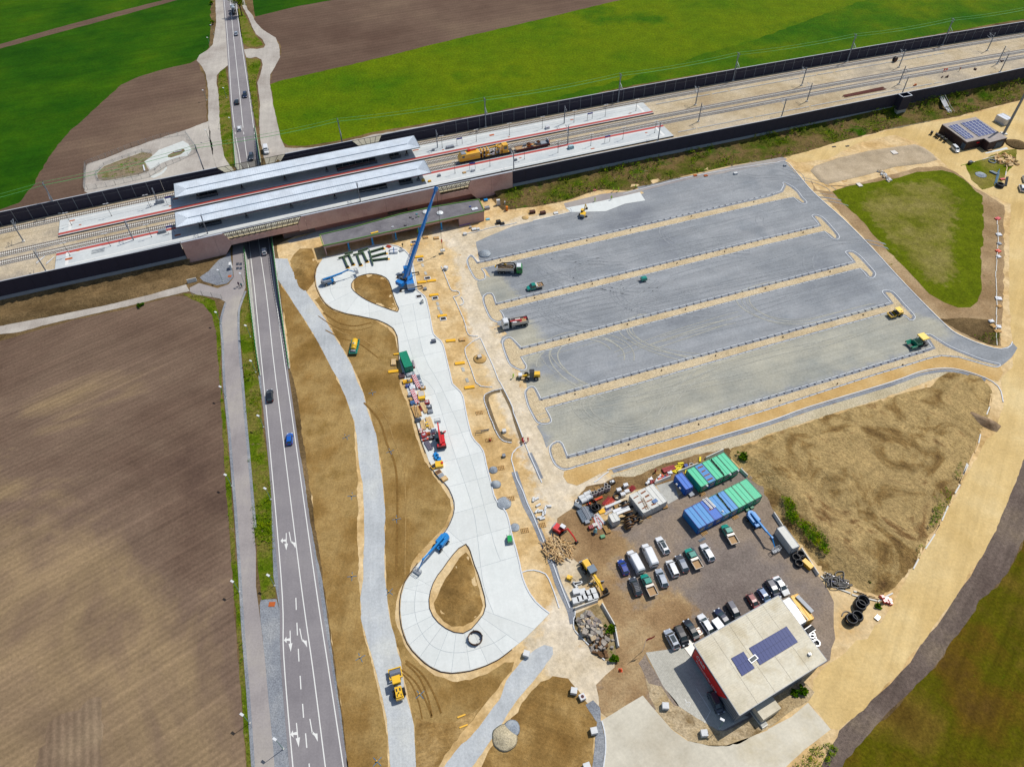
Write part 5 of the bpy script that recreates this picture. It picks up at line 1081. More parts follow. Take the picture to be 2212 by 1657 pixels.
kerb2(HL,'dark steel edge around the lower teardrop island',STEELK,.14,.16,closed=True)
# vehicles
GLS=glass_mat();TYRE=pm('tyre_rubber',S(28,28,30),.9);RIM=pm('wheel_rim',S(170,174,178),.35,.6);BLK=pm('black_plastic',S(26,26,28),.6);LREDL=pm('tail_lamp_red',S(170,20,20),.3);HLAMP=pm('head_lamp',S(225,230,235),.15)
def paint(name,r,g,b,rough=.28):return pm('paint_'+name,S(r,g,b),rough,.0,noise_amt=.04,coat=.7,spec=.6)
PW=paint('white',240,242,244);PSIL=paint('silver',176,184,196);PGR=paint('slate',70,76,86);PBK=paint('black',22,24,30);PNV=paint('navy',24,34,66);PBL=paint('blue',24,60,150)
PBR=paint('bright_blue',0,96,190);PRED=paint('maroon',130,16,26);PGN=paint('teal_green',0,148,132);PYE=paint('machine_yellow',250,202,30,.45);PCB=paint('crane_blue',14,128,204,.4);PR2=paint('machine_red',214,32,24,.4);PGM=paint('steel_blue',86,120,165)
LB=pm('lift_blue',S(24,138,208),.4);GREYP=pm('machine_grey',S(150,156,164),.5);CREAM=pm('bed_aluminium',S(214,208,200),.45,.2);WOODF=pm('plywood_floor',S(180,148,110),.8)
def wheel_fn(r,w):
 def f(q):q.cyl((0,-w/2,0),(0,w/2,0),r,14)
 return f
def wheels(t,xs,y,r,w=.24,dual=False):
 for x in xs:
  for s_ in(-1,1):
   o=cbuild(('tyre',r,w),'wheel',wheel_fn(r,w),TYRE,t,(x,s_*y,r))
   cbuild(('rim',r,w),'rim',lambda q:q.cyl((0,-w/2-.012,0),(0,w/2+.012,0),r*.58,10),RIM,o,(0,0,0))
def shell(q,st,n=2):
 """st: (x, half width, z low, z belt, inset)"""
 secs=[]
 for x,hw,z0,zb,ins in st:
  secs.append([(x,-hw*.86,z0),(x,-hw,z0+.18),(x,-hw,zb-.2),(x,-hw+ins*.5,zb-.04),(x,-hw+ins+.12,zb),(x,hw-ins-.12,zb),(x,hw-ins*.5,zb-.04),(x,hw,zb-.2),(x,hw,z0+.18),(x,hw*.86,z0)])
 q.loft(secs)
CARS={'hatch':(4.0,1.72,1.48,.24,.42,.86,.97,.95),'estate':(4.75,1.82,1.5,.25,.41,.86,.985,.96),'suv':(4.6,1.88,1.72,.23,.37,.86,.975,1.08),'sedan':(4.75,1.82,1.45,.25,.42,.72,.87,.95),'van':(4.4,1.82,1.85,.17,.31,.93,.98,1.1)}
def car(kind,mat,front,rear,label,group='parked cars',z=0.,roof=None,rack=False,sunroof=False,zpx=.55,fixed=None):
 a,b=W(front,z+zpx),W(rear,z+zpx);c=(a+b)/2;an=AT_((a-b).y,(a-b).x)
 L,Wd,Ht,f1,f2,f3,f4,zb=CARS[kind]
 t=thing('car',label,'car',(c.x,c.y,z),an,group)
 X=lambda f:L/2-f*L;hw=Wd/2
 def body(q):
  shell(q,[(L/2,hw*.62,.32,.58,.05),(L/2-.12,hw*.84,.25,.68,.1),(L/2-.45,hw*.97,.22,.78,.12),(X(f1)+.3,hw,.2,zb-.06,.12),(X(f1),hw,.2,zb,.08),(X(.5),hw,.2,zb+.02,.06),(X(f4)+.2,hw,.22,zb+.02,.08),(-L/2+.12,hw*.93,.26,zb-.06,.1),(-L/2,hw*.8,.34,zb-.2,.08)])
 cbuild((kind,'body'),'body',body,mat,t,smooth=False)
 hi=Ht-.05
 def cabin(q):
  w1,w2=hw-.1,hw-.3
  def sec(x,z,w):return[(x,-w,z),(x,w,z)]
  q.loft([[(X(f1),-w1*.9,zb),(X(f1),w1*.9,zb),(X(f1)-.01,w1*.9,zb+.01),(X(f1)-.01,-w1*.9,zb+.01)],[(X(f2),-w1,zb),(X(f2),w1,zb),(X(f2),w2,hi),(X(f2),-w2,hi)],[(X(f3),-w1,zb),(X(f3),w1,zb),(X(f3),w2,hi-.03),(X(f3),-w2,hi-.03)],[(X(f4),-w1*.92,zb),(X(f4),w1*.92,zb),(X(f4)+.01,w1*.9,zb+.06),(X(f4)+.01,-w1*.9,zb+.06)]])
 cbuild((kind,'cabin'),'window_band',cabin,GLS,t)
 def roofp(q):
  w2=hw-.26
  q.loft([[(X(f2)+.02,-w2*.93,hi-.03),(X(f2)+.02,w2*.93,hi-.03),(X(f2)+.02,w2*.9,hi+.02),(X(f2)+.02,-w2*.9,hi+.02)],[(X(.55),-w2,hi-.03),(X(.55),w2,hi-.03),(X(.55),w2*.92,hi+.07),(X(.55),-w2*.92,hi+.07)],[(X(f3)-.03,-w2*.96,hi-.05),(X(f3)-.03,w2*.96,hi-.05),(X(f3)-.03,w2*.9,hi+.0),(X(f3)-.03,-w2*.9,hi+.0)]])
  for s_ in(-1,1):
   q.bar((X(f1)+.03,s_*(hw-.16),zb+.02),(X(f2),s_*(hw-.3),hi),.08);q.bar((X(f4)+.03,s_*(hw-.16),zb+.03),(X(f3),s_*(hw-.3),hi-.02),.1);q.bar((X(.57),s_*(hw-.1),zb),(X(.57),s_*(hw-.28),hi),.09)
   if kind!='sedan':q.bar((X(.78),s_*(hw-.1),zb),(X(.78),s_*(hw-.28),hi),.09)
 cbuild((kind,'roof'),'roof',roofp,roof or mat,t)
 wheels(t,(L/2-.85,-L/2+.85),hw-.1,.33)
 for s_ in(-1,1):
  cbuild('hl','headlight',lambda q:q.box((0,0,0),(.3,.34,.14)),HLAMP,t,(L/2-.2,s_*(hw*.66),.66));cbuild('tl','tail_light',lambda q:q.box((0,0,0),(.16,.22,.22)),LREDL,t,(-L/2+.08,s_*(hw*.76),zb-.16))
  cbuild('mir','mirror',lambda q:q.box((0,0,0),(.14,.24,.14),taper=.8),mat,t,(X(f2)+.25,s_*(hw+.1),zb+.06))
 cbuild(('bump',kind),'bumper',lambda q:(q.box((L/2-.06,0,.36),(.16,hw*1.25,.18)),q.box((-L/2+.05,0,.4),(.14,hw*1.5,.18))),BLK,t)
 if sunroof:cbuild(('sr',kind),'sunroof',lambda q:q.box((X(.58),0,hi+.06),(1.5,hw*1.0,.04)),GLS,t)
 if rack:cbuild(('rk',kind),'roof_rack',lambda q:[q.bar((X(f2)-.1-k*.38,-hw*.62,hi+.16),(X(f2)-.1-k*.38,hw*.62,hi+.16),.05)for k in range(6)]+[q.bar((X(f2)-.1,s_*hw*.62,hi+.12),(X(f3),s_*hw*.62,hi+.12),.05)for s_ in(-1,1)],BLK,t)
 return t
def cargo_van(front,rear,label,letters=True,z=0.,L=6.0):
 a,b=W(front,z+1.),W(rear,z+1.);c=(a+b)/2;an=AT_((a-b).y,(a-b).x);t=thing('van',label,'van',(c.x,c.y,z),an,'white delivery vans');hw=1.0
 cbuild(('cv',L),'body',lambda q:q.loft([[(x,-w*.9,z0),(x,-w,z0+.3),(x,-w+.02,z1-.35),(x,-w+.2,z1),(x,w-.2,z1),(x,w-.02,z1-.35),(x,w,z0+.3),(x,w*.9,z0)]for x,w,z0,z1 in((L/2,hw*.7,.4,.85),(L/2-.15,hw*.9,.3,1.05),(L/2-.9,hw,.28,1.25),(L/2-1.05,hw,.28,1.32))]),PW,t)
 cbuild(('cvb',L),'cargo_box',lambda q:q.loft([[(x,-hw,.28),(x,-hw,1.5),(x,-hw+.1,z1-.15),(x,-hw+.25,z1),(x,hw-.25,z1),(x,hw-.1,z1-.15),(x,hw,1.5),(x,hw,.28)]for x,z1 in((L/2-1.05,1.55),(L/2-1.7,2.3),(L/2-2.2,2.4),(-L/2+.25,2.36),(-L/2,2.1))]),PW,t)
 cbuild(('cvw',L),'windscreen',lambda q:q.quad((L/2-1.02,-.82,1.38),(L/2-1.02,.82,1.38),(L/2-1.6,.72,2.2),(L/2-1.6,-.72,2.2)),GLS,t,(.02,0,.03))
 for s_ in(-1,1):
  cbuild(('cvs',L,s_),'side_window',lambda q:q.quad((L/2-1.25,s_*1.01,1.4),(L/2-2.1,s_*1.01,1.4),(L/2-2.1,s_*.96,1.95),(L/2-1.55,s_*.96,1.95)),GLS,t)
  cbuild('mirv','mirror',lambda q:q.box((0,0,0),(.14,.2,.3)),BLK,t,(L/2-1.2,s_*1.14,1.45));cbuild('tlv','tail_light',lambda q:q.box((0,0,0),(.05,.16,.5)),LREDL,t,(-L/2-.01,s_*.88,1.0))
  if letters:cbuild(('cvl',L,s_),'side_lettering',lambda q:[q.box((-.6-k*.26,s_*1.012,1.15+.0*k),(.17,.01,.16))for k in range(9)]+[q.box((-.6-k*.2,s_*1.012,.88),(.12,.01,.1))for k in range(7)],pm('print_blue',S(70,90,140),.5),t)
 cbuild(('cvr',L),'rear_window',lambda q:q.box((-L/2-.005,0,1.55),(.03,1.4,.5)),GLS,t)
 wheels(t,(L/2-.95,-L/2+1.2),.9,.36)
 return t
def pickup(front,rear,label,z=0.,load=None,L=5.6):
 a,b=W(front,z+.8),W(rear,z+.8);c=(a+b)/2;an=AT_((a-b).y,(a-b).x);t=thing('pickup_truck',label,'pickup truck',(c.x,c.y,z),an,'green pickup trucks');hw=.98
 cbuild('pub','cab',lambda q:shell(q,[(L/2,.62,.4,.8,.05),(L/2-.15,.85,.32,.95,.1),(L/2-.9,hw,.3,1.12,.1),(L/2-1.1,hw,.3,1.2,.08),(.15,hw,.3,1.25,.06),(-.0,hw,.3,1.25,.06)]),PGN,t)
 cbuild('puc','window_band',lambda q:q.loft([[(L/2-.95,-.8,1.18),(L/2-.95,.8,1.18),(L/2-.96,.8,1.2),(L/2-.96,-.8,1.2)],[(L/2-1.65,-.88,1.2),(L/2-1.65,.88,1.2),(L/2-1.65,.74,1.95),(L/2-1.65,-.74,1.95)],[(.02,-.88,1.2),(.02,.88,1.2),(.02,.74,1.95),(.02,-.74,1.95)]]),GLS,t)
 cbuild('pur','cab_roof',lambda q:(q.box((.58,0,2.0),(1.3,1.52,.1),taper=.94),[q.box((.58,y,2.06),(1.2,.06,.03))for y in(-.5,-.25,0,.25,.5)],[q.bar((x,s_*.86,1.2),(x,s_*.74,1.95),.1)for x in(1.2,.6,.05)for s_ in(-1,1)]),PGN,t)
 bed=cbuild('pubed','load_bed',lambda q:q.box((-1.45,0,.98),(2.6,2.0,.1)),WOODF,t)
 for k,(cc_,dd)in enumerate((((-.12,0,1.2),(.06,2.04,.5)),((-2.78,0,1.2),(.06,2.04,.4)),((-1.45,1.0,1.2),(2.6,.06,.4)),((-1.45,-1.0,1.2),(2.6,.06,.4)))):
  cbuild(('pus',k),'drop_side',lambda q:q.box(cc_,dd),CREAM,bed)
 cbuild('put','tool_box',lambda q:q.box((-.45,0,1.32),(.55,1.9,.55)),CREAM,t);cbuild('puch','chassis',lambda q:q.box((-1.0,0,.6),(3.4,.9,.25)),BLK,t)
 wheels(t,(L/2-.95,-1.75),.86,.36)
 for s_ in(-1,1):cbuild('mirp','mirror',lambda q:q.box((0,0,0),(.12,.2,.22)),BLK,t,(1.35,s_*1.08,1.35));cbuild('hlp','headlight',lambda q:q.box((0,0,0),(.2,.3,.2)),HLAMP,t,(L/2-.16,s_*.64,.78))
 if load=='tools':
  for k in range(7):mk('cargo_item',BOX,RC_([PW,PYE,GREYP,WOODF]),t,(-.6-RR_()*1.9,RU_(-.7,.7),1.25),RR_()*3,(RU_(.3,.8),RU_(.2,.4),.35))
 return t
car('hatch',PBL,Z3(235,595),Z3(350,850),'small dark blue hatchback left of two white vans');car('estate',PW,Z3(893,208),Z3(1050,485),'white estate car with dark panoramic sunroof behind the vans',sunroof=True)
car('suv',PGR,Z3(440,910),Z3(560,1205),'grey off-roader with black roof rack at the row end',rack=True);car('estate',PSIL,Z3(890,750),Z3(1020,1070),'silver-blue estate car beside the middle green pickup')
car('van',PW,Z3(1065,590),Z3(1215,905),'white passenger van between silver and grey cars',roof=PW);car('suv',PGR,Z3(1235,525),Z3(1370,800),'slate grey compact people carrier beside a green pickup',roof=paint('roof_grey',120,130,146))
car('estate',PW,Z3(1662,325),Z3(1830,610),'white estate car at the right end of the middle row')
cargo_van(Z3(395,425),Z3(605,812),'white delivery van next to the small blue hatchback');cargo_van(Z3(655,312),Z3(838,700),'white delivery van next to the sunroof estate')
pickup(Z3(640,848),Z3(820,1215),'green pickup with empty bed beside the roof-rack off-roader');pickup(Z3(1398,402),Z3(1605,750),'green pickup with empty bed in front of steel bars');pickup(T('22',1830,1222),T('22',1925,1385),'green pickup with empty bed below the blue containers')
car('suv',PSIL,Z5(75,590),Z5(195,812),'silver off-roader with sunroof at the left end of the office row','cars by the site office',sunroof=True);car('suv',PBK,Z5(300,760),Z5(200,560),'black off-roader, second in the row at the office','cars by the site office')
car('sedan',PBK,Z5(300,480),Z5(428,690),'black saloon beside the office door slab','cars by the site office');car('estate',PW,Z5(465,420),Z5(600,625),'white estate car parked against the office roof edge','cars by the site office')
car('sedan',PNV,Z5(668,368),Z5(800,540),'dark slate saloon right of the grey cabinet at the office','cars by the site office');car('van',PBK,Z5(905,455),Z5(812,295),'black high-roofed car near the middle of the office roof edge','cars by the site office',roof=PNV)
car('hatch',PRED,Z5(1140,345),Z5(1040,188),'maroon small car beside the office','cars by the site office');car('hatch',PGM,Z5(1270,270),Z5(1170,128),'steel blue small car beside the maroon one','cars by the site office')
car('suv',PNV,Z5(1375,205),Z5(1265,25),'navy off-roader between blue and white cars at the office corner','cars by the site office');car('sedan',PW,Z5(1475,165),Z5(1355,-10),'white saloon at the far corner of the office','cars by the site office')
car('suv',PGR,Z5(705,1545),Z5(600,1338),'dark grey car standing in the shade of the office','cars by the site office')
RG='cars driving on the main road'
car('hatch',PW,WRp:=T('11',68,478),T('11',75,552),'white hatchback emerging from the underpass',RG,z=-2.4);car('estate',PBK,T('12',118,50),T('12',122,160),'black car driving behind the blue one',RG,z=.03)
car('hatch',PBR,T('12',293,420),T('12',289,535),'bright blue hatchback on the main road',RG,z=.03,roof=PBR)
car('sedan',PSIL,T('00',2042,272),T('00',2041,312),'silver car behind the concrete mixer',RG,z=.03);car('suv',PNV,T('00',2117,852),T('00',2118,796),'dark blue car in the right-hand lane beyond the tracks',RG,z=.03)
car('estate',PBK,T('00',2040,850),T('00',2052,915),'black estate overtaken beyond the tracks',RG,z=.03);car('estate',PW,T('00',2067,1083),T('00',2072,1147),'white car beyond the tracks heading for the underpass',RG,z=-.4);car('suv',PGR,T('00',2172,1388),T('00',2172,1322),'dark grey car just beyond the far glazed screen',RG,z=-2.)
cargo_van(T('10',92,1328),T('10',80,1262),'white van parked on the service road beyond the tracks',False,L=5.2)
car('van',PW,T('30',1645,1320),T('30',1590,1265),'white van with open door beside the dark building','white vans by the dark building',z=0)
car('suv',PW,T('30',2211,1500),T('30',2240,1600),'white pickup at the haul road edge, upper of two','white vans by the dark building');car('suv',PW,T('30',2180,1580),T('30',2210,1680),'white pickup at the haul road edge, lower of two','white vans by the dark building')
pickup(T('21',130,835),T('21',268,805),'green crew-cab pickup with tools on its bed in the parking lot',load='tools',L=5.6)
# trucks
def frame(front,rear,z=0.,zp=1.2):
 a,b=W(front,z+zp),W(rear,z+zp);c=(a+b)/2;return(c.x,c.y,z),AT_((a-b).y,(a-b).x),(a-b).length
def tipper(front,rear,label,cabm,load,crane=False,roofm=None):
 loc,an,L=frame(front,rear);t=thing('tipper_truck',label,'truck',loc,an,'tipper trucks');h=4.3
 def P(nm,fn,m,par=t):mb=MB();fn(mb);return build(nm,mb,m,par)
 P('chassis',lambda q:q.box((0,0,.85),(8.2,1.0,.35)),BLK)
 P('cab',lambda q:q.loft([[(x,-w,z0),(x,w,z0),(x,w*.94,z1),(x,-w*.94,z1)]for x,w,z0,z1 in((4.3,1.15,.6,1.7),(4.2,1.2,.5,2.2),(3.9,1.2,.5,2.95),(2.3,1.2,.5,2.95))]),cabm)
 P('cab_roof',lambda q:q.box((3.05,0,3.0),(1.5,2.2,.16),taper=.9),roofm or cabm)
 P('windscreen',lambda q:q.quad((4.27,-1.0,1.75),(4.27,1.0,1.75),(3.97,.98,2.75),(3.97,-.98,2.75)),GLS).location.x=.03
 for s_ in(-1,1):P('side_window',lambda q:q.quad((3.8,s_*1.215,1.8),(2.7,s_*1.215,1.8),(2.7,s_*1.16,2.6),(3.7,s_*1.16,2.6)),GLS);P('mirror',lambda q:q.box((4.1,s_*1.4,2.1),(.12,.2,.5)),BLK)
 b=P('tipper_body',lambda q:q.box((-1.3,0,1.35),(5.4,2.4,.14)),GREYP)
 for cc_,dd in(((-1.3,1.2,1.85),(5.4,.08,.95)),((-1.3,-1.2,1.85),(5.4,.08,.95)),((1.4,0,1.95),(.08,2.4,1.15)),((-4.0,0,1.85),(.08,2.4,.95))):P('side_board',lambda q:q.box(cc_,dd),CREAM,b)
 if load=='gravel':
  q=MB();q.loft([[(x,-1.1,1.42),(x,1.1,1.42),(x,.6,z1),(x,-.6,z1)]for x,z1 in((1.2,1.8),(.2,2.3),(-1,2.1),(-2.2,2.35),(-3.8,1.7))]);build('gravel_load',q,pm('load_brown',S(120,104,84),.95,noise_amt=.3,scale=4),b)
 else:
  for x,y,dx,dy,m in((.3,.4,1.2,1.0,PW),(-.9,-.4,1.6,1.2,CREAM),(-2.6,.2,1.5,1.6,WOODF),(-1.6,.7,.6,.5,PR2),(-3.2,-.6,.9,.5,PR2)):P('cargo_item',lambda q:q.box((x,y,1.7),(dx,dy,.6)),m,b)
 if crane:
  c=P('loader_crane',lambda q:(q.box((1.9,0,2.0),(.55,1.3,1.6)),q.bar((1.9,0,2.6),(1.5,.4,3.5),.35)),BLK)
  P('crane_arm',lambda q:(q.bar((1.5,.4,3.5),(-2.6,.7,3.2),.3),q.bar((-2.6,.7,3.1),(-4.6,.5,2.2),.26)),BLK,c);P('grab',lambda q:(q.box((-4.7,.5,1.9),(.5,.7,.5)),q.bar((-2.0,.7,2.9),(-1.0,.5,2.6),.3)),PYE,c)
 else:
  c=P('loader_crane',lambda q:(q.box((1.85,0,1.9),(.6,1.6,1.5)),q.bar((1.85,-.6,2.7),(1.85,.9,2.9),.3)),BLK);P('crane_arm',lambda q:(q.bar((1.85,.9,3.0),(-1.8,.8,2.9),.28),q.bar((-1.8,.8,2.7),(1.2,.5,2.6),.22)),PR2,c)
 wheels(t,(3.3,1.2,-2.0,-3.3),1.0,.5,.34)
 for s_ in(-1,1):P('tank',lambda q:q.box((.9,s_*1.0,.9),(1.1,.5,.5)),GREYP)
 return t
tipper(T('21',104,672),T('11',2068,668),'green and white tipper truck with a black loader crane',paint('leaf_green',20,150,70),'gravel',True,PW)
tipper(T('11',2118,1155),T('21',152,1110),'white tipper truck with a red-armed loader crane',PW,'mixed')
def mixer(front,rear,label):
 loc,an,L=frame(front,rear);t=thing('concrete_mixer_truck',label,'truck',loc,an)
 def P(nm,fn,m):mb=MB();fn(mb);return build(nm,mb,m,t)
 P('chassis',lambda q:q.box((0,0,.85),(8.4,1.1,.35)),BLK);P('cab',lambda q:q.box((3.4,0,1.8),(1.9,2.4,2.3),taper=.92),PW);P('windscreen',lambda q:q.box((4.3,0,2.2),(.1,2.0,.8)),GLS)
 P('drum',lambda q:(q.cyl((2.0,0,2.2),(-.3,0,2.6),.75,14,1.25),q.cyl((-.3,0,2.6),(-3.1,0,3.2),1.25,14,.6)),PSIL);P('drum_stripe',lambda q:q.torus((-.4,0,2.62),1.25,.05,18,5,(1,0,.2)),paint('stripe_green',40,140,90));P('chute',lambda q:(q.bar((-3.3,0,3.0),(-4.2,.3,1.6),.5,.2),q.box((-3.4,0,3.4),(.9,.9,.5))),GREYP)
 wheels(t,(3.3,1.4,-2.0,-3.3),1.0,.5,.34)
mixer(T('00',2008,42),T('00',2030,140),'white concrete mixer truck at the top of the country road')
# plant
def rig(name,label,cat,front,rear,zp=1.0,group=None):
 loc,an,L=frame(front,rear,0,zp);return thing(name,label,cat,loc,an,group),L
def PP(t,nm,fn,m,smooth=False):mb=MB();fn(mb);return build(nm,mb,m,t,smooth=smooth)
t,L=rig('tank_trailer','green hauler carrying a yellow tank on the brown soil','tank trailer',T('11',838,1395),T('11',862,1280));
PP(t,'frame',lambda q:(q.box((0,1.15,.9),(5.6,.14,.5)),q.box((0,-1.15,.9),(5.6,.14,.5)),q.box((-2.8,0,.9),(.14,2.4,.5)),q.box((2.8,0,.9),(.14,2.4,.5)),q.box((0,0,.65),(5.5,2.2,.12))),PGN)
PP(t,'tank',lambda q:(q.cyl((-2.2,0,1.55),(1.3,0,1.55),.85,16),q.cyl((1.3,0,1.55),(1.6,0,1.55),.85,16,.5),q.cyl((-2.5,0,1.55),(-2.2,0,1.55),.5,16,.85)),PYE,True);PP(t,'manhole',lambda q:q.cyl((0,0,2.3),(0,0,2.5),.3,10),GREYP);PP(t,'pump',lambda q:(q.box((2.1,0,1.2),(.7,1.4,.6)),q.cyl((2.2,.5,1.3),(2.2,-.5,1.6),.2,8)),GREYP);wheels(t,(-1.6,-.4),1.0,.45,.3)
t,L=rig('soil_compactor','big yellow compactor roller driving on the pale gravel track','road roller',T('13',1200,828),T('13',1245,1058))
PP(t,'drum',lambda q:q.cyl((2.4,-1.1,.8),(2.4,1.1,.8),.8,20),pm('drum_steel',S(170,176,186),.35,.7));PP(t,'drum_frame',lambda q:(q.box((3.35,0,.9),(.2,2.7,.5)),q.box((2.4,1.28,.9),(2.2,.18,.4)),q.box((2.4,-1.28,.9),(2.2,.18,.4)),q.box((1.3,0,1.0),(.3,2.6,.5))),PYE)
PP(t,'engine_hood',lambda q:(q.box((-1.9,0,1.5),(2.4,1.5,1.1),taper=.9),q.box((-3.0,0,1.2),(.4,1.6,.9))),PYE);PP(t,'hood_grille',lambda q:(q.box((-1.5,.35,2.06),(.6,.3,.03)),q.box((-1.5,-.35,2.06),(.6,.3,.03)),q.box((-2.6,.4,2.06),(.4,.2,.03)),q.box((-2.6,-.4,2.06),(.4,.2,.03)),q.cyl((-2.2,0,2.0),(-2.2,0,2.4),.12,8)),BLK)
PP(t,'cab_glass',lambda q:q.box((.35,0,2.0),(1.4,1.5,1.5)),GLS);PP(t,'cab_roof',lambda q:q.box((.35,0,2.85),(1.7,1.75,.2),taper=.9),PYE);wheels(t,(-1.7,),1.0,.8,.55)
t,L=rig('small_compactor','small green trench roller at the loop edge','compactor',T('12',2195,1360),T('12',2190,1320));PP(t,'body',lambda q:q.box((0,0,.9),(1.8,1.2,.9),taper=.85),paint('bright_green',20,170,90));PP(t,'roller_drum',lambda q:(q.cyl((.7,-.7,.35),(.7,.7,.35),.35,12),q.cyl((-.7,-.7,.35),(-.7,.7,.35),.35,12)),GREYP);PP(t,'guide_bar',lambda q:q.bar((-.8,0,1.1),(-2.2,.1,1.2),.08),BLK)
def tracks2(t,L=2.8,y=.9,w=.42,h=.55):
 for s_ in(-1,1):PP(t,'crawler_track',lambda q:q.side([(-L/2+.2,0),(L/2-.2,0),(L/2,.25),(L/2-.2,h),(-L/2+.2,h),(-L/2,.25)],s_*y-w/2,s_*y+w/2),BLK)
def excavator(front,rear,label,m,swing,reach,cabm=None,sc=1.0,bucketm=BLK,group='excavators',grey=False):
 t,L=rig('excavator',label,'excavator',front,rear,.5,group);t.scale=(sc,)*3
 tracks2(t);u=PP(t,'upper_body',lambda q:(q.box((-.5,0,1.15),(2.2,1.9,.9),taper=.92),q.cyl((0,0,.5),(0,0,.75),.6,12)),m);u.rotation_euler.z=swing
 for nm,fn,mm in(('cab',lambda q:q.box((.45,.55,1.5),(1.3,.9,1.6),taper=.9),GLS),('cab_roof',lambda q:q.box((.45,.55,2.35),(1.25,.95,.12)),cabm or m),('boom',lambda q:(q.bar((.5,-.1,1.3),(reach*.45,-.1,2.7+.2*reach),.32,.4),q.bar((reach*.45,-.1,2.7+.2*reach),(reach*.8,-.1,2.0),.28,.32)),m),('stick',lambda q:q.bar((reach*.8,-.1,2.0),(reach,-.1,.6),.22),m),('bucket',lambda q:q.box((reach,-.1,.4),(.8,.9,.6),taper=.6),bucketm),('counterweight',lambda q:q.box((-1.7,0,1.1),(.35,1.7,.8),taper=.85),GREYP)):
  PP(u,nm,fn,mm)
 return t
excavator(T('21',655,195),T('21',575,205),'yellow crawler excavator working by the concrete pad',PYE,rad(60),4.6)
excavator(T('22',440,1250),T('22',385,1290),'small red excavator with white cab beside the timber heap',PR2,rad(-75),4.8,PW)
t,L=rig('motor_grader','yellow motor grader with tilted blade at the yard entrance','motor grader',T('23',790,150),T('22',620,1530),1.0)
PP(t,'engine_hood',lambda q:(q.box((-2.9,0,1.5),(2.6,1.5,1.2),taper=.92),[q.box((-3.7+k*.25,0,2.12),(.1,1.2,.03))for k in range(7)]),PYE);PP(t,'cab',lambda q:q.box((-.9,0,2.1),(1.6,1.6,1.9)),GLS);PP(t,'cab_roof',lambda q:q.box((-.9,0,3.1),(1.8,1.8,.15)),pm('roof_slate',S(110,126,142),.5))
PP(t,'main_frame',lambda q:(q.bar((0,0,2.0),(2.6,0,2.2),.45),q.bar((2.6,0,2.2),(3.9,0,1.3),.4),q.bar((.8,0,1.0),(3.9,0,1.0),.3)),PYE);PP(t,'circle',lambda q:q.torus((1.4,0,.9),.8,.1,16,5),PYE);PP(t,'mouldboard',lambda q:q.bar((.9,-1.7,.5),(1.9,1.7,.5),.15,.7),GREYP);PP(t,'front_blade',lambda q:q.box((4.9,0,.55),(.15,2.6,.8)),BLK);PP(t,'rear_ripper',lambda q:(q.box((-4.5,0,.9),(.2,2.4,.3)),[q.box((-4.7,y,.6),(.15,.15,.9))for y in(-1,-.5,0,.5,1)]),GREYP)
wheels(t,(-3.5,-2.0),1.05,.65,.42);wheels(t,(4.0,),1.05,.6,.4)
t,L=rig('wheel_loader','yellow telescopic wheel loader carrying a white block','wheel loader',T('21',60,1590),T('21',258,1585),1.0)
PP(t,'engine_hood',lambda q:q.box((-1.9,0,1.5),(1.9,1.6,1.1),taper=.88),PYE);PP(t,'cab',lambda q:q.box((-.4,0,1.9),(1.3,1.4,1.7)),GLS);PP(t,'cab_roof',lambda q:q.box((-.4,0,2.8),(1.45,1.5,.12)),BLK);PP(t,'boom',lambda q:(q.bar((-.1,.2,1.6),(2.6,.2,1.1),.4),q.bar((.6,.2,1.3),(1.8,.2,.7),.25)),PYE);PP(t,'fork_carriage',lambda q:(q.box((2.8,.1,.7),(.25,1.4,.7)),q.bar((2.9,-.4,.4),(3.9,-.4,.4),.12),q.bar((2.9,.5,.4),(3.9,.5,.4),.12)),BLK);wheels(t,(-1.6,1.1),1.0,.65,.45)
o=ubox('concrete_block',(0,0,0),(1.1,1.2,.9),0,PW);p=W(T('21',72,1580),1.2);o.location=(p.x,p.y,.95);o.rotation_euler.z=t.rotation_euler.z;tag(o,'white concrete block carried on the yellow loader forks','block')
t,L=rig('road_roller','yellow combination roller with roof standing on a planting strip','road roller',T('31',1045,1065),T('31',1165,1035),1.0)
PP(t,'drum',lambda q:q.cyl((1.5,-1.0,.65),(1.5,1.0,.65),.65,16),pm('drum_dark',S(60,60,66),.4,.5));PP(t,'body',lambda q:(q.box((-1.2,0,1.2),(2.0,1.7,.9),taper=.9),q.box((1.5,1.05,.9),(1.6,.12,.5)),q.box((1.5,-1.05,.9),(1.6,.12,.5)),q.box((2.35,0,.9),(.15,2.2,.5)),q.box((.65,0,1.0),(.3,2.0,.7))),PYE);PP(t,'operator_deck',lambda q:(q.box((.1,0,1.4),(1.2,1.7,.6)),[q.bar((x,y,1.6),(x,y,2.6),.07)for x in(-.9,.5)for y in(-.7,.7)]),BLK);PP(t,'sun_roof',lambda q:q.box((-.35,0,2.66),(1.8,1.7,.12)),paint('roof_yellow',250,215,40,.5));wheels(t,(-1.4,),.75,.55,.6)
t,L=rig('asphalt_paver','green asphalt paver with yellow roof at the lower lot corner','paver',T('31',1195,1330),T('31',1385,1275),1.0)
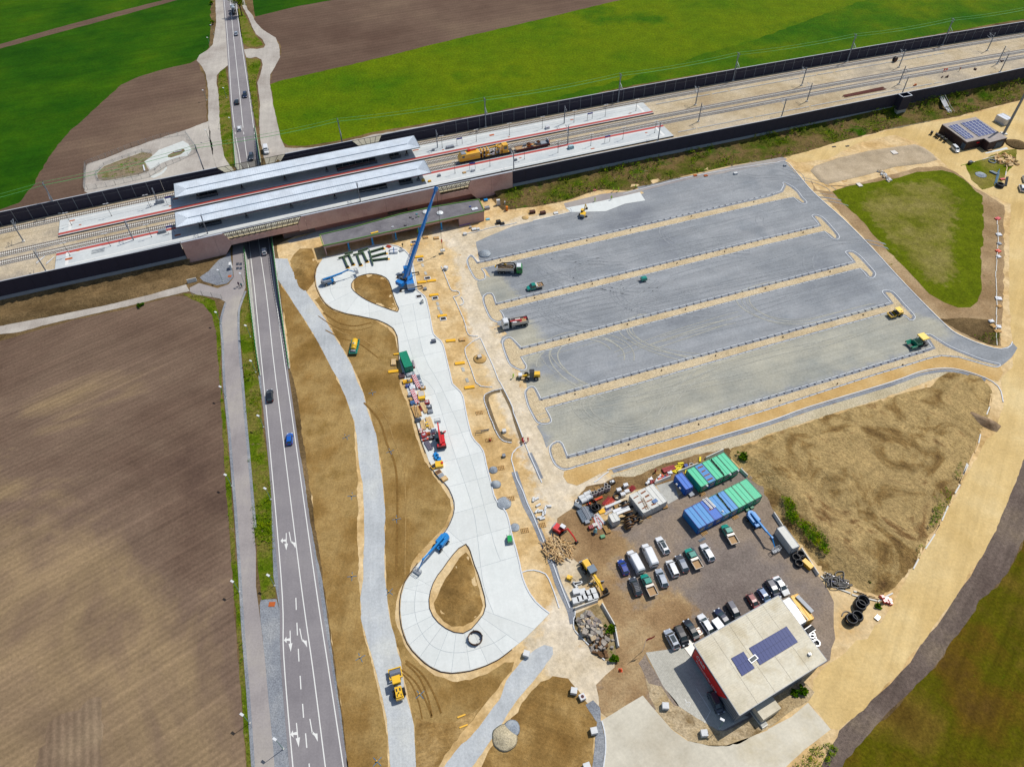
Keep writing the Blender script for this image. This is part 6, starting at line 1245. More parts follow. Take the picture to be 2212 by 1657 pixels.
TEAL=paint('paver_green',0,140,110,.4);tracks2(t,3.4,1.05,.4,.6);PP(t,'hopper',lambda q:(q.quad((3.0,-1.5,1.3),(1.2,-1.5,1.5),(1.2,-.5,.7),(3.0,-.5,.6)),q.quad((3.0,1.5,1.3),(1.2,1.5,1.5),(1.2,.5,.7),(3.0,.5,.6)),q.quad((1.2,-1.5,1.5),(1.2,1.5,1.5),(1.2,.5,.6),(1.2,-.5,.6)),q.box((3.0,1.55,.9),(.3,.1,.9)),q.box((2.1,1.55,1.0),(1.9,.1,.8)),q.box((2.1,-1.55,1.0),(1.9,.1,.8))),TEAL);PP(t,'hopper_floor',lambda q:q.box((2.1,0,.6),(1.8,1.4,.12)),BLK)
PP(t,'engine_deck',lambda q:q.box((.1,0,1.3),(2.2,2.3,1.0),taper=.93),TEAL);PP(t,'operator_platform',lambda q:(q.box((-1.4,0,1.5),(1.0,2.3,.6)),[q.bar((x,y,1.6),(x,y,3.1),.08)for x in(-1.9,-.2)for y in(-1.1,1.1)]),BLK);PP(t,'canopy_roof',lambda q:q.box((-1.1,0,3.2),(2.5,2.8,.2),taper=.92),paint('canopy_yellow',252,212,20,.45));PP(t,'screed',lambda q:(q.box((-2.6,0,.5),(.9,3.0,.5)),q.bar((-2.2,1.3,.6),(.4,1.35,.8),.16),q.bar((-2.2,-1.3,.6),(.4,-1.35,.8),.16)),BLK)
t,L=rig('compressor_trailer','small teal compressor trailer alone in the parking lot','compressor',T('21',1090,765),T('21',1168,750),.7)
PP(t,'housing',lambda q:(q.box((-.4,0,1.0),(2.0,1.4,.9),taper=.9),q.box((-.4,0,1.5),(1.6,1.1,.15),taper=.8)),PGN);PP(t,'drawbar',lambda q:q.bar((.6,0,.5),(2.0,0,.45),.12),BLK);PP(t,'lettering',lambda q:[q.box((-.9+k*.22,-.665,1.0),(.14,.012,.14))for k in range(5)],PW);wheels(t,(-.4,),.65,.32,.2)
# telehandler (red)
t,L=rig('telehandler','red rotating telehandler with raised arm on the bus loop','telehandler',T('12',1575,395),T('12',1610,575),1.0)
wheels(t,(1.9,-1.9),1.05,.62,.45);PP(t,'chassis',lambda q:(q.box((0,0,.9),(5.4,1.7,.5)),q.box((-2.6,0,1.0),(.5,2.4,.5))),BLK);PP(t,'outriggers',lambda q:[q.bar((2.3,s_*.7,.7),(3.0,s_*1.9,.45),.28)for s_ in(-1,1)],PR2);PP(t,'rear_housing',lambda q:(q.box((-2.3,0,1.5),(.8,2.4,.7),taper=.9),q.box((-.5,-.75,1.6),(2.6,.8,.9))),PR2)
PP(t,'cab',lambda q:q.box((.2,.8,1.9),(1.6,.85,1.5),taper=.9),GLS);PP(t,'boom',lambda q:(q.bar((-2.4,.0,2.3),(1.6,0,3.0),.5),q.bar((1.6,0,3.0),(4.0,-.1,3.3),.36)),PR2);PP(t,'work_basket',lambda q:(q.box((4.5,-.1,3.0),(.9,1.7,.08)),[q.bar((x,y,3.0),(x,y,4.0),.06)for x in(4.1,4.9)for y in(-.9,.7)],[q.bar((4.1,y,z),(4.9,y,z),.06)for y in(-.9,.7)for z in(3.5,4.0)],[q.bar((x,-.9,z),(x,.7,z),.06)for x in(4.1,4.9)for z in(3.5,4.0)]),GREYP)
# boom lifts
def basket(q,c):
 x,y,z=c
 q.box((x,y,z),(.9,1.9,.08));[q.bar((x+a,y+b,z),(x+a,y+b,z+1.1),.06)for a in(-.45,.45)for b in(-.95,0,.95)];[q.bar((x+a,y-.95,z+h),(x+a,y+.95,z+h),.06)for a in(-.45,.45)for h in(.55,1.1)];[q.bar((x-.45,y+b,z+h),(x+.45,y+b,z+h),.06)for b in(-.95,.95)for h in(.55,1.1)]
def boomlift(chassis,tip,ztip,label,zb=1.2,body=LB,cwm=None,tail=1.8,knuckle=None):
 c=W(chassis,.8);e=W(tip,ztip);an=AT_(e.y-c.y,e.x-c.x);d=math.hypot(e.x-c.x,e.y-c.y)
 t=thing('boom_lift',label,'boom lift',(c.x,c.y,0),an,'blue boom lifts');wheels(t,(1.3,-1.3),1.05,.5,.35)
 PP(t,'chassis',lambda q:(q.box((0,0,.7),(3.0,1.6,.5)),q.cyl((0,0,.9),(0,0,1.2),.6,12)),body);PP(t,'turntable',lambda q:(q.box((-.6,.75,1.55),(2.8,.7,.8),taper=.88),q.box((-.6,-.75,1.55),(2.6,.7,.8),taper=.88)),cwm or body)
 PP(t,'counterweight',lambda q:q.cyl((-1.7,0,1.1),(-1.7,0,2.0),1.05,14,.85),cwm or body)
 k=knuckle or(d*.72,2.4+ztip*.55)
 PP(t,'main_boom',lambda q:q.bar((-tail,0,2.1),(d*.5,0,(2.1+k[1])/2),.42,.5),body);PP(t,'boom_extension',lambda q:q.bar((d*.45,0,(2.1+k[1])/2),(k[0],0,k[1]),.3,.36),body);PP(t,'jib',lambda q:(q.bar((k[0],0,k[1]),(d-.6,0,ztip+.4),.2,.24),q.box((k[0],0,k[1]),(.5,.4,.5))),body)
 PP(t,'work_basket',lambda q:basket(q,(d,0,ztip)),GREYP)
 return t
boomlift(T('11',632,775),T('11',868,695),1.2,'blue and grey boom lift on the upper bus loop',cwm=GREYP);boomlift(T('12',1597,1380),T('12',1395,1625),.4,'blue boom lift reaching low over the lower bus loop');boomlift(T('22',2095,1190),T('32',68,1440),.5,'blue boom lift between containers and white unit in the yard')
o=None
# mobile crane
piv=V_((-34.2,181.4,0));tipw=W(Z8(1020,222),25.5);dh=V_((tipw.x-piv.x,tipw.y-piv.y,0));an=AT_(dh.y,dh.x);D=dh.length
cc0=W(T('11',1325,760),.8);ca=W(T('11',1300,640),1.);cb=W(T('11',1350,850),1.);can=AT_((ca-cb).y,(ca-cb).x)
t=thing('mobile_crane','large blue mobile crane with long raised telescopic boom','mobile crane',(cc0.x,cc0.y,0),can)
PP(t,'carrier',lambda q:(q.box((0,0,1.1),(10.5,2.4,.6)),q.box((-3.2,0,1.6),(3.2,2.4,.3))),PCB);PP(t,'carrier_cab',lambda q:(q.box((4.6,0,1.9),(1.7,2.4,1.4),taper=.92)),PCB);PP(t,'carrier_windscreen',lambda q:q.box((5.45,0,2.1),(.08,2.0,.7)),GLS);wheels(t,(4.0,2.4,-1.6,-3.0,-4.4),1.05,.62,.42)
PP(t,'rear_deck',lambda q:(q.box((-4.4,0,1.6),(1.8,2.5,.5)),[q.box((-4.9+k*.3,0,1.9),(.12,2.3,.1))for k in range(5)]),GREYP)
for x in(3.0,-4.3):
 for s_ in(-1,1):og=PP(t,'outrigger',lambda q:(q.bar((x,s_*.8,.9),(x,s_*3.6,.9),.3),q.cyl((x,s_*3.55,.1),(x,s_*3.55,1.1),.13,8)),BLK);PP(og,'float_pad',lambda q:q.box((x,s_*3.55,.08),(.8,.8,.12)),WOODF)
inv=Matrix.Rotation(-can,3,'Z')
pl=inv@(piv-V_((cc0.x,cc0.y,0)));tl=inv@(tipw-V_((cc0.x,cc0.y,0)))
dr=(V_((tl.x,tl.y,0))-V_((pl.x,pl.y,0))).normalized();sl_=V_((-dr.y,dr.x,0));P0=V_((pl.x,pl.y,2.7));P1=V_((tl.x,tl.y,25.5));ax=(P1-P0)
def V3(f,s_,z):return P0+dr*f+sl_*s_+V_((0,0,z))
PP(t,'slewing_deck',lambda q:(q.bar(V3(-2.2,0,-.7),V3(2.4,0,-.7),2.2,.5)),PCB);PP(t,'counterweight',lambda q:q.bar(V3(-2.9,-1.3,-.3),V3(-2.9,1.3,-.3),1.3,1.3),PCB);PP(t,'operator_cab',lambda q:q.bar(V3(.6,1.35,.1),V3(2.2,1.35,.1),.9,1.6),GLS);PP(t,'cab_roof',lambda q:q.bar(V3(.6,1.35,.95),V3(2.2,1.35,.95),1.,.1),PCB);PP(t,'winch',lambda q:(q.bar(V3(-1.4,-.9,.3),V3(-.4,-.9,.3),.7,.8),q.cyl(V3(-1.6,-.6,.4),V3(-1.6,.6,.4),.4,12)),BLK)
bm=PP(t,'boom',lambda q:q.bar(P0-ax*.03,P0+ax*.36,.95,1.05),PCB)
for k,(a_,b_,w_)in enumerate(((.34,.6,.82),(.58,.8,.7),(.78,.97,.58))):PP(bm,'boom_section',lambda q:q.bar(P0+ax*a_,P0+ax*b_,w_,w_*1.1),PCB);PP(bm,'section_collar',lambda q:q.bar(P0+ax*(a_+.005),P0+ax*(a_+.02),w_*1.25,w_*1.3),PCB)
PP(bm,'boom_head',lambda q:(q.bar(P0+ax*.965,P0+ax*1.01,.8,1.2),q.cyl(P1-sl_*.5,P1+sl_*.5,.35,10)),PCB);PP(bm,'lift_cylinder',lambda q:q.cyl(V3(1.9,0,-.5),P0+ax*.28+V_((0,0,-.4)),.22,10),GREYP)
PP(bm,'folded_jib',lambda q:([q.bar(P0+ax*.1+sl_*(1.0+.4*s_)+V_((0,0,h)),P0+ax*.38+sl_*(1.0+.3*s_)+V_((0,0,h)),.1)for s_ in(-1,1)for h in(-.4,.4)],[q.bar(P0+ax*(.1+.035*k)+sl_*(.6 if k%2 else 1.4),P0+ax*(.1+.035*(k+1))+sl_*(1.4 if k%2 else .6),.07)for k in range(8)]),PCB)
ldp=W(Z8(1180,1310),.8)
PP(bm,'boom_lettering',lambda q:[q.bar(P0+ax*(f+k*.008)+sl_*(-w_*.51),P0+ax*(f+k*.008+.0045)+sl_*(-w_*.51),.02,.3)for f,w_ in((.2,.95),(.45,.82),(.68,.7),(.86,.58))for k in range(9)],PW)
ht=V_((tipw.x,tipw.y,4.6));h0=inv@(V_((tipw.x,tipw.y,0))-V_((cc0.x,cc0.y,0)))
PP(t,'hoist_rope',lambda q:(q.cyl((h0.x,h0.y,25.3),(h0.x,h0.y,5.4),.05,5),q.cyl((h0.x+.25,h0.y,25.3),(h0.x+.1,h0.y,5.4),.05,5)),BLK);PP(t,'hook_block',lambda q:(q.box((h0.x,h0.y,5.0),(.5,.4,1.0)),q.torus((h0.x,h0.y,4.2),.25,.07,10,5,(0,1,0))),PR2);PP(t,'sling',lambda q:(q.cyl((h0.x,h0.y,4.0),(h0.x-.6,h0.y,1.4),.04,5),q.cyl((h0.x,h0.y,4.0),(h0.x+.6,h0.y,1.4),.04,5)),BLK)
ld=thing('crane_load','bundle of slabs hanging from the crane hook','load',(tipw.x,tipw.y,0),.3);PP(ld,'slab',lambda q:q.box((0,0,1.0),(1.6,1.1,.3)),SLEEP);PP(ld,'slab',lambda q:q.box((.1,.05,1.25),(1.3,.9,.2)),SLEEP)
# rail work train
ta,tb=W(Z6(225,690),ZR+1.),W(Z6(1160,520),ZR+1.);s_a=SO(Z6(230,650),ZR+1.5)[0]
def train(s0,s1,label):c=RW((s0+s1)/2,-23.1,ZR+.36);return thing('rail_work_vehicle',label,'rail vehicle',c,rang((s0+s1)/2),'rail work train')
s_b=SO(Z6(1165,480),ZR+1.5)[0];s_c=SO(Z6(1800,380),ZR+1.)[0]
L1=s_b-s_a;t=train(s_a,s_b,'yellow rail machine with cab and crane gantries on the third track')
YW=paint('rail_yellow',244,186,36,.5);X0=-L1/2
PP(t,'underframe',lambda q:q.box((0,0,.7),(L1,2.5,.4)),pm('frame_dark',S(60,56,56),.8));PP(t,'engine_house',lambda q:q.box((X0+4.6,0,2.1),(7.4,2.7,2.5)),YW)
PP(t,'cab',lambda q:q.loft([[(X0-.1,-1.2,.9),(X0-.1,1.2,.9),(X0+.0,1.2,2.2),(X0+.0,-1.2,2.2)],[(X0+.9,-1.35,.9),(X0+.9,1.35,.9),(X0+.9,1.3,3.4),(X0+.9,-1.3,3.4)],[(X0+1.2,-1.35,.9),(X0+1.2,1.35,.9),(X0+1.2,1.3,3.4),(X0+1.2,-1.3,3.4)]]),YW);PP(t,'cab_window',lambda q:(q.box((X0+1.6,-1.37,2.6),(1.0,.04,.8)),q.quad((X0+.0,-1.0,2.1),(X0+.0,1.0,2.1),(X0+.75,1.0,3.1),(X0+.75,-1.0,3.1))),GLS);PP(t,'roof_box',lambda q:q.box((X0+2.0,0,3.5),(1.8,2.0,.3)),GREYP)
PP(t,'lettering',lambda q:[q.box((X0+4.6+k*.35,-1.36,2.3),(.22,.015,.3))for k in range(5)],PR2);PP(t,'horn_drum',lambda q:(q.cyl((X0+4,.9,3.7),(X0+5,.9,3.7),.55,12),q.bar((X0+5,.9,3.7),(X0+7.5,.9,3.7),.4)),PR2)
for k,x in enumerate((X0+9.3,X0+10.6,X0+11.8,X0+15.6,X0+16.4)):PP(t,'gantry',lambda q:(q.bar((x,-1.3,.9),(x,-1.3,3.3),.3),q.bar((x,1.3,.9),(x,1.3,3.3),.3),q.bar((x,-1.3,3.3),(x,1.3,3.3),.35)),YW if k!=3 else BLK)
rnd=random.Random(5)
for k in range(26):
 x=X0+rnd.uniform(8.6,L1-6.);PP(t,'equipment',lambda q:q.box((x,rnd.uniform(-.9,.9),rnd.uniform(1.1,2.2)),(rnd.uniform(.3,1.6),rnd.uniform(.3,.9),rnd.uniform(.3,1.0)),rnd.uniform(-.3,.3)),rnd.choice([YW,YW,GREYP,BLK,pm('dull_orange',S(220,120,40),.6),PW]))
PP(t,'deck',lambda q:q.box((X0+L1*.7,0,.98),(L1*.45,2.4,.08)),YW);PP(t,'operator_cab',lambda q:q.box((-X0-3.2,-.2,2.5),(2.2,2.3,3.2),taper=.95),YW);PP(t,'cab_window',lambda q:q.box((-X0-3.2,-1.38,2.9),(1.2,.04,1.1)),GLS);PP(t,'winch_ring',lambda q:(q.torus((-X0-5.6,0,3.6),1.0,.25,16,6),q.bar((-X0-9,.6,3.2),(-X0-6,.6,3.3),.5)),YW)
for x in(X0+2,X0+4,-X0-2,-X0-4,0):PP(t,'wheelset',lambda q:q.cyl((x,-.8,.42),(x,.8,.42),.42,12),BLK)
L2=s_c-s_b-1.5;t=train(s_b+1.5,s_c,'dark red flat wagon loaded with drums and machine parts');PP(t,'wagon_floor',lambda q:q.box((0,0,.8),(L2,2.6,.3)),WOODF);PP(t,'side_sill',lambda q:(q.box((0,-1.35,.75),(L2,.15,.7)),q.box((0,1.35,.75),(L2,.15,.7))),pm('wagon_maroon',S(90,36,44),.7));PP(t,'end_rack',lambda q:(q.box((L2/2-.4,0,1.6),(.2,2.6,1.4)),q.box((L2/2-2.2,0,1.15),(3.,2.2,.35))),GREYP)
for k in range(9):PP(t,'cargo_item',lambda q:q.box((rnd.uniform(-L2/2+1,L2/2-4),rnd.uniform(-.8,.8),1.35),(rnd.uniform(.5,1.8),rnd.uniform(.4,.9),rnd.uniform(.3,.9)),rnd.uniform(-.5,.5)),rnd.choice([YW,GREYP,ORC,GREYP]))
for x in(-1.5,2.6):PP(t,'cable_drum',lambda q:(q.cyl((x,-.5,1.7),(x,-.4,1.7),.7,14),q.cyl((x,.4,1.7),(x,.5,1.7),.7,14),q.cyl((x,-.4,1.7),(x,.4,1.7),.4,12)),pm('drum_wood',S(140,90,60),.8))
for x in(-L2/2+2,L2/2-2):PP(t,'wheelset',lambda q:q.cyl((x,-.8,.42),(x,.8,.42),.42,12),BLK)
# people
SKIN=pm('skin',S(210,160,130),.7)
def human(pose):
 if('hum',pose)in CACHE:return CACHE[('hum',pose)]
 lean={'stand':0.,'walk':.05,'bend':.75}[pose];st=.28 if pose=='walk' else .1
 hip=V_((0,0,.92))if pose!='bend' else V_((-.15,0,.85));up=V_((SI_(lean),0,CO_(lean)))
 ch=hip+up*.42;nk=hip+up*.58;hd=nk+up*.16+V_((.02,0,.0));V=[hip,ch,nk,hd];E=[(0,1),(1,2),(2,3)];R=[.15,.17,.07,.1]
 for s_ in(-1,1):
  k=len(V);sh=nk+V_((0,s_*.2,-.03));el=sh+V_((.1*(1+s_ if pose=='walk' else 1),s_*.06,-.28));ha=el+V_((.18,-s_*.03,-.2));V+=[sh,el,ha];E+=[(1,k),(k,k+1),(k+1,k+2)];R+=[.075,.055,.045]
  k=len(V);th=hip+V_((0,s_*.1,-.05));kn=V_((s_*st*.5+.04,s_*.11,.48));an_=V_((s_*st,s_*.12,.08));to=an_+V_((.16,0,-.03));V+=[th,kn,an_,to];E+=[(0,k),(k,k+1),(k+1,k+2),(k+2,k+3)];R+=[.11,.08,.055,.05]
 me=bpy.data.meshes.new('person');me.from_pydata(V,E,[]);o=bpy.data.objects.new('tmp',me);COL.objects.link(o)
 sk_=o.modifiers.new('s','SKIN');o.modifiers.new('u','SUBSURF').levels=1
 for v,r_ in zip(me.skin_vertices[0].data,R):v.radius=(r_,r_)
 me.skin_vertices[0].data[0].use_root=True
 dg=bpy.context.evaluated_depsgraph_get();m2=bpy.data.meshes.new_from_object(o.evaluated_get(dg));bpy.data.objects.remove(o);m2.name='person_body'
 CACHE[('hum',pose)]=m2;CACHE[('humd',pose)]=(hip,ch,nk,hd);return m2
def person(p,label,top,legs,hat=None,pose='stand',an=0.,z=.05):
 c=W(p,z);me=human(pose);hip,ch,nk,hd=CACHE[('humd',pose)];t=thing('person',label,'person',(c.x,c.y,z),an,'people on site')
 mk('body',me,legs,t);up=(ch-hip).normalized()
 PP(t,'jacket',lambda q:q.loft([[hip+up*a+V_((x*r1,y*r2,0))for x,y in((-1,-.7),(0,-1),(1,-.7),(1,.7),(0,1),(-1,.7))]for a,r1,r2 in((-.02,.17,.21),(.25,.18,.23),(.5,.16,.25),(.6,.09,.12))]),top)
 for s_ in(-1,1):PP(t,'sleeve',lambda q:q.cyl(nk+V_((0,s_*.2,-.03)),nk+V_((.1,s_*.26,-.31)),.085,8,.07),top)
 PP(t,'hair' if hat is None else 'helmet',lambda q:(q.cyl(hd+V_((0,0,.0)),hd+V_((0,0,.1)),.13,10,.11),q.cyl(hd+V_((0,0,.1)),hd+V_((0,0,.16)),.11,10,.04)),hat or pm('hair_dark',S(40,30,24),.8));PP(t,'face',lambda q:(q.box(hd+V_((.1,0,-.03)),(.05,.13,.14),taper=.8),q.box(hd+V_((.135,0,-.03)),(.03,.03,.05))),SKIN)
HV=pm('hi_vis_yellow',S(196,240,30),.7);HR=pm('work_red',S(200,24,24),.7);DKC=pm('cloth_dark',S(34,36,46),.9);HO=pm('hi_vis_orange',S(250,90,20),.7);HWH=pm('helmet_white',S(236,236,236),.4);PUR=pm('jacket_purple',S(88,44,84),.8);TQ=pm('jacket_turquoise',S(30,140,150),.8)
person(T('01',2068,815),'person in a purple jacket walking on the side road',PUR,DKC,pose='walk',an=-1.4);person(T('01',2092,825),'person in a turquoise jacket walking beside the purple one',TQ,DKC,pose='walk',an=-1.4)
person(T('11',1268,480),'worker in black and yellow walking at the top of the loop',pm('cloth_olive',S(60,64,20),.8),DKC,pose='walk',an=1.2);person(Z8(705,1010),'worker in hi-vis yellow left of the crane boom',HV,HV,HV);person(Z8(780,985),'worker in hi-vis yellow right of the crane boom',HV,HV,HV,'bend')
person(T('21',715,85),'worker in hi-vis yellow standing on the pad behind the excavator',HV,HV,HO);person(T('21',858,70),'worker in hi-vis walking near the middle of the concrete pad',HV,DKC,HV,'walk',2.);person(T('20',918,1657),'hi-vis worker standing on the path above the pad',HV,HV,HV);person(T('20',873,1657),'hi-vis worker beside another on the path above the pad',HV,DKC,HV);person(T('20',1067,1632),'worker in blue trousers and hi-vis vest striding on the path',HV,pm('trousers_blue',S(40,60,100),.8),HV,'walk',2.6)
person(T('21',10,1608),'worker in hi-vis yellow beside the yellow loader',HV,HV,HV,'walk',0);person(T('22',90,500),'worker in red bending over the kerb trench',HR,HR,None,'bend',1.);person(T('22',98,512),'second worker in red kneeling by the kerb trench',HR,HR,None,'bend',-1.);person(T('22',137,500),'worker in red standing apart from the trench',HR,HR,HR)
person(T('30',1515,625),'track worker in orange, left of a pair',HO,HO,HO,z=ZR+.05);person(T('30',1535,620),'track worker in orange, right of a pair',HO,HO,HO,'bend',z=ZR+.05);person(T('30',1652,615),'track worker in dull orange standing alone',ORC,DKC,HO,z=ZR+.05);person(T('11',1435,962),'worker in white shirt kneeling at the loop kerb',PW,DKC,None,'bend')
person(Z6(1805,395),'worker in orange at the end of the flat wagon',HO,HO,HO,z=ZR+.05)
# buildings and stores
def world_box(t0,name,pts,z0,z1,mat,parent):
 """prism over world points, in the frame of its parent"""
 return build(name,MB().prism([((p-t0).x,(p-t0).y)for p in pts],z0,z1),mat,parent)
def txt_obj(s_,size,mat,parent,M,name='lettering'):
 cu=bpy.data.curves.new(name,'FONT');cu.body=s_;cu.size=size;cu.extrude=.01;o=bpy.data.objects.new('tmp',cu);COL.objects.link(o)
 me=bpy.data.meshes.new_from_object(o.evaluated_get(bpy.context.evaluated_depsgraph_get()));bpy.data.objects.remove(o);me.name=name;me.materials.clear();me.transform(M)
 return mk(name,me,mat,parent)
# kiosk roof building in front of the station
KR=[W(T('11',x,y),4.3)for x,y in((583,468),(1972,165),(1927,67),(1500,138),(1250,193),(860,302),(551,373))]
k0=V_((KR[0].x,KR[0].y,0));t=thing('kiosk_pavilion','long flat grey roofed pavilion on blue columns before the station wall','pavilion',k0)
FELT=gm('roofing_felt',[S(116,114,118),S(128,126,130),S(138,136,138)],big=.3,fine=2.5,amp=.08,bump=.15);GTRIM=pm('green_edge_trim',S(96,140,70),.7);PINKF=pm('pavilion_concrete',S(206,170,160),.9)
world_box(k0,'roof_slab',KR,3.3,4.2,PINKF,t);world_box(k0,'roof_felt',[p.lerp(sum(KR,V_())/7,.012)for p in KR],4.2,4.212,FELT,t)
A_r,B_r,C_l=KR[0]-k0,KR[1]-k0,KR[6]-k0
mbx=MB()
for a_,b_ in zip(KR,KR[1:]+KR[:1]):mbx.bar((a_-k0).to_tuple()[:2]+(4.3,),(b_-k0).to_tuple()[:2]+(4.3,),.3,.3)
build('edge_trim',mbx,GTRIM,t)
kp=np.array([[(p-k0).x,(p-k0).y]for p in KR])
dx=(B_r-A_r).normalized();dx.z=0;dy=V_((-dx.y,dx.x,0));Lr=(B_r-A_r).length
for r_ in range(11):
 x=-5.
 while x<Lr+3:
  w_=RU_(3.5,6.5);c_=dx*(x+w_/2)+dy*(r_*.98+.62)
  if all(inside(np.array([(c_+dx*a*w_/2).x]),np.array([(c_+dx*a*w_/2).y]),kp)[0]and edist(np.array([(c_+dx*a*w_/2).x]),np.array([(c_+dx*a*w_/2).y]),kp)[0]>.55 for a in(-1,-.5,0,.5,1)):ubox('felt_strip',(c_.x,c_.y,4.215+.004*(r_%2)),(w_-.06,.95,.04),AT_(dx.y,dx.x),FELT,t)
  x+=w_
for(x,y)in((1468,172),(1590,180)):
 c_=W(T('11',x,y),4.6)-k0;build('skylight_dome',MB().cyl((c_.x,c_.y,4.2),(c_.x,c_.y,4.55),1.15,20).cyl((c_.x,c_.y,4.55),(c_.x,c_.y,4.75),1.05,20,.6),pm('dome_white',S(236,240,240),.4),t)
for x,y in((808,505),(1012,462),(1212,415),(1412,370),(1605,330)):
 c_=W(T('11',x,y),0.)-k0;cc_=build('column',MB().cyl((0,0,0),(0,0,3.3),.3,14),pm('column_wrap_blue',S(20,150,210),.5),t,(c_.x,c_.y,0));build('column_base',MB().box((0,0,.15),(.9,.9,.3)),SLEEP,cc_)
for nm,(p,q)in(('end_wall',(T('11',605,548),T('11',560,470))),):
 a_,b_=W(p,0)-k0,W(q,0)-k0;build(nm,MB().bar((A_r.x+.3,A_r.y+.2,1.65),(C_l.x+.4,C_l.y-.2,1.65),.35,3.3),PINKF,t)
a_=KR[1]-k0;b_=KR[2]-k0;blk=[a_-dx*9.5+dy*.1,a_-dx*.1+dy*.1,b_-dx*.1-dy*.3,b_-dx*9.5-dy*.3]
build('end_block',MB().prism([(p.x,p.y)for p in blk],0,3.3),PINKF,t);build('plinth_band',MB().bar((blk[0]-dy*.05).to_tuple()[:2]+(.25,),(blk[0]+dx*4-dy*.05).to_tuple()[:2]+(.25,),.1,.4),pm('membrane_violet',S(170,130,180),.7),t)
build('rear_block',MB().prism([((p).x,(p).y)for p in(A_r+dx*26+dy*4,A_r+dx*34+dy*4,A_r+dx*34+dy*7.5,A_r+dx*26+dy*7.5)],0,3.3),DARKC,t)
for k,(x,y,sx,sy,m_)in enumerate(((1025,355,2.6,.7,PYE),(1335,222,.7,.6,BLK),(1355,237,.8,.3,BLK),(1388,195,.6,.6,TQ),(1405,215,.5,.6,GTRIM),(1385,222,.6,.3,BLK),(1890,150,2.2,1.3,PW),(1850,130,.7,.5,PBL),(1290,293,.9,.3,BLK),(1180,305,.7,.5,PW))):
 p=W(T('11',x,y),4.3);o=thing('roof_materials',('yellow timber bundle','dark insulation sheet','second dark insulation sheet','turquoise bucket','green offcut','third dark sheet','white board stack','blue bag','dark tarpaulin','white tool case')[k]+' lying on the pavilion roof','building material',(p.x,p.y,4.26),RU_(0,.6));PP(o,'pile',lambda q:q.box((0,0,.12),(sx,sy,.2)),m_);PP(o,'strap',lambda q:q.box((0,0,.23),(.1,sy*1.02,.02)),GREYP)
def ladder(a,b,label,mat=GREYP,w=.5):
 c=a.copy();t_=thing('ladder',label,'ladder',c);d=b-a;n_=d.cross(V_((0,0,1))).normalized()*w/2
 if n_.length<.1:n_=V_((w/2,0,0))
 for s_ in(-1,1):build('stile',MB().bar(n_*s_,d+n_*s_,.08),mat,t_)
 for k in range(int(d.length/.45)):build('rung',MB().bar(d*((k+.5)*.45/d.length)-n_,d*((k+.5)*.45/d.length)+n_,.06),mat,t_)
ladder(W(T('11',1195,430),0),W(T('11',1172,325),4.8),'silver ladder leaning on the pavilion roof edge')
# containers
def container(A,B,D,h,mat,label,group,ribs=True,roofmat=None,rust=0,front='windows',frontm=None,frame=None):
 """A-B short roof edge at the back, A-D long edge"""
 t0=V_((D.x,D.y,0));u=(B-A);u.z=0;v=(A-D);v.z=0;w_=u.length;L_=v.length;an=AT_(u.y,u.x)
 tt=thing('site_container',label,'container',t0,an,group);fr=frame or mat
 PP(tt,'body',lambda q:q.box((w_/2,L_/2,h/2),(w_-.06,L_-.06,h-.1)),mat)
 PP(tt,'frame_rail',lambda q:([q.box((x,L_/2,z),(.12,L_,.14))for x in(.06,w_-.06)for z in(.08,h-.04)],[q.box((w_/2,y,z),(w_,.12,.14))for y in(.06,L_-.06)for z in(.08,h-.04)],[q.box((x,y,h/2),(.14,.14,h))for x in(.07,w_-.07)for y in(.07,L_-.07)]),fr)
 if ribs:PP(tt,'roof_corrugation',lambda q:[q.box((w_/2,.3+k*.3,h-.02),(w_-.3,.1,.05))for k in range(int((L_-.4)/.3))],roofmat or mat)
 else:PP(tt,'roof_seam',lambda q:q.box((w_/2,L_/2,h+.0),(.05,L_-.3,.05)),roofmat or mat)
 PP(tt,'side_corrugation',lambda q:[q.box((x,.3+k*.4,h/2),(.04,.12,h-.4))for x in(.0,w_)for k in range(int((L_-.4)/.4))],mat)
 for k in range(rust):ubox('rust_stain',(w_*.5+RU_(-.2,.2),L_*(k+.7)/(rust+.4),h+.012+.001*k),(w_*RU_(.45,.7),RU_(.25,.45),.01),RU_(-.1,.1),pm('rust',S(150,96,62),.9,noise_amt=.4,scale=3),tt)
 if front=='windows':
  wn=PP(tt,'window',lambda q:q.box((w_*.5,-.02,h*.58),(w_*.5,.06,h*.36)),GLS);PP(wn,'window_frame',lambda q:(q.box((w_*.5,-.04,h*.78),(w_*.58,.07,.08)),q.box((w_*.5,-.04,h*.39),(w_*.58,.07,.08)),q.box((w_*.5,-.05,h*.58),(.06,.06,h*.36))),PW)
 elif front=='door':
  for s_ in(-1,1):PP(tt,'door',lambda q:q.box((w_/2+s_*w_*.23,-.02,h*.48),(w_*.42,.06,h*.8)),frontm or mat)
  PP(tt,'lock_rods',lambda q:[q.box((w_*f,-.07,h*.5),(.04,.04,h*.8))for f in(.2,.38,.62,.8)],GREYP)
 return tt
CG=pm('container_green',S(80,204,158),.5,noise_amt=.1);CGd=pm('container_frame_green',S(20,120,84),.5);CB=pm('container_blue',S(60,142,206),.5,noise_amt=.1);CBd=pm('container_frame_blue',S(20,64,156),.5);CWt=pm('container_white',S(222,222,216),.55,noise_amt=.08);CB2=pm('container_deep_blue',S(20,108,204),.5);CG2=pm('container_deep_green',S(0,150,118),.5)
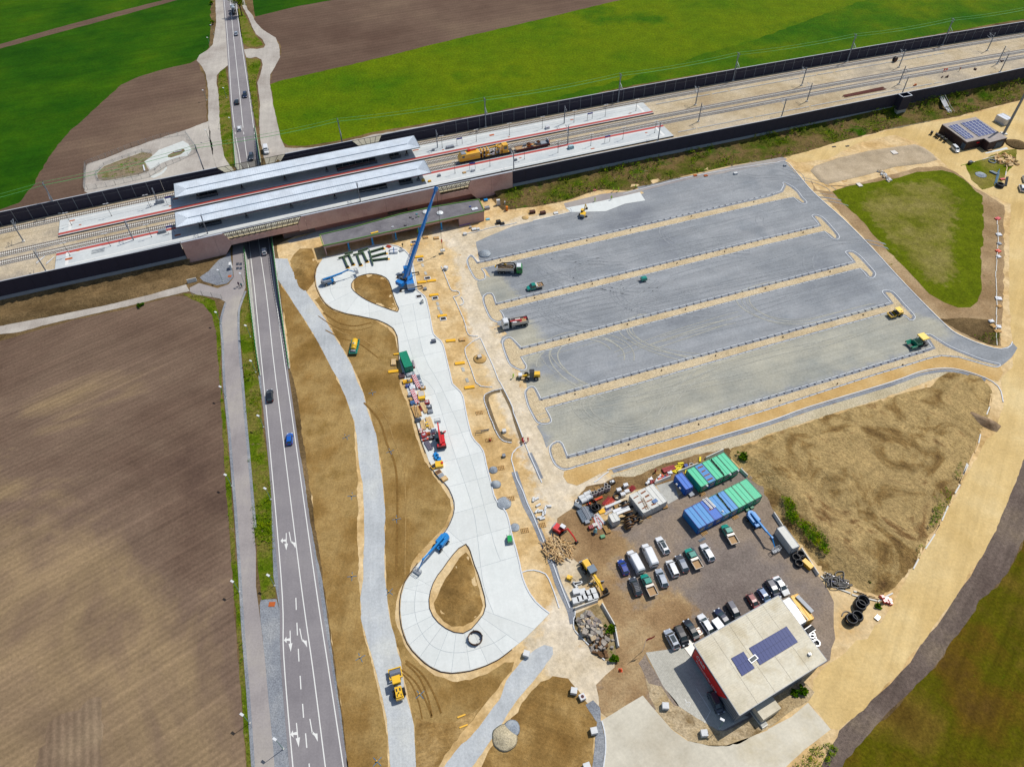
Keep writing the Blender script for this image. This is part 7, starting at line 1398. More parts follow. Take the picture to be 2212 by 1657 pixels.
def row(corners,Zf,specs,h=2.65,group='site containers',front='windows'):
 TL,TR,BR,BL=[W(Zf(*c),h)for c in corners];n=len(specs)
 for k,(mt,fr,lab,rust,ribs)in enumerate(specs):
  A=TL.lerp(TR,k/n);B=TL.lerp(TR,(k+1)/n);D_=BL.lerp(BR,k/n)
  container(A,B,D_,h,mt,lab,group,ribs,None,rust,front,None,fr)
row(((700,430),(1360,115),(1600,425),(940,735)),Z1,((CG,CGd,'pale streaked green container, first of the upper row',0,False),(CB,CGd,'blue container roof with four rust patches in the upper row',4,True),(CG,CGd,'green container left of the dark cable in the upper row',0,False),(CG,CGd,'green container right of the dark cable in the upper row',0,False),(CG,CGd,'green container ending the upper row beside the soil heap',0,False)))
row(((505,520),(630,465),(820,715),(680,780)),Z1,((CB2,CBd,'single deep blue container beside the concrete slab',0,False),),front='door')
row(((650,1120),(1740,575),(2000,885),(900,1450)),Z1,((CB,CBd,'blue container at the near end of the lower row',0,False),(CB,CBd,'second blue container of the lower row',0,False),(CB2,CBd,'ribbed blue container carrying two white slotted racks',1,True),(CB,CGd,'blue container right of the ribbed one',0,False),(CB,CGd,'last blue container of the lower row, next to green',0,False),(CG,CGd,'first green container of the lower row',0,False),(CG,CGd,'middle green container of the lower row',0,False),(CG,CGd,'green container ending the lower row',0,True)))
row(((1335,405),(1750,200),(1985,510),(1570,720)),Z2,((CWt,CWt,'white container with ladder on its rusty roof',3,True),(CWt,CWt,'white container in the middle with rust streaks',4,True),(CWt,CWt,'clean white container beside the concrete slab',0,False)),front='door')
row(((85,1243),(148,1218),(280,1398),(212,1428)),lambda x,y:T('32',x,y),((CWt,GREYP,'white ribbed container unit beside the soil heap',0,True),),front='door')
row(((1435,245),(1530,193),(1712,490),(1640,530)),Z5,((PW,CWt,'white container attached to the site office',0,False),),front='door',group='containers by the office')
OY=pm('container_orange',S(250,196,90),.5)
row(((1535,190),(1625,158),(1815,435),(1715,490)),Z5,((OY,OY,'orange-yellow container behind the site office',0,False),),front='door',group='containers by the office')
row(((1243,1388),(1310,1370),(1350,1500),(1285,1520)),lambda x,y:T('11',x,y),((CG2,CG2,'single teal green container on the bus loop edge',0,True),),front='door')
row(((2005,990),(2060,975),(2115,1015),(2062,1040)),lambda x,y:T('30',x,y),((PW,PW,'white box container behind the dark building',0,False),),front='door')
row(((950,745),(1085,700),(1150,850),(1040,880)),Z2,((CWt,CWt,'small white store container with open lid among cable drums',0,False),),h=2.2,front='door')
def onroof(p,h,sx,sy,sz,rz,mat,name,label,cat,extra=None):
 c=W(p,h);o=thing(name,label,cat,(c.x,c.y,h),rz);PP(o,'casing',lambda q:q.box((0,0,sz/2+.03),(sx,sy,sz)),mat)
 if extra:extra(o)
 return o
rr=rad(-58)
for k,(x,y)in enumerate(((1050,1025),(1100,1000))):
 onroof(Z1(x,y),2.68,3.2,.55,.12,rr,PW,'slotted_rack','white slotted rack on the ribbed blue container, %s'%('nearer the small fan' if k else 'outer one'),'rack',lambda o:[ubox('slot',(-1.4+i*.31,0,.16),(.16,.3,.012),0,BLK,o)for i in range(10)])
for nm,p,q in(('thick dark cable draped over the upper container row',Z1(1110,250),Z1(1340,520)),('thick dark cable draped over the blue lower containers',Z1(1215,850),Z1(1450,1140))):
 a_,b_=W(p,2.72),W(q,2.72);o=thing('cable_bundle',nm,'cable',a_);PP(o,'cable',lambda m_:[m_.cyl((b_-a_)*(i/8)+V_((RU_(-.1,.1),j*.16,.03)),(b_-a_)*((i+1)/8)+V_((RU_(-.1,.1),j*.16,.03)),.09,5)for i in range(8)for j in(-1,0,1)],pm('rubber_dark',S(40,34,30),.9))
for k,(x,y)in enumerate(((1040,715),(1440,520),(1575,455),(1310,1160),(520,690),(575,755),(990,960))):
 onroof(Z1(x,y),2.5 if k not in(4,5)else 1.6,.5,.4,.3,rr,PW,'aircon_box','small white air unit %s'%('on the first green container front','on the third green container front','on the last green container front','on the blue container roof near the cable','on the flank of the single blue container','low on the flank of the single blue container','by the slotted racks')[k],'air unit',lambda o:PP(o,'grille',lambda q:q.box((0,0,.35),(.3,.25,.02)),GREYP))
ladder(W(Z2(1645,650),2.75),W(Z2(1550,450),2.75),'wooden ladder lying on the rusty white container',WOODF,.6);ladder(W(Z2(1585,825),0.0),W(Z2(1583,735),1.9),'wooden ladder leaning on the white containers',WOODF,.5)
onroof(Z2(1770,510),2.68,.9,1.3,.15,rr,PGM,'roof_hatch','grey-blue hatch on the middle white container','hatch');onroof(Z5(1690,290),2.7,4.4,.9,.25,rr,GREYP,'metal_duct','grey duct lying on the orange container','duct')
# site office
OH=6.2
OC=[W(Z5(*c),OH)for c in((390,755),(1385,185),(1950,945),(930,1590))]
o0=V_((OC[3].x,OC[3].y,0));t=thing('site_office','site office hall with pale sheet roof, solar panels and red banner','building',o0)
WALLG=pm('cladding_grey',S(126,134,144),.6);ROOFP=gm('roof_sheet',[S(208,200,178),S(222,214,194),S(230,224,206),S(214,204,180)],big=.12,fine=2.2,amp=.07,mid=.5,midamp=.05,streak=(rad(28),.9,.04,8),bump=.1,rough=.7)
cen=sum(OC,V_())/4
inner=[p.lerp(cen,.045)for p in OC]
world_box(o0,'wall_body',inner,0,OH-.35,WALLG,t)
mbx=MB()
for a_,b_ in zip(OC,OC[1:]+OC[:1]):mbx.bar((a_-o0).to_tuple()[:2]+(OH-.15,),(b_-o0).to_tuple()[:2]+(OH-.15,),.18,.35)
build('eaves_gutter',mbx,GREYP,t);world_box(o0,'roof_deck',OC,OH-.35,OH-.05,pm('deck_edge',S(150,150,140),.8),t)
nu,nv=5,4
for i in range(nu):
 for j in range(nv):
  q=[OC[0].lerp(OC[1],(i+a)/nu).lerp(OC[3].lerp(OC[2],(i+a)/nu),(j+b)/nv)for a,b in((0.006,.006),(.994,.006),(.994,.994),(.006,.994))]
  mb_=MB().prism([((p-o0).x,(p-o0).y)for p in q],OH-.045,OH+.0+.03*(j%2));sh_=build('roof_sheet',mb_,ROOFP,t)
mbx=MB();ux=(OC[1]-OC[0]).normalized()
for j in range(1,36):
 a_=OC[0].lerp(OC[3],j/36.)-o0;b_=OC[1].lerp(OC[2],j/36.)-o0;mbx.bar((a_.x,a_.y,OH+.035),(b_.x,b_.y,OH+.035),.05,.03)
build('sheet_ribs',mbx,ROOFP,t)
wa,wb=inner[0]-o0,inner[3]-o0;wd=(wb-wa);wl=wd.length;wd.normalize();wn_=V_((wd.y,-wd.x,0));
if wn_.dot((OC[0]-OC[1]))<0:wn_=-wn_
mbx=MB()
for k in range(int(wl/.3)):p=wa+wd*(k*.3+.1)+wn_*.08;mbx.box((p.x,p.y,OH/2),(.08,.12,OH-.9),AT_(wd.y,wd.x))
build('louvres',mbx,pm('louvre_steel',S(170,176,184),.5,.3),t)
ban=[wa+wd*.4+wn_*.3,wa+wd*(wl*.62)+wn_*.3]
BANR=pm('banner_red',S(206,10,14),.6,noise_amt=.04);bw=thing('banner','long red banner with white lettering on the office wall','banner',o0)
bm_=MB();bz0,bz1=1.2,4.9
bm_.add([(ban[0].x,ban[0].y,bz0),(ban[1].x,ban[1].y,bz0),(ban[1].x+wd.x*2.2,ban[1].y+wd.y*2.2,bz1),(ban[0].x,ban[0].y,bz1)]+[(ban[0].x-wn_.x*.05,ban[0].y-wn_.y*.05,bz0),(ban[1].x-wn_.x*.05,ban[1].y-wn_.y*.05,bz0),(ban[1].x+wd.x*2.2-wn_.x*.05,ban[1].y+wd.y*2.2-wn_.y*.05,bz1),(ban[0].x-wn_.x*.05,ban[0].y-wn_.y*.05,bz1)],[(0,1,2,3),(7,6,5,4),(0,4,5,1),(1,5,6,2),(2,6,7,3),(3,7,4,0)])
build('cloth',bm_,BANR,bw)
TX=Matrix(((wd.x,0,wn_.x,0),(wd.y,0,wn_.y,0),(0,1,0,0),(0,0,0,1)))
if V_((wd.x,wd.y,0)).cross(V_((0,0,1))).dot(wn_)<0:pass
for s_,sz,off,z_ in(('ÖBB',1.5,.9,3.1),('Pottendorfer Linie',.95,1.3,1.7)):
 p=ban[0]+wd*off+wn_*.03;txt_obj(s_,sz,PW,bw,Matrix.Translation((p.x,p.y,z_))@TX,'lettering')
PVM=pm('solar_cell',S(22,48,116),.5,.0,noise_amt=.2,scale=6,spec=.3);PVF=pm('solar_frame',S(190,196,204),.4,.5)
def pv(corners,Zf,h,nx,ny,label,tilt=.05,frames=False):
 P=[W(Zf(*c),h+.15)for c in corners];c0=V_((P[0].x,P[0].y,h));t_=thing('solar_array',label,'solar panels',c0,0,'roof solar arrays')
 for i in range(nx):
  for j in range(ny):
   q=[P[0].lerp(P[1],(i+a)/nx).lerp(P[3].lerp(P[2],(i+a)/nx),(j+b)/ny)-c0 for a,b in((.02,.01),(.98,.01),(.98,.99),(.02,.99))]
   for k,v_ in enumerate(q):v_.z=.12+(tilt if k in(0,1)else 0)
   m_=MB();m_.add(q+[v_-V_((0,0,.06))for v_ in q],[(0,1,2,3),(7,6,5,4),(0,4,5,1),(1,5,6,2),(2,6,7,3),(3,7,4,0)]);pn=build('solar_panel',m_,PVM,t_)
   if frames:
    f_=MB();[f_.bar(q[k]+V_((0,0,.02)),q[(k+1)%4]+V_((0,0,.02)),.045 if ny==2 else .09)for k in range(4)];build('panel_frame',f_,PVF,pn)
pv(((1040,800),(1480,545),(1615,730),(1170,1000)),Z5,OH,12,2,'large dark blue solar array on the office roof');pv(((830,920),(975,840),(1110,1035),(960,1130)),Z5,OH,4,2,'smaller dark blue solar array on the office roof')
onroof(Z5(1085,935),OH,1.0,2.0,.3,rr,PW,'roof_light','white framed rooflight between the two solar arrays','roof light',lambda o:PP(o,'pane',lambda q:q.box((0,0,.34),(.7,1.6,.02)),GLS));onroof(Z5(1745,880),OH,.5,.5,.5,0,PW,'antenna','small white antenna on the office roof','antenna',lambda o:PP(o,'arms',lambda q:(q.bar((-.6,0,.5),(.6,0,.5),.05),q.bar((0,-.5,.6),(0,.5,.6),.05)),GREYP))
def gbox(p,sx,sy,sz,rz,mat,name,label,cat,group=None,z=.05,parts=()):
 c=W(p,z+sz/2);o=thing(name,label,cat,(c.x,c.y,z),rz,group);PP(o,'body',lambda q:q.box((0,0,sz/2),(sx,sy,sz)),mat)
 for nm,fn,mm in parts:PP(o,nm,fn,mm)
 return o
gbox(Z5(1230,1510),4.6,3.2,2.4,rad(28),ROOFP,'porch','small pale-roofed porch on the lower side of the office','porch');gbox(Z5(1145,1610),1.4,4.2,.4,rad(28),SLEEP,'entrance_steps','concrete steps below the office porch','steps',None,.05,[('step',lambda q:[q.box((0,-1.6+k*.6,.45),(1.4,.5,.12))for k in range(6)],CONC2)])
gbox(Z5(670,540),1.6,2.4,2.0,rad(28),GREYP,'meter_cabinet','grey metal cabinet at the office wall between two cars','cabinet',None,.05,[('lid',lambda q:q.box((0,0,2.03),(1.7,2.5,.08)),PW)]);gbox(Z5(365,810),2.4,3.4,.12,rad(30),CREAM,'door_slab','sandstone coloured step slab at the office corner','slab')
gbox(Z5(455,607),1.6,1.6,.06,rad(30),CREAM,'pictogram_slab','pale slab with a rust-red ring beside the cars','slab',None,.06,[('painted_ring',lambda q:q.torus((0,0,.07),.5,.07,16,4),ORC)])
for k,(x,y)in enumerate(((1780,690),(1825,750),(1770,655))):
 c=W(Z5(x,y),.5);o=thing('round_tank','white rimmed round tank beside the office, %s'%('middle','lowest','hidden uppermost')[k],'tank',(c.x,c.y,0),0,'round tanks behind the office');PP(o,'shell',lambda q:q.ring((0,0,0),(0,0,1.0),.8,.6,18),PW);PP(o,'liquid',lambda q:q.cyl((0,0,.1),(0,0,.5),.6,14),BLK)
gbox(Z5(1745,600),2.0,1.4,1.2,rad(30),PGR,'black_tank','dark tank by the office side wall','tank',None,.05,[('tank_cap',lambda q:q.cyl((-1,0,.9),(1,0,.9),.6,12),BLK)])
# dark technical building
DH=3.7
DC=[W(T('30',x,y),DH)for x,y in((1505,1075),(1795,1013),(2070,1192),(1915,1232),(1868,1198),(1720,1230))]
o0=V_((DC[5].x,DC[5].y,0));t=thing('technical_building','dark brown flat-roofed technical building with solar panels','building',o0)
DWALL=pm('dark_cladding',S(56,34,36),.7,noise_amt=.1)
world_box(o0,'wall',DC,0,DH-.25,DWALL,t);world_box(o0,'roof',[p for p in DC],DH-.25,DH,gm('gravel_roof',[S(170,162,156),S(184,176,170)],big=.2,fine=2.5,amp=.08),t)
a_,b_=DC[5]-o0,DC[4]-o0;p=a_.lerp(DC[0]-o0,.12);build('garage_door',MB().bar(p.to_tuple()[:2]+(1.4,),a_.to_tuple()[:2]+(1.4,),.3,2.6),pm('door_slate',S(70,84,98),.6),t)
a_,b_=DC[3]-o0,DC[2]-o0;build('garage_door',MB().bar(a_.lerp(b_,.45).to_tuple()[:2]+(1.4,),a_.lerp(b_,.85).to_tuple()[:2]+(1.4,),.25,2.6),pm('door_slate',S(70,84,98),.6),t)
p=(DC[4]-o0).lerp(DC[5]-o0,.2);build('red_sign',MB().bar((p.x,p.y,2.4),((p.x+(DC[5]-DC[4]).x*.15),(p.y+(DC[5]-DC[4]).y*.15),2.4),.3,.5),PR2,t)
D30=lambda x,y:T('30',x,y)
pv(((1665,1068),(1815,1036),(1972,1148),(1822,1182)),D30,DH,5,6,'larger solar array on the dark technical building',.12,True);pv(((1560,1092),(1632,1076),(1782,1188),(1712,1204)),D30,DH,3,6,'smaller solar array on the dark technical building',.12,True)
patch('building_apron',[W(T('30',x,y))for x,y in((1870,1325),(2060,1275),(2075,1290),(1890,1330))],6,CONC,label='pale concrete apron of the dark building')
gbox(T('30',1915,1300),1.8,.9,.5,rad(10),WOODF,'crate','wooden crate at the dark building wall','crate')
for k,(x,y)in enumerate(((1412,1155),(1452,1172),(1470,1185),(1500,1200),(1530,1220))):
 c=W(T('30',x,y),.5);o=thing('cable_drum','black cable drum standing by the dark building, %s from the track side'%ordn[k],'cable drum',(c.x,c.y,.9),rad(-35),'cable drums by the dark building');PP(o,'flange',lambda q:q.cyl((-.45,0,0),(-.35,0,0),.9,16),BLK);PP(o,'flange',lambda q:q.cyl((.35,0,0),(.45,0,0),.9,16),BLK);PP(o,'wound_cable',lambda q:q.cyl((-.35,0,0),(.35,0,0),.65,14),pm('cable_black',S(20,20,24),.5))
c=W((2167.8,290),0);o=thing('steel_pole','very tall thick grey steel pole beside the dark building','pole',c);PP(o,'shaft',lambda q:q.cyl((0,0,0),(0,0,26),.55,14,.4),STEEL);PP(o,'footing',lambda q:q.box((0,0,.2),(2.2,2.2,.4)),SLEEP)
# steps on the bank and buttress
a_=RW(SO(T('30',1490,830),3.0)[0],NW(285)-.4,3.0);b_=W(T('30',1545,930),1.6);c_=W(T('30',1590,990),.2);o=thing('bank_stairs','steel stairs descending the bank from the noise barrier','stairs',(c_.x,c_.y,0))
for k in range(11):p=(a_.lerp(b_,k/10))-V_((c_.x,c_.y,0));d_=b_-a_;ubox('tread',(p.x,p.y,p.z),(.7,2.0,.12),AT_(d_.y,d_.x),PW,o)
for k in range(7):p=(b_.lerp(c_,k/6))-V_((c_.x,c_.y,0));d_=c_-b_;ubox('tread',(p.x,p.y,p.z),(.7,2.0,.12),AT_(d_.y,d_.x),PW,o)
for s_ in(-1,1):
 m_=MB()
 for p,q in((a_,b_),(b_,c_)):
  n_=V_((-(q-p).y,(q-p).x,0)).normalized()*s_;m_.bar(p-V_((c_.x,c_.y,-1))+n_,q-V_((c_.x,c_.y,-1))+n_,.08);m_.bar(p-V_((c_.x,c_.y,0))+n_,q-V_((c_.x,c_.y,0))+n_,.14)
 build('handrail',m_,GREYP,o)
sb=SO(T('30',1175,815),8.2)[0];c=RW(sb,NW(sb)-1.6,0);o=thing('barrier_buttress','dark box-shaped buttress projecting from the near barrier','buttress',c,rang(sb));PP(o,'side_panel',lambda q:(q.box((-2.3,0,5.3),(.25,3.2,5.8)),q.box((2.3,0,5.3),(.25,3.2,5.8)),q.box((0,-1.6,5.3),(4.6,.25,5.8))),PANEL);PP(o,'plinth',lambda q:q.box((0,0,1.6),(4.4,3.2,1.8)),CONC2);PP(o,'coping',lambda q:(q.box((0,-1.6,8.26),(4.9,.4,.12)),q.box((-2.3,0,8.26),(.4,3.4,.12)),q.box((2.3,0,8.26),(.4,3.4,.12))),COPE)
c=W(T('30',1092,532),ZR+.3);o=thing('cable_drum','large brown-black cable drum on the ballast','cable drum',(c.x,c.y,ZR+1.2),rad(30));PP(o,'flange',lambda q:(q.cyl((0,-.6,0),(0,-.5,0),1.2,18),q.cyl((0,.5,0),(0,.6,0),1.2,18)),pm('drum_wood_dark',S(70,44,40),.8));PP(o,'wound_cable',lambda q:q.cyl((0,-.5,0),(0,.5,0),.9,16),BLK)
c=W(T('30',840,800),ZR+.1);o=thing('rail_stack','bundle of rust-brown rails lying in the ballast','rails',c,rang(230))
for k in range(9):x0=RU_(-1,1);build('loose_rail',MB().bar((-11+x0,-1.0+k*.22,.12),(10+x0,-1.0+k*.3,.12),.13,.18),pm('rail_brown',S(110,50,36),.8),o)
for k,(x,y,sx,sy,m_)in enumerate(((1530,672,3.6,1.0,'drum_wood_dark'),(1778,605,1.6,1.2,'drum_wood_dark'),(1265,745,1.8,1.0,'rust_orange_cover'),(2025,535,1.6,1.2,'drum_wood_dark'))):
 c=W(T('30',x,y),ZR);o=thing('track_equipment','dark heap of clamps and tools beside the third track|lone dark tool trolley on the ballast|orange trestle beside the buttress mast|brown tool crate near the farthest masts'.split('|')[k],'track tools',c,rang(250));[PP(o,'tool',lambda q:q.box((RU_(-sx/2,sx/2),RU_(-sy/2,sy/2),.3),(RU_(.4,1.1),RU_(.3,.6),RU_(.3,.7)),RR_()),MATS[m_])for _ in range(4)]
# street lamps
def lamp(base,label,h=4.6,hd=V_((-.3,.3,0))):
 c=W(base,.05);o=thing('street_lamp',label,'street lamp',c,0,'street lamps');cbuild(('sl',h),'pole',lambda q:q.cyl((0,0,0),(0,0,h),.08,7,.05),pm('lamp_pole_green',S(120,160,150),.5),o);cbuild(('slh',h),'lamp_head',lambda q:q.box((-.3,.2,h+.03),(.85,.45,.12),rad(150)),LAMPW,o);cbuild('slb','foot',lambda q:q.cyl((0,0,0),(0,0,.2),.2,8),SLEEP,o)
for k,p in enumerate(((539.5,1561.5),(517,1277.8),(500.8,1049.7),(488.3,860.2),T('01',1910,1140),T('01',1925,775),T('01',2115,805),T('01',2165,1255),T('01',2211,1560),T('12',65,375),T('12',128,1000),T('13',160,90),T('13',237,1500),T('00',1820,410),T('00',1848,300),T('00',1785,870),T('00',1810,1215),T('00',1960,850),T('00',2012,1110),T('23',1790,1320))):
 lamp(p,'slim street lamp '+('by the field, lowest of the side road','by the field, second from the bottom','by the field, third from the bottom','by the field, fourth from the bottom','beside the verge where the side road bends','on the gravel by the underpass','between side road and cutting near the underpass','on the weedy median near the cutting wall','on the median by the end of the cutting wall','on the green median opposite the blue car','on the green median lower down','near the lower tip of the green median','on the grey gravel wedge','at the left junction of the country road','above the left junction at the field edge','at the edge of the ploughed wedge','by the drainage basin gravel','on the far grassy median, upper','on the far grassy median, lower','at the corner of the forecourt')[k],5.6 if k==12 else 4.6)
c=W(T('23',1128,655),0);o=thing('flagpole','flagpole with a red flag beside the forecourt','flagpole',c);PP(o,'pole',lambda q:q.cyl((0,0,0),(0,0,6.2),.06,7,.04),PW)
PP(o,'flag',lambda q:q.add([(0,0,6.1),(.7,.35,6.0),(1.4,.5,6.15),(2.0,.95,6.0),(0,0,5.0),(.7,.35,4.95),(1.4,.55,5.1),(2.0,.95,4.95)],[(0,1,5,4),(1,2,6,5),(2,3,7,6)]),pm('flag_red',S(196,20,40),.7))
# tree and bushes
TR=pm('bark',S(84,66,50),.95,bump=.5)
def tree(p,h,r,label,seed=1,mat=None,n=1500):
 c=W(p,0);o=thing('tree',label,'tree',c);rd=random.Random(seed)
 tk=PP(o,'trunk',lambda q:(q.cyl((0,0,0),(.2,.1,h*.45),.35,9,.2),[q.cyl((.2,.1,h*.4),(CO_(a)*r*.7,SI_(a)*r*.7,h*rd.uniform(.6,.9)),.14,6,.04)for a in[k*1.05 for k in range(6)]]),TR)
 V=[];Fc=[];cl=[(rd.gauss(0,r*.45),rd.gauss(0,r*.45),h*.65+rd.gauss(0,h*.14))for _ in range(26)]
 for _ in range(n):
  a=rd.choice(cl);x,y,z=(a[0]+rd.gauss(0,r*.17),a[1]+rd.gauss(0,r*.17),a[2]+rd.gauss(0,h*.05));k=len(V);s_=rd.uniform(.14,.34)
  u=V_((rd.gauss(0,1),rd.gauss(0,1),rd.gauss(0,.6))).normalized()*s_;v_=V_((rd.gauss(0,1),rd.gauss(0,1),rd.gauss(0,.6))).normalized()*s_;cc_=V_((x,y,z));V+=[cc_-u,cc_+v_,cc_+u,cc_-v_];Fc.append((k,k+1,k+2,k+3))
 me=bpy.data.meshes.new('crown');me.from_pydata(V,[],Fc);mk('crown',me,mat or LEAF,o)
tree(T('00',2092,140),12,3.4,'leafy roadside tree beside the concrete mixer',1);tree(T('00',2050,-190),13,3.6,'roadside tree at the very top of the country road',2)
tree(T('00',1835,40),2.0,.9,'small bush at the top edge beside the deep green field',3,n=250);tree(T('00',1840,215),2.4,1.1,'small bush beside the tree shadow on the far verge',4,n=250)
BUSH=gm('bush_leaf',[S(44,76,18),S(70,100,26),S(96,118,34)],big=.8,fine=2,amp=.3,bump=0)
for k,(p,h,r,lb)in enumerate(((T('23',855,470),2.0,1.6,'green bush by the bent concrete barrier'),(T('23',885,730),1.8,1.3,'green bush at the lower end of the rubble island'),(T('33',297,1010),1.8,1.4,'round green bush below the office roof, larger'),(T('33',230,1018),1.2,1.2,'small brown-green bush below the office roof'),(T('01',1215,985),1.3,1.3,'single green tuft beside the farm track'),(T('22',1990,650),2.2,2.2,'dark bush at the heap corner behind the containers'),(T('33',870,60),.8,.7,'small weed clump on the heap foot'),(T('33',945,270),.9,.9,'green weed clump beside the haul road'))):
 tree(p,h*.6,r*.55,lb,20+k,BUSH,420)
# site clutter
TIM=pm('timber',S(206,166,112),.85,noise_amt=.15);TIM2=pm('timber_light',S(226,196,150),.85,noise_amt=.12);GALV=pm('galvanised',S(140,152,164),.45,.5);DGRN=pm('beam_green',S(66,92,62),.6);YB=pm('formwork_yellow',S(246,190,60),.6,noise_amt=.08);WHB=pm('white_block',S(228,230,230),.8);REDS=pm('steel_red',S(150,30,34),.6);ORP=pm('pipe_orange',S(226,84,26),.5);HOSE=pm('hose_black',S(24,26,32),.5)
def pallet(p,label,n=1,load=None,rz=None,sx=1.3,sy=1.0,z=.06,zp=None):
 c=W(p,(zp or z)+.1);rz=RU_(-.5,.5)if rz is None else rz;o=thing('pallet',label,'pallet',(c.x,c.y,z),rz,'pallets and board stacks')
 for k in range(n):
  for y in(-.42,0,.42):ubox('runner',(0,y*sy,.05+k*.16),(sx,.1,.1),0,TIM,o)
  for i in range(5):ubox('deck_board',(-sx/2+.1+i*(sx-.2)/4,0,.13+k*.16),(.14,sy,.03),0,TIM,o)
 if load:
  PP(o,'load',lambda q:q.box((0,0,.16*n+load[0]/2),(sx*.92,sy*.92,load[0]),0,0,.94),load[1])
  PP(o,'strap',lambda q:(q.box((.2,0,.16*n+load[0]/2),(.06,sy*.95,load[0]+.02)),q.box((-.25,0,.16*n+load[0]/2),(.06,sy*.95,load[0]+.02))),GREYP)
 return o
def bundle(p,q,n,w,r,mat,label,name='bar_bundle',cat='bundle',z=.06,layers=1,rnd_=.15,square=True):
 a_,b_=W(p,z),W(q,z);c=(a_+b_)/2;L_=(b_-a_).length;o=thing(name,label,cat,(c.x,c.y,z),AT_((b_-a_).y,(b_-a_).x))
 for l_ in range(layers):
  for k in range(n):
   y=-w/2+w*(k+.5)/n+RU_(-.03,.03);x=RU_(-rnd_,rnd_)*L_
   m_=MB();(m_.bar((x-L_/2,y,r+l_*2*r),(x+L_/2,y+RU_(-.05,.05),r+l_*2*r),r*1.8,r*1.6)if square else m_.cyl((x-L_/2,y,r+l_*2*r),(x+L_/2,y,r+l_*2*r),r,8));build('bar' if not square else 'board',m_,mat if not isinstance(mat,tuple)else RC_(mat),o)
 return o
def pile(p,R,h,mat,label,cat='gravel pile',z=.05,name='gravel_pile'):
 c=W(p,z+h*.3);o=thing(name,label,cat,(c.x,c.y,z));V=[];n=22;rs=(1.,.85,.62,.36,.12);zs=(0,.22,.55,.86,1.)
 secs=[[(R*r_*(1+.12*noise.noise(V_((CO_(k*6.283/n)*1.5,SI_(k*6.283/n)*1.5,c.x+i*.3))))*CO_(k*6.283/n),R*r_*(1+.1*noise.noise(V_((CO_(k*6.283/n)*1.5+4,SI_(k*6.283/n)*1.5,c.x+i*.3))))*SI_(k*6.283/n),h*z_)for k in range(n)]for i,(r_,z_)in enumerate(zip(rs,zs))]
 build('heap',MB().loft(secs),mat,o,smooth=True)
def coil(p,R,r,n,label,z=.05,ax=(0,0,1),mat=HOSE):
 c=W(p,z+.2);o=thing('hose_coil',label,'coil',(c.x,c.y,z+r),0,'black hose coils')
 for k in range(n):build('winding',MB().torus((RU_(-.05,.05),RU_(-.05,.05),k*r*1.5),R*RU_(.88,1.05),r,20,6),mat,o,smooth=True)
def stones(p,n,R,s0,s1,mats,label,name='rubble_heap',cat='rubble',h=.8,pts=None):
 c=W(p,.05);o=thing(name,label,cat,(c.x,c.y,.05));pol=None if pts is None else np.array([[(q-c).x,(q-c).y]for q in GP(pts)])
 k=0
 while k<n:
  if pol is None:a_=RU_(0,6.28);d_=R*math.sqrt(RR_());x,y=d_*CO_(a_),d_*SI_(a_);zz=h*(1-d_/R)
  else:
   x,y=RU_(*[f(pol[:,0])for f in(min,max)]),RU_(*[f(pol[:,1])for f in(min,max)])
   if not inside(np.array([x]),np.array([y]),pol)[0]:continue
   zz=RU_(0,h)
  k+=1;s_=RU_(s0,s1);mk('stone',BOX,RC_(mats),o,(x,y,zz*.6+s_*.2),(RU_(-.6,.6),RU_(-.6,.6),RU_(0,3))and V_((RU_(-.6,.6),RU_(-.6,.6),RU_(0,3))),(s_*RU_(.8,1.8),s_,s_*.5))
T1=lambda x,y:T('11',x,y)
for k,(a_,b_,c_,d_)in enumerate((((755,560),(793,650),(712,575),(800,552)),((800,535),(840,625),(765,540),(838,522)),((873,540),(905,630),(838,548),(920,530)),((920,515),(960,600),(880,520),(968,490)),((985,520),(1100,485),(975,500),(992,540)),((995,562),(1122,528),(988,540),(1002,580)),((1000,592),(1138,575),(990,570),(1014,632)))):
 A,B,C_,D_=[W(T1(*q),.5)for q in(a_,b_,c_,d_)];o=thing('steel_assembly','green steel T-frame lying on the loop, '+('first from the gravel track','second of the upright four','third of the upright four','fourth of the upright four','topmost of the lying three','middle of the lying three','lowest of the lying three')[k],'steel frame',(A.x,A.y,0),0,'green steel frames');f_=lambda v:(v-V_((A.x,A.y,0))).to_tuple()[:2]
 PP(o,'stem',lambda q:(q.bar(f_(A)+(.75,),f_(B)+(.75,),.5,.06),q.bar(f_(A)+(.25,),f_(B)+(.25,),.5,.06),q.bar(f_(A)+(.5,),f_(B)+(.5,),.08,.5)),DGRN);PP(o,'crosshead',lambda q:(q.bar(f_(C_)+(.8,),f_(D_)+(.8,),.35,.06),q.bar(f_(C_)+(.5,),f_(D_)+(.5,),.1,.6)),DGRN);PP(o,'foot_plate',lambda q:q.box(f_(B)+(.5,),(.9,.15,.9),AT_((B-A).y,(B-A).x)+1.57),BLK);PP(o,'timber_chock',lambda q:q.box(f_(B)+(.08,),(1.3,.8,.14),.2),YB)
bundle(T1(1130,468),T1(1165,482),6,1.4,.09,pm('rebar_red',S(196,84,64),.6),'red-brown short pipes at the top of the bus loop','pipe_bundle',square=False)
for k,(x,y)in enumerate(((1190,497),(1192,520))):gbox(T1(x,y),2.6,1.0,.8,.1,PW,'insulation_pack','white wrapped pack on the loop, %s one'%('upper','lower')[k],'pack',None,.06,[('wrap_band',lambda q:q.box((0,0,.42),(.3,1.02,.84)),PGM)])
gbox(T1(1255,508),1.5,1.2,.3,.6,GREYP,'tarpaulin','grey tarpaulin heap at the loop kerb','tarpaulin')
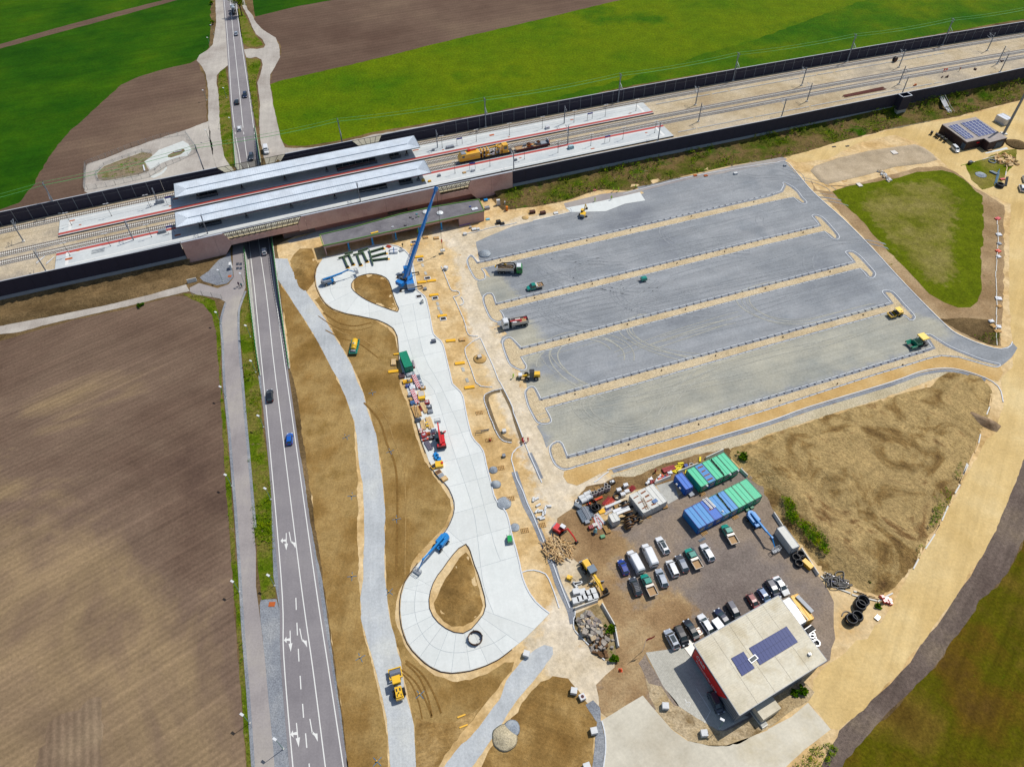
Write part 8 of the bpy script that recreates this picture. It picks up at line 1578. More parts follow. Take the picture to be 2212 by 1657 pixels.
for k,(ij,x,y)in enumerate((('11',1410,563),('11',1374,456),('11',1518,770),('11',1435,782),('11',1538,893),('11',1610,1073),('11',1683,1287),('11',1762,1482),('12',1845,32),('11',1187,1553),('11',1215,1404))):
 c=W(T(ij,x,y),.1);o=ubox('formwork_board',(c.x,c.y,.2),(2.9 if k<10 else 1.8,1.0 if k<10 else .5,.25),rad(8+k%3),YB);tag(o,'yellow formwork board '+('beside the pit near the crane','half under the crane boom','right of the crane outrigger','against the crane outrigger','above the pit at the loop widening','above the sixth pit','near the tool heap on the loop kerb','below the grey manhole','near the curved half-laid kerb','beside the teal container','small, above the teal container')[k],'board','yellow boards on the sandy strip')
for k,(x,y)in enumerate(((1420,590),(1362,436),(1482,748),(1548,920),(1618,1098),(1408,905))):
 c=W(T1(x,y),.05);o=thing('foundation_pit','square pale-rimmed foundation pit '+('near the crane boom foot','beneath the crane boom','right of the crane','below the third board','farthest down the strip','on the loop kerb line')[k],'pit',(c.x,c.y,.03),rad(12),'foundation pits');PP(o,'rim',lambda q:(q.box((0,.7,.08),(1.9,.2,.14)),q.box((0,-.7,.08),(1.9,.2,.14)),q.box((.9,0,.08),(.2,1.2,.14)),q.box((-.9,0,.08),(.2,1.2,.14))),PW);PP(o,'shaft',lambda q:q.box((0,0,.02),(1.6,1.2,.03)),pm('pit_dark',S(40,34,30),.9))
for k,(ij,x,y)in enumerate((('11',1440,635),('11',1466,705),('11',1570,968),('11',1600,1042),('11',1790,1535),('11',1825,1628),('11',1580,1008))):
 c=W(T(ij,x,y),.05);tag(ubox('base_slab',(c.x,c.y,.07),(.8,1.7,.08),rad(18),CONC2),'grey base slab flush in the sand, %s along the strip'%ordn[k],'slab','grey slabs in the sandy strip')
def manhole(p,R,label,cap=True,cap2=None):
 c=W(p,.1);o=thing('manhole',label,'manhole',(c.x,c.y,.05),0,'manholes on the site');PP(o,'concrete_disc',lambda q:q.cyl((0,0,0),(0,0,.3),R,24),WHB)
 if cap:PP(o,'cover',lambda q:(q.cyl((0,.3,.3),(0,.3,.75),R*.42,16,R*.3)),pm('manhole_grey',S(120,116,112),.9))
 if cap2:PP(o,'cloth',lambda q:q.box((R*.4,-R*.35,.36),(.9,.7,.12),.5),cap2)
pile(T1(1935,1440),2.0,.6,ORANGE,'orange sand mound around a square manhole','sand pile',name='sand_pile');gbox(T1(1932,1425),1.1,1.1,.9,.4,CREAM,'square_manhole','square stone-coloured manhole on the sand mound','manhole',None,.3)
GPM=gm('grey_gravel_pile',[S(140,148,158),S(160,168,176),S(176,182,186)],big=.5,fine=3,amp=.2,bump=.6)
for(ij,x,y,R,h,lb)in(('12',2050,742,1.2,.7,'grey gravel pile beside the loop, upper'),('12',2070,866,1.35,.8,'grey gravel pile beside the loop, lower'),('12',2143,1030,1.9,.35,'spread grey gravel patch by the loop kerb'),('11',1975,530,2.3,1.3,'large pale gravel cone at the lot corner'),('22',25,1240,1.2,.25,'flat dark gravel heap beside a pallet'),('13',2150,1400,2.6,1.0,'grey gravel pile at the lower edge, left'),('13',2211,1320,1.7,.7,'grey gravel pile at the lower edge, right'),('21',115,222,1.3,.5,'pale sand pile beside the skips'),('30',1840,1510,2.2,.4,'grey gravel spread in the lay-down area'),('30',2150,1240,4.2,1.4,'dark brown soil pile beside the dark building')):
 pile(T(ij,x,y),R,h,RUBBLE if 'left' in lb else GPM if 'sand' not in lb and 'brown' not in lb else(ORANGE if 'sand' in lb else DKBANK),lb)
def loosekerb(txt,label,L=1.0,jit=.18,w=.22):return kerbline(txt,label,L,.1,w,'kerb',.05,3,.18,jit)
loosekerb('11 1600,648 1622,690 1640,740 1665,800 1690,855 1730,862','loose white kerb row starting near the white cube');loosekerb('11 1705,858 1745,862 1765,885 1740,905 1705,910','short kinked row of white kerbs');loosekerb('11 1705,910 1740,980 1770,1050 1800,1120 1830,1228 1860,1246 1920,1250','loose white kerb row in the middle of the sand');loosekerb('11 1770,912 1785,930 1797,960 1785,978 1758,986','small hook of white kerbs in the sand')
loosekerb('11 1940,1262 1880,1292 1830,1330 1806,1362 1820,1430 1845,1490 1870,1560 1900,1650 12 1918,5 1945,24 2000,30 2045,32','loose white kerb row around the sand mound manhole');loosekerb('12 2130,46 2075,57 2020,75 1975,100 1970,125 1978,170 2000,225 2020,285 2045,340 2060,385 2090,445 2120,485 2160,505 2211,512','loose white kerb row around the trench loop')
kerbline('11 1942,1270 2000,1400 2050,1510 2100,1640 12 2110,-10 2211,190 22 5,230 60,372 130,562 200,722 258,855','long straight white kerb through the sand beside the lot',2.0);kerbline('22 98,531 45,556 8,598 -8,640 5,690 40,820 90,920 130,1030 170,1112 260,1330 330,1500 385,1640 23 388,0 430,110 500,285','long white kerb east of the sandy strip',2.0);kerbline('22 80,1632 130,1615 200,1611 255,1628 23 300,0 340,85 375,180 408,284','curved white kerb at the lower island',1.5)
loosekerb('11 1795,367 1870,356 1930,342 2000,322 2100,300 2205,285 21 40,268','white kerb row along the top corner of the lot',1.5);loosekerb('23 545,310 547,345 527,375 530,400 535,460 560,500 640,580 720,660 805,738','loose white kerb row around the rubble island')
TRM=gm('trench_soil',[S(118,104,84),S(138,122,98)],big=.3,fine=2,amp=.22,bump=.6)
struct(ribbon('trench',CM_(GP('12 2110,60 2040,75 2000,105 1990,140 2005,200 2035,290 2065,370 2095,430 2130,470 2175,490 2211,495'),3),1.3,TRM,.05),'dark trench along the curved kerb');struct(ribbon('trench',CM_(GP('12 2125,50 2211,225 22 30,330 90,510'),3),.9,TRM,.045),'dark trench along the straight kerb')
struct(ribbon('chippings_edge',CM_(GP('22 20,760 60,880 120,1050 200,1200 290,1420 350,1560 380,1657 23 400,70 440,160 505,300 530,420'),3),1.6,KERBGR,.05),'grey chippings along the long kerb');struct(ribbon('chippings_edge',CM_(GP('22 150,600 200,700 250,820'),3),1.2,KERBGR,.05),'grey chippings beside the straight kerb end')
for k,(ij,x,y,lb)in enumerate((('11',1640,660,'in the sand right of the crane'),('23',125,680,'on the sand near the loop tip'),('23',535,1000,'beside the rutted brown soil'),('23',1325,1130,'on the stony bank'),('23',1660,1365,'between forecourt and pale road'),('23',708,1345,'by the grey chippings of the pale road'),('23',647,1652,'at the very bottom of the brown soil'))):
 c=W(T(ij,x,y),.6);tag(ubox('concrete_cube',(c.x,c.y,.6),(1.3,1.2,1.1),rad(-25+k*7),WHB),'white concrete cube '+lb,'block','white concrete cubes')
o=gbox(T('23',607,1053),1.2,1.2,.9,.4,WHB,'shaft_cube','white concrete cube with a round red-rimmed hole','block','white concrete cubes');PP(o,'hole_rim',lambda q:q.torus((0,0,.91),.3,.05,12,5),REDS);PP(o,'hole',lambda q:q.cyl((0,0,.89),(0,0,.91),.28,12),BLK)
for k,(x,y)in enumerate(((552,142),(610,145),(658,158),(698,140),(550,222),(590,207),(628,190),(677,197),(715,184))):
 c=W(T('23',x,y),.6);tag(ubox('concrete_cube',(c.x,c.y,.55),(1.45,1.35,1.05),rad(12),WHB),'pale paver block pack near the grader, '+('upper single left','upper single middle','upper pair left','upper pair right','lower row first','lower row second','lower row third','lower right pair left','lower right pair right')[k],'block','paver packs beside the grader')
for k,(x,y,a_)in enumerate(((545,82,-60),(578,66,10),(568,74,10))):c=W(T('23',x,y),.3);tag(ubox('kerb_pack',(c.x,c.y,.3),(1.6,.5,.5),rad(a_),WHB),'small pack of kerb stones near the yellow plate roller, %s'%ordn[k],'block','kerb packs')
def jersey(pts,label,h=.95):
 P=[W(p,0)for p in pts];o=thing('precast_barrier',label,'concrete barrier',P[0],0,'precast concrete barriers')
 for a_,b_ in zip(P,P[1:]):
  n=max(1,int((b_-a_).length/4));
  for k in range(n):
   p,q=a_.lerp(b_,(k+.01)/n)-P[0],a_.lerp(b_,(k+.99)/n)-P[0];nn=V_((-(q-p).y,(q-p).x,0)).normalized()
   build('barrier_element',MB().loft([[c_+nn*.32+V_((0,0,.04)),c_-nn*.32+V_((0,0,.04)),c_-nn*.1+V_((0,0,h)),c_+nn*.1+V_((0,0,h))]for c_ in(p,q)]),SLEEP,o)
T3=lambda x,y:T('23',x,y)
jersey([T3(540,297),T3(740,225)],'concrete barrier beside the paver packs');jersey([T3(776,252),T3(885,440),T3(918,625)],'bent concrete barrier between rubble and yard');jersey([Z1(1012,252),Z1(1318,108)],'white concrete barrier behind the upper green containers');jersey([Z1(535,488),Z1(880,352)],'white concrete barrier behind the single blue container');jersey([Z2(1755,215),Z2(2038,98)],'white concrete barrier behind the slab');jersey([Z1(1612,440),Z1(1735,560)],'concrete barrier between the two container rows')
jersey([T('32',45,1125),T('32',120,1240)],'white barrier with red stripe beside the white unit');jersey([T('32',280,1430),T('32',430,1657)],'white barrier running toward the hose heap');jersey([T('01',1622,790),T('01',1705,770)],'pale concrete barrier at the farm track end',1.4)
STM=[pm('stone_a',S(190,184,172),.9),pm('stone_b',S(168,160,150),.9),pm('stone_c',S(206,186,156),.9),pm('stone_d',S(150,140,134),.9)]
patch('rubble_ground','23 545,330 740,250 790,330 860,430 890,560 900,700 850,740 800,735 720,660 640,580 560,500 535,440',5,gm('rubble_soil',[S(132,116,86),S(158,140,108),S(176,162,132)],big=.2,fine=2,amp=.25,spots=(.5,.6,S(96,100,50))),.15,.6,label='weedy soil under the rubble')
stones(T3(670,450),150,4,.35,1.0,STM,'heap of broken grey concrete and stone beside the bent barrier',h=1.6,pts='23 560,400 650,330 690,345 760,440 790,520 770,560 700,560 620,520');stones(T3(780,600),40,2.6,.4,.9,[STM[1],pm('stump_brown',S(110,82,56),.95)],'brown stumps and soil clods below the stone heap',h=1.0)
c=W(T('22',395,1430),.1);o=thing('timber_heap','big tangled heap of sawn timber beside the small red excavator','timber heap',(c.x,c.y,.05))
for k in range(150):
 a_=RU_(-3.2,3.2);b_=RU_(-3.8,3.8)*(1-abs(a_)/5.5);L_=RU_(1.2,3.2);an=random.gauss(rad(-65),.6);zz=max(.1,1.6*(1-(a_/3.6)**2-(b_/4.5)**2))*RU_(.2,1)
 mk('plank',BOX,RC_([TIM,TIM2,TIM2,WOODF]),o,(a_,b_,zz+.1),V_((RU_(-.25,.25),RU_(-.25,.25),an)),(L_,.15,.08))
for k,(x,y)in enumerate(((508,447),(600,385),(622,452),(545,500))):c=W(Z2(x,y),.6);o=thing('concrete_pipe','pale concrete pipe lying down, '+('outermost','uppermost of four','right one of four','lowest of four')[k],'concrete pipe',(c.x,c.y,.65),rad(25),'concrete pipes');PP(o,'barrel',lambda q:q.ring((-.85,0,0),(.85,0,0),.62,.48,18),WHB);PP(o,'socket',lambda q:q.ring((.75,0,0),(.95,0,0),.7,.5,18),WHB)
for k,(x,y)in enumerate(((695,392),(742,378),(808,348),(858,325),(922,245),(922,296),(970,283))):c=W(Z2(x,y),.9);o=thing('concrete_pipe','upright grey concrete pipe, %s of the curved row'%ordn[k],'concrete pipe',(c.x,c.y,.05),0,'concrete pipes');PP(o,'barrel',lambda q:q.ring((0,0,0),(0,0,1.5),.5,.36,16),pm('pipe_grey',S(176,172,168),.85));PP(o,'bore',lambda q:q.cyl((0,0,.9),(0,0,.92),.36,12),BLK)
for k,(x,y,R)in enumerate(((432,522,.6),(495,540,.45))):c=W(Z2(x,y),.2);o=thing('concrete_ring','flat concrete ring at the yard corner, %s one'%('larger','smaller')[k],'concrete ring',(c.x,c.y,.2));PP(o,'ring',lambda q:q.ring((0,0,0),(0,0,.35),R,R*.55,16),WHB);PP(o,'support',lambda q:q.box((0,0,-.08),(R*2.2,R*2.2,.12)),TIM)
bundle(Z2(725,512),Z2(880,440),1,.4,.3,ORP,'thick orange pipe lying across the storage yard','plastic_pipe','pipe',square=False);bundle(Z2(588,585),Z2(648,555),1,.4,.26,ORP,'short orange pipe end beside the black hoses','plastic_pipe','pipe',square=False)
bundle(Z2(870,575),Z2(990,450),5,1.0,.09,REDS,'dark red steel bars, left bundle',square=False);bundle(Z2(930,590),Z2(1055,470),6,1.4,.09,pm('bars_orange_red',S(196,60,44),.6),'orange-red steel bars, right bundle',square=False)
for k,(a_,b_)in enumerate((((470,640),(600,850)),((520,620),(640,840)),((590,610),(690,790)),((450,680),(555,880)))):bundle(Z2(*a_),Z2(*b_),6,1.1,.09,(GALV,GALV,GREYP),'grey scaffold tube bundle, %s from the road'%('second','third','fourth','first')[k],'scaffold_bundle',layers=2+k%2,square=False,rnd_=.04)
gbox(Z2(437,595),1.8,1.0,.9,rad(-35),GALV,'storage_grid','shiny ribbed metal frame at the yard corner','frame',None,.05,[('rib',lambda q:[q.box((-.8+k*.25,0,.92),(.08,1.0,.06))for k in range(7)],BLK)])
for k,(a_,b_)in enumerate((((715,745),(830,990)),((750,730),(880,900)))):bundle(Z2(*a_),Z2(*b_),7,1.2,.06,(PW,PR2,PW),'red and white barrier boards, %s stack'%('left','right')[k],'barrier_boards','boards',rnd_=.05)
bundle(Z2(885,650),Z2(1150,535),1,.5,.35,WHB,'long white precast beam in the storage yard','precast_beam','beam');gbox(Z2(1190,680),4.2,1.6,1.0,rad(22),PW,'covered_skip','long white covered crate beside the drums','crate',None,.05,[('lid_edge',lambda q:q.box((0,0,1.02),(4.3,.1,.06)),GREYP)])
gbox(Z2(852,682),1.6,1.2,.25,.3,YB,'yellow_sheet','mustard yellow panel lying in the yard','panel');bundle(Z2(880,720),Z2(1010,640),7,1.6,.06,(PW,GREYP,PBL),'white and blue mesh fence elements lying flat','fence_elements','fence parts')
for k,(x,y,n,l_,lb)in enumerate(((1112,615,4,None,'stack of bright pallets between beam and drum'),(925,975,3,None,'grey-brown pallets in front of the white store'),(958,1035,3,None,'light pallets in front of the white store'),(672,350,1,None,'single pallet above the upright pipes'),(778,290,1,None,'single pallet at the dirt edge'),(962,232,1,None,'pallet behind the tallest pipes'),(640,495,1,None,'pallet beneath the lying pipes'),(1145,335,1,(.8,PW),'white wrapped bag stack near the red props'),(1262,258,1,(.9,PW),'tall white wrapped bag stack at the back'),(1212,415,1,(.9,PW),'white wrapped bag stack beside the white container'),(1285,350,1,(.5,PW),'small white sack pile by the container'),(600,880,1,(.5,GREYP),'grey clamp crates at the tube ends'),(665,975,1,(.6,REDS),'red clamp crate in the yard front'),(730,935,1,(.6,CREAM),'beige bag crate in the yard front'),(1280,965,2,None,'brown pallet beneath the cable drums'),(1940,610,3,None,'orange-brown pallets at the white container corner'),(1660,770,1,None,'small pallet before the white containers'),(25,1235,1,None,'pallet lost before the white containers'))[:17]):pallet(Z2(x,y),lb,n,l_,rad(18))
for k,(x,y,R,ax,lb)in enumerate(((1245,560,1.1,80,'standing beside the precast beam'),(1325,735,1.2,60,'largest, with black cable'),(1312,835,.9,75,'middle, wooden'),(1325,890,1.1,75,'wide wooden, second from the front'),(1320,935,.9,75,'front wooden'),(1415,825,.8,70,'small wooden at the container corner'),(1515,835,.6,90,'small pale in front of the container'),(1210,800,.8,40,'yellowish beside the white store'))):
 c=W(Z2(x,y),R);o=thing('cable_drum','cable drum '+lb,'cable drum',(c.x,c.y,R+.05),rad(-10),'cable drums in the storage yard');flm=pm('drum_brown',S(150,112,74),.85)if k not in(6,7)else TIM2
 for s_ in(-1,1):PP(o,'flange',lambda q:q.cyl((s_*.45,0,0),(s_*.55,0,.0),R,18),flm)
 PP(o,'wound_cable',lambda q:q.cyl((-.45,0,0),(.45,0,0),R*.7,16),HOSE);o.rotation_euler=(0,rad(90-ax),rad(-70))
coil(Z2(690,560),1.1,.09,6,'large coil of black hose beside the tubes');coil(Z2(725,640),1.0,.1,7,'black hose coil in the dark tangle');coil(Z2(780,620),.9,.09,5,'third black hose coil of the tangle');coil(Z2(1120,430),.9,.08,4,'black hose coil beside the wrapped sacks');coil(Z2(1390,680),1.2,.09,4,'flat black cable coil by the container wall')
gbox(Z2(1030,188),1.5,1.0,.8,rad(30),BLK,'generator','black generator set on the dirt strip','generator',None,.05,[('engine_top',lambda q:(q.box((.2,0,.85),(.6,.6,.15)),q.box((-.4,.2,.85),(.3,.3,.2))),PW)])
bundle(Z2(1340,330),Z2(1410,270),7,1.3,.07,REDS,'dark red steel props behind the containers',square=False,layers=3);ladder(W(Z2(1255,340),.4),W(Z2(1325,285),.4),'short wooden ladder lying near the sacks',TIM)
c=W(Z2(735,1045),.5);o=thing('concrete_mixer','small blue-grey concrete mixer at the yard front','mixer',(c.x,c.y,0),.3);PP(o,'drum',lambda q:q.cyl((0,0,.7),(.3,.2,1.5),.5,14,.3),pm('mixer_teal',S(130,170,170),.5));PP(o,'stand',lambda q:(q.bar((-.6,-.4,0),(0,0,.8),.08),q.bar((.6,-.4,0),(0,0,.8),.08),q.bar((0,.6,0),(0,0,.8),.08)),PBL);PP(o,'wheel',lambda q:q.cyl((-.7,.2,.25),(-.6,.2,.25),.25,10),BLK)
gbox(Z2(868,1120),1.1,.8,.5,.3,pm('crate_green',S(110,160,120),.7),'green_crate','pale green crate in front of the pallets','crate')
bundle(Z1(275,465),Z1(480,400),5,1.4,.14,REDS,'dark red steel profiles behind the slab',layers=2,rnd_=.01)
for k,(x,y,a_)in enumerate(((585,325,5),(560,368,8),(580,388,40),(525,385,5),(500,435,35),(560,438,45),(466,466,-30),(920,255,75),(680,465,70))):c=W(Z1(x,y),.15);tag(ubox('foam_block',(c.x,c.y,.2),(1.5,.45,.3),rad(a_),pm('foam_yellow',S(248,226,30),.7)),'bright yellow foam block behind the containers, %s'%('at the gravel edge','in the middle cluster','leaning in the cluster','left in the cluster','beside the red profiles','lowest right of the cluster','below the red profiles','alone, farthest out','by the barrier')[k],'block','yellow foam blocks')
gbox(Z1(677,366),.9,.8,.7,.3,PBL,'blue_bin','small blue bin behind the barrier','bin');coil(Z1(770,345),.6,.06,3,'white hose coil behind the barrier',mat=PW)
pallet(Z1(200,490),'wooden frame left of the red profiles',1,None,.3);gbox(Z1(150,455),.3,.3,1.3,0,REDS,'red_bollard','upright dark red post behind the white containers','post')
for k,(x,y,m_)in enumerate(((65,600,PW),(80,650,REDS),(130,640,REDS),(165,635,PW),(225,600,ORP),(265,555,ORP),(300,575,PBL),(350,548,REDS),(230,560,PW),(400,490,PW),(20,660,PW))):gbox(Z1(x,y),RU_(.9,1.6),.7,.5,RU_(0,1),m_,'material_stack','small %s material pile, %s along the barrier strip'%({PW:'white',REDS:'dark red',ORP:'orange',PBL:'blue'}[m_],(ordn)[k]),'material','small piles along the barrier strip',.05,[('loose_piece',lambda q:(q.box((.2,.3,.55),(.8,.15,.12),.5),q.box((-.2,-.2,.58),(.7,.2,.12),-.4)),m_)])
for k,(x,y,lb,m_)in enumerate(((955,842,'yellowish pallet before the first green container',None),(770,862,'pallet with grey box before the single blue container',(.3,GREYP)),(985,1515,'pallet at the blue row end',None),(1520,1240,'pallet before the green lower containers',None))):pallet(Z1(x,y),lb,1,m_,rad(28),1.6,1.3)
for k,(x,y)in enumerate(((1735,1122),(1812,1082))):gbox(Z1(x,y),.9,.8,.5,.4,CGd,'green_step','green step box at the lower row, %s'%('left','right')[k],'step box')
bundle(Z1(905,1670),Z1(1010,1610),4,.6,.06,GALV,'thin steel bars lying beside the parked cars',square=False);bundle(Z3(1480,370),Z3(1620,590),3,.5,.05,GALV,'steel lattice lying between pickup and white car',square=False)
for k,(x,y)in enumerate(((275,1480),(237,1505),(305,1522),(262,1556))):coil(T('32',x,y),.85,.12,5,'black pipe coil beside the white unit, '+('top','left','right','bottom')[k])
gbox(T('32',340,1562),1.1,2.4,1.1,rad(35),OY,'orange_box','orange-yellow box beside the black coils','box',None,.05,[('lid',lambda q:q.box((0,0,1.13),(1.2,2.5,.08)),OY)])
for k,(x,y)in enumerate(((785,272),(808,235),(712,394),(760,368))):coil(T('33',x,y),1.15,.16,6,'thick black pipe coil on the bare ground, '+('lower of the upper pair','upper of the upper pair','left of the lower pair','right of the lower pair')[k])
c=W(T('33',590,50),.2);o=thing('hose_heap','tangled heap of black hoses beside the timber edge','hoses',(c.x,c.y,.1))
for k in range(16):
 P=[V_((RU_(-3,3),RU_(-2,2),.15+RR_()*.6))for _ in range(4)];P=CM_(P,5);m_=MB();[m_.cyl(a_,b_,.11,6)for a_,b_ in zip(P,P[1:])];build('hose',m_,HOSE if k!=3 else PBL,o)
c=W(T('33',680,320),.1);P=CM_([W(T('33',x,y),.12)-c for x,y in((638,352),(650,325),(680,312),(718,328))],5);o=thing('pipe_end','curved black pipe piece on the bare ground','pipe',c);m_=MB();[m_.cyl(a_,b_,.12,6)for a_,b_ in zip(P,P[1:])];build('hose',m_,HOSE,o)
c=W(T('33',1022,215),.3);o=thing('red_bags','pile of red bags with white print at the heap corner','bags',(c.x,c.y,.05));[PP(o,'bag',lambda q:q.box((RU_(-.8,.8),RU_(-.9,.9),RU_(.3,.8)),(RU_(.8,1.2),.8,.5),RR_(),0,.8),PR2)for _ in range(9)];PP(o,'print',lambda q:(q.box((.1,.2,1.12),(.4,.15,.02)),q.box((-.3,-.1,1.12),(.3,.12,.02))),PW)
pallet(T('33',945,367),'broken white pallet beside the haul road',1,(.15,PW),.7)
def plankline(txt,label,mat=TIM2,w=.3):
 P=GP(txt);o=thing('timber_edge',label,'timber',P[0])
 for a_,b_ in zip(P,P[1:]):
  n=max(1,int((b_-a_).length/3.2))
  for k in range(n):
   p,q=a_.lerp(b_,k/n)-P[0],a_.lerp(b_,(k+.95)/n)-P[0];c_=(p+q)/2;ubox('plank',(c_.x+RU_(-.15,.15),c_.y+RU_(-.15,.15),.15),((q-p).length,w,.2),AT_((q-p).y,(q-p).x)+RU_(-.04,.04),RC_([mat,mat,SLEEP]),o)
plankline('32 1930,120 1912,200 1890,272','short pale timber edge at the heap ramp');plankline('32 1832,440 1815,520 1780,600 1730,700 1690,790 1650,870 1610,950','pale timber edge along the haul road, upper stretch');plankline('32 1600,960 1560,1060 1500,1190 1440,1300 1350,1430 1250,1600','pale timber edge along the haul road, lower stretch');plankline('32 1720,690 1680,790 1640,890','second plank row beside the haul road');plankline('32 1480,1215 1430,1300 1380,1360','second plank row near the lower bend')
plankline('33 450,10 520,65 600,118 720,165 850,205 940,226 975,210 1085,155','dark timber edge around the heap foot',SLEEP);plankline('33 735,140 830,168 930,190','loose timber lengths beside the red bags');plankline('33 770,150 860,180 960,205','second loose timber beside the red bags');plankline('31 1972,590 1968,800 1975,1000 1968,1150 1978,1330','thin timber rail along the green triangle',SLEEP,.2);plankline('32 1730,55 1800,95 1870,135','long beam lying on the heap top');plankline('31 1980,240 1985,450 1972,590','thin timber rail by the upper roadside clutter',SLEEP,.2)
plankline('30 1670,1435 1850,1385 2085,1320','long green-yellow pole lying below the dark building',pm('pole_moss',S(186,190,110),.8),.25);plankline('30 2050,1350 2060,1450 2045,1560','pale boards in a long row in the lay-down area');plankline('30 510,1612 600,1605 700,1612','planks at the gravel basin corner')
for k,(x,y,lb,m_)in enumerate(((1985,232,'red and white roadside signs lying down',PR2),(1995,370,'white sack by the roadside rail',PW),(1998,448,'grey and white bundle by the roadside rail',GREYP),(1990,512,'red folded sign by the rail',ORP),(1992,560,'white sheets by the rail',PW),(1992,922,'large white panel leaning on the rail',PW),(1998,990,'grey pallet stack by the rail',TIM),(1945,1160,'wooden crate left of the rail end',TIM),(1992,1165,'white topped pallet at the rail end',PW),(1985,1205,'lower wooden pallet at the rail end',TIM),(1930,1118,'white cloth on the bare soil',PW))):gbox(T('31',x,y),RU_(1.2,2.),RU_(.9,1.5),.35,RU_(-.3,.5),m_,'roadside_material',lb,'material','clutter along the roadside rail',.06,[('loose_piece',lambda q:(q.box((.2,.2,.4),(1.3,.15,.1),.6),q.box((-.3,0,.42),(.5,.5,.12),-.4)),m_)])
stones(T('30',2060,1390),60,4.5,.5,1.3,[TIM2,TIM,TIM2],'scattered pale boards and offcuts below the dark building','timber_scatter','timber',.4);bundle(T('30',1995,1480),T('30',1962,1600),3,.9,.14,pm('pipe_teal',S(86,120,140),.5),'long teal pipes in the lay-down area',square=False);bundle(T('30',1915,1485),T('30',1975,1512),2,1.2,.3,GALV,'short grey pipe pieces in the lay-down area',square=False);coil(T('30',2000,1610),1.3,.2,4,'black round mat at the lay-down area edge');coil(T('30',1938,1395),1.3,.12,2,'grey wheel-shaped ring in the grass',mat=GALV);gbox(T('30',2025,1550),1.8,.9,.4,.2,PR2,'red_tarp','red folded tarpaulin in the lay-down area','tarpaulin');bundle(T('30',2065,1545),T('30',2050,1620),2,.8,.2,BLK,'dark gutters at the lay-down area edge',square=False);gbox(T('30',1750,1405),1.4,1.2,.9,.4,PGR,'tool_trailer','small dark trailer beside the long pole','trailer',None,.3)
for k,(x,y,a_,b_,lb,m_)in enumerate(((260,310,1.6,1.2,'yellow shuttering parts, upper left',YB),(320,300,1.6,1.0,'yellow shuttering parts beside the red-white crates',YB),(300,380,1.4,1.0,'blue and yellow clamp box',PBL),(375,410,1.6,1.4,'white crumpled bag on the loop',PW),(480,235,1.0,1.6,'grey rack behind the red-white crates, top',GALV),(505,310,1.0,1.6,'grey rack behind the red-white crates, middle',GALV),(535,370,1.0,1.4,'grey rack behind the red-white crates, bottom',GALV),(560,420,1.4,.9,'mustard plate below the racks',pm('mustard',S(190,140,20),.6)),(345,185,2.4,1.4,'grey machine with yellow hood by the teal container',GREYP),(195,205,1.5,1.8,'dark brown pallet stack by the teal container',pm('dark_maroon',S(84,60,66),.8)),(385,675,1.4,1.2,'blue-white welding set on the loop',PGM),(325,540,.8,1.,'small grey pallet at the loop edge',GREYP),(630,665,1.3,1.3,'red compact pump unit on the loop',REDS),(665,745,1.4,1.2,'black-silver pump unit on the loop',PGR),(685,825,1.4,1.1,'silver box with blue insert',GREYP),(475,975,1.6,1.0,'dark slotted tray at the loop edge',PGR),(650,1210,1.0,.9,'rusty mesh basket near the telehandler',ORC),(700,1280,1.3,1.0,'dark brown heap of formwork clamps',pm('drum_wood_dark',S(70,44,40),.8)),(575,1230,1.4,1.8,'red and silver winch set',REDS),(520,1150,1.0,.8,'faded red box at the loop rim',pm('faded_red',S(200,120,110),.7)),(520,1190,.7,.6,'orange jerrycan at the loop rim',OY),(755,1140,1.4,1.1,'white cloth heap under the work basket',PW),(630,1050,.8,1.6,'yellow case between timber stacks',PYE),(600,1310,1.6,.5,'orange trestle beside the winch',ORP))):
 gbox(Z4(x,y),a_,b_,.55,rad(15),m_,'site_material',lb,'material','material along the bus loop edge',.07,[('loose_piece',lambda q:(q.box((.1,.2,.6),(a_*.6,.14,.1),.7),q.box((-.2,-.1,.62),(a_*.5,.2,.1),-.5),q.box((.2,-.2,.66),(.3,.3,.14))),RC_([m_,GREYP,PW]))])
for k,(x,y,n_)in enumerate(((445,320,7),(420,580,8))):
 c=W(Z4(x,y),.4);o=thing('barrier_crates','stack of red and white chequered barrier elements, %s'%('upper','lower')[k],'barriers',(c.x,c.y,.06),rad(-68),'red and white barrier stacks')
 for i in range(n_*2):
  for j in range(3):ubox('barrier_segment',(-2.6+i*.38*7/n_,-.4+j*.4,.4),(.34,.36,.7),0,PW if(i+j)%2 else PR2,o)
o=gbox(Z4(530,550),1.9,3.0,.9,rad(10),PYE,'yellow_trailer','yellow open box trailer on the bus loop','trailer',None,.3,[('inner_sheet',lambda q:q.box((0,.4,.92),(1.6,1.9,.05)),CREAM),('wheel',lambda q:(q.cyl((-1.05,0,0),(-.9,0,0),.3,10),q.cyl((.9,0,0),(1.05,0,0),.3,10)),BLK)])
for k,(a_,b_,n_,w_,m_,lb)in enumerate((((385,740),(460,930),6,1.2,TIM,'brown timber beams left of the wooden ladder'),((470,730),(515,910),5,.9,TIM,'brown timber beams right of the wooden ladder'),((535,680),(620,850),8,1.2,TIM2,'light timber beams in a splayed stack'),((490,740),(530,820),4,.6,REDS,'short red-brown timber pile'),((640,930),(710,1120),9,1.5,TIM2,'large light timber beam stack near the work basket'),((540,980),(575,1140),8,1.2,TIM2,'thin splayed lath stack'),((615,1350),(700,1490),6,1.3,pm('bars_purple_grey',S(116,110,126),.5),'grey steel struts lying beside the telehandler'),((330,600),(370,640),5,.8,TIM,'tiny timber pile at the loop rim'),((405,540),(470,650),3,.5,OY,'yellow laths beside the lower barriers'))):bundle(Z4(*a_),Z4(*b_),n_,w_,.09,m_,lb,'timber_stack','timber',layers=2,rnd_=.05)
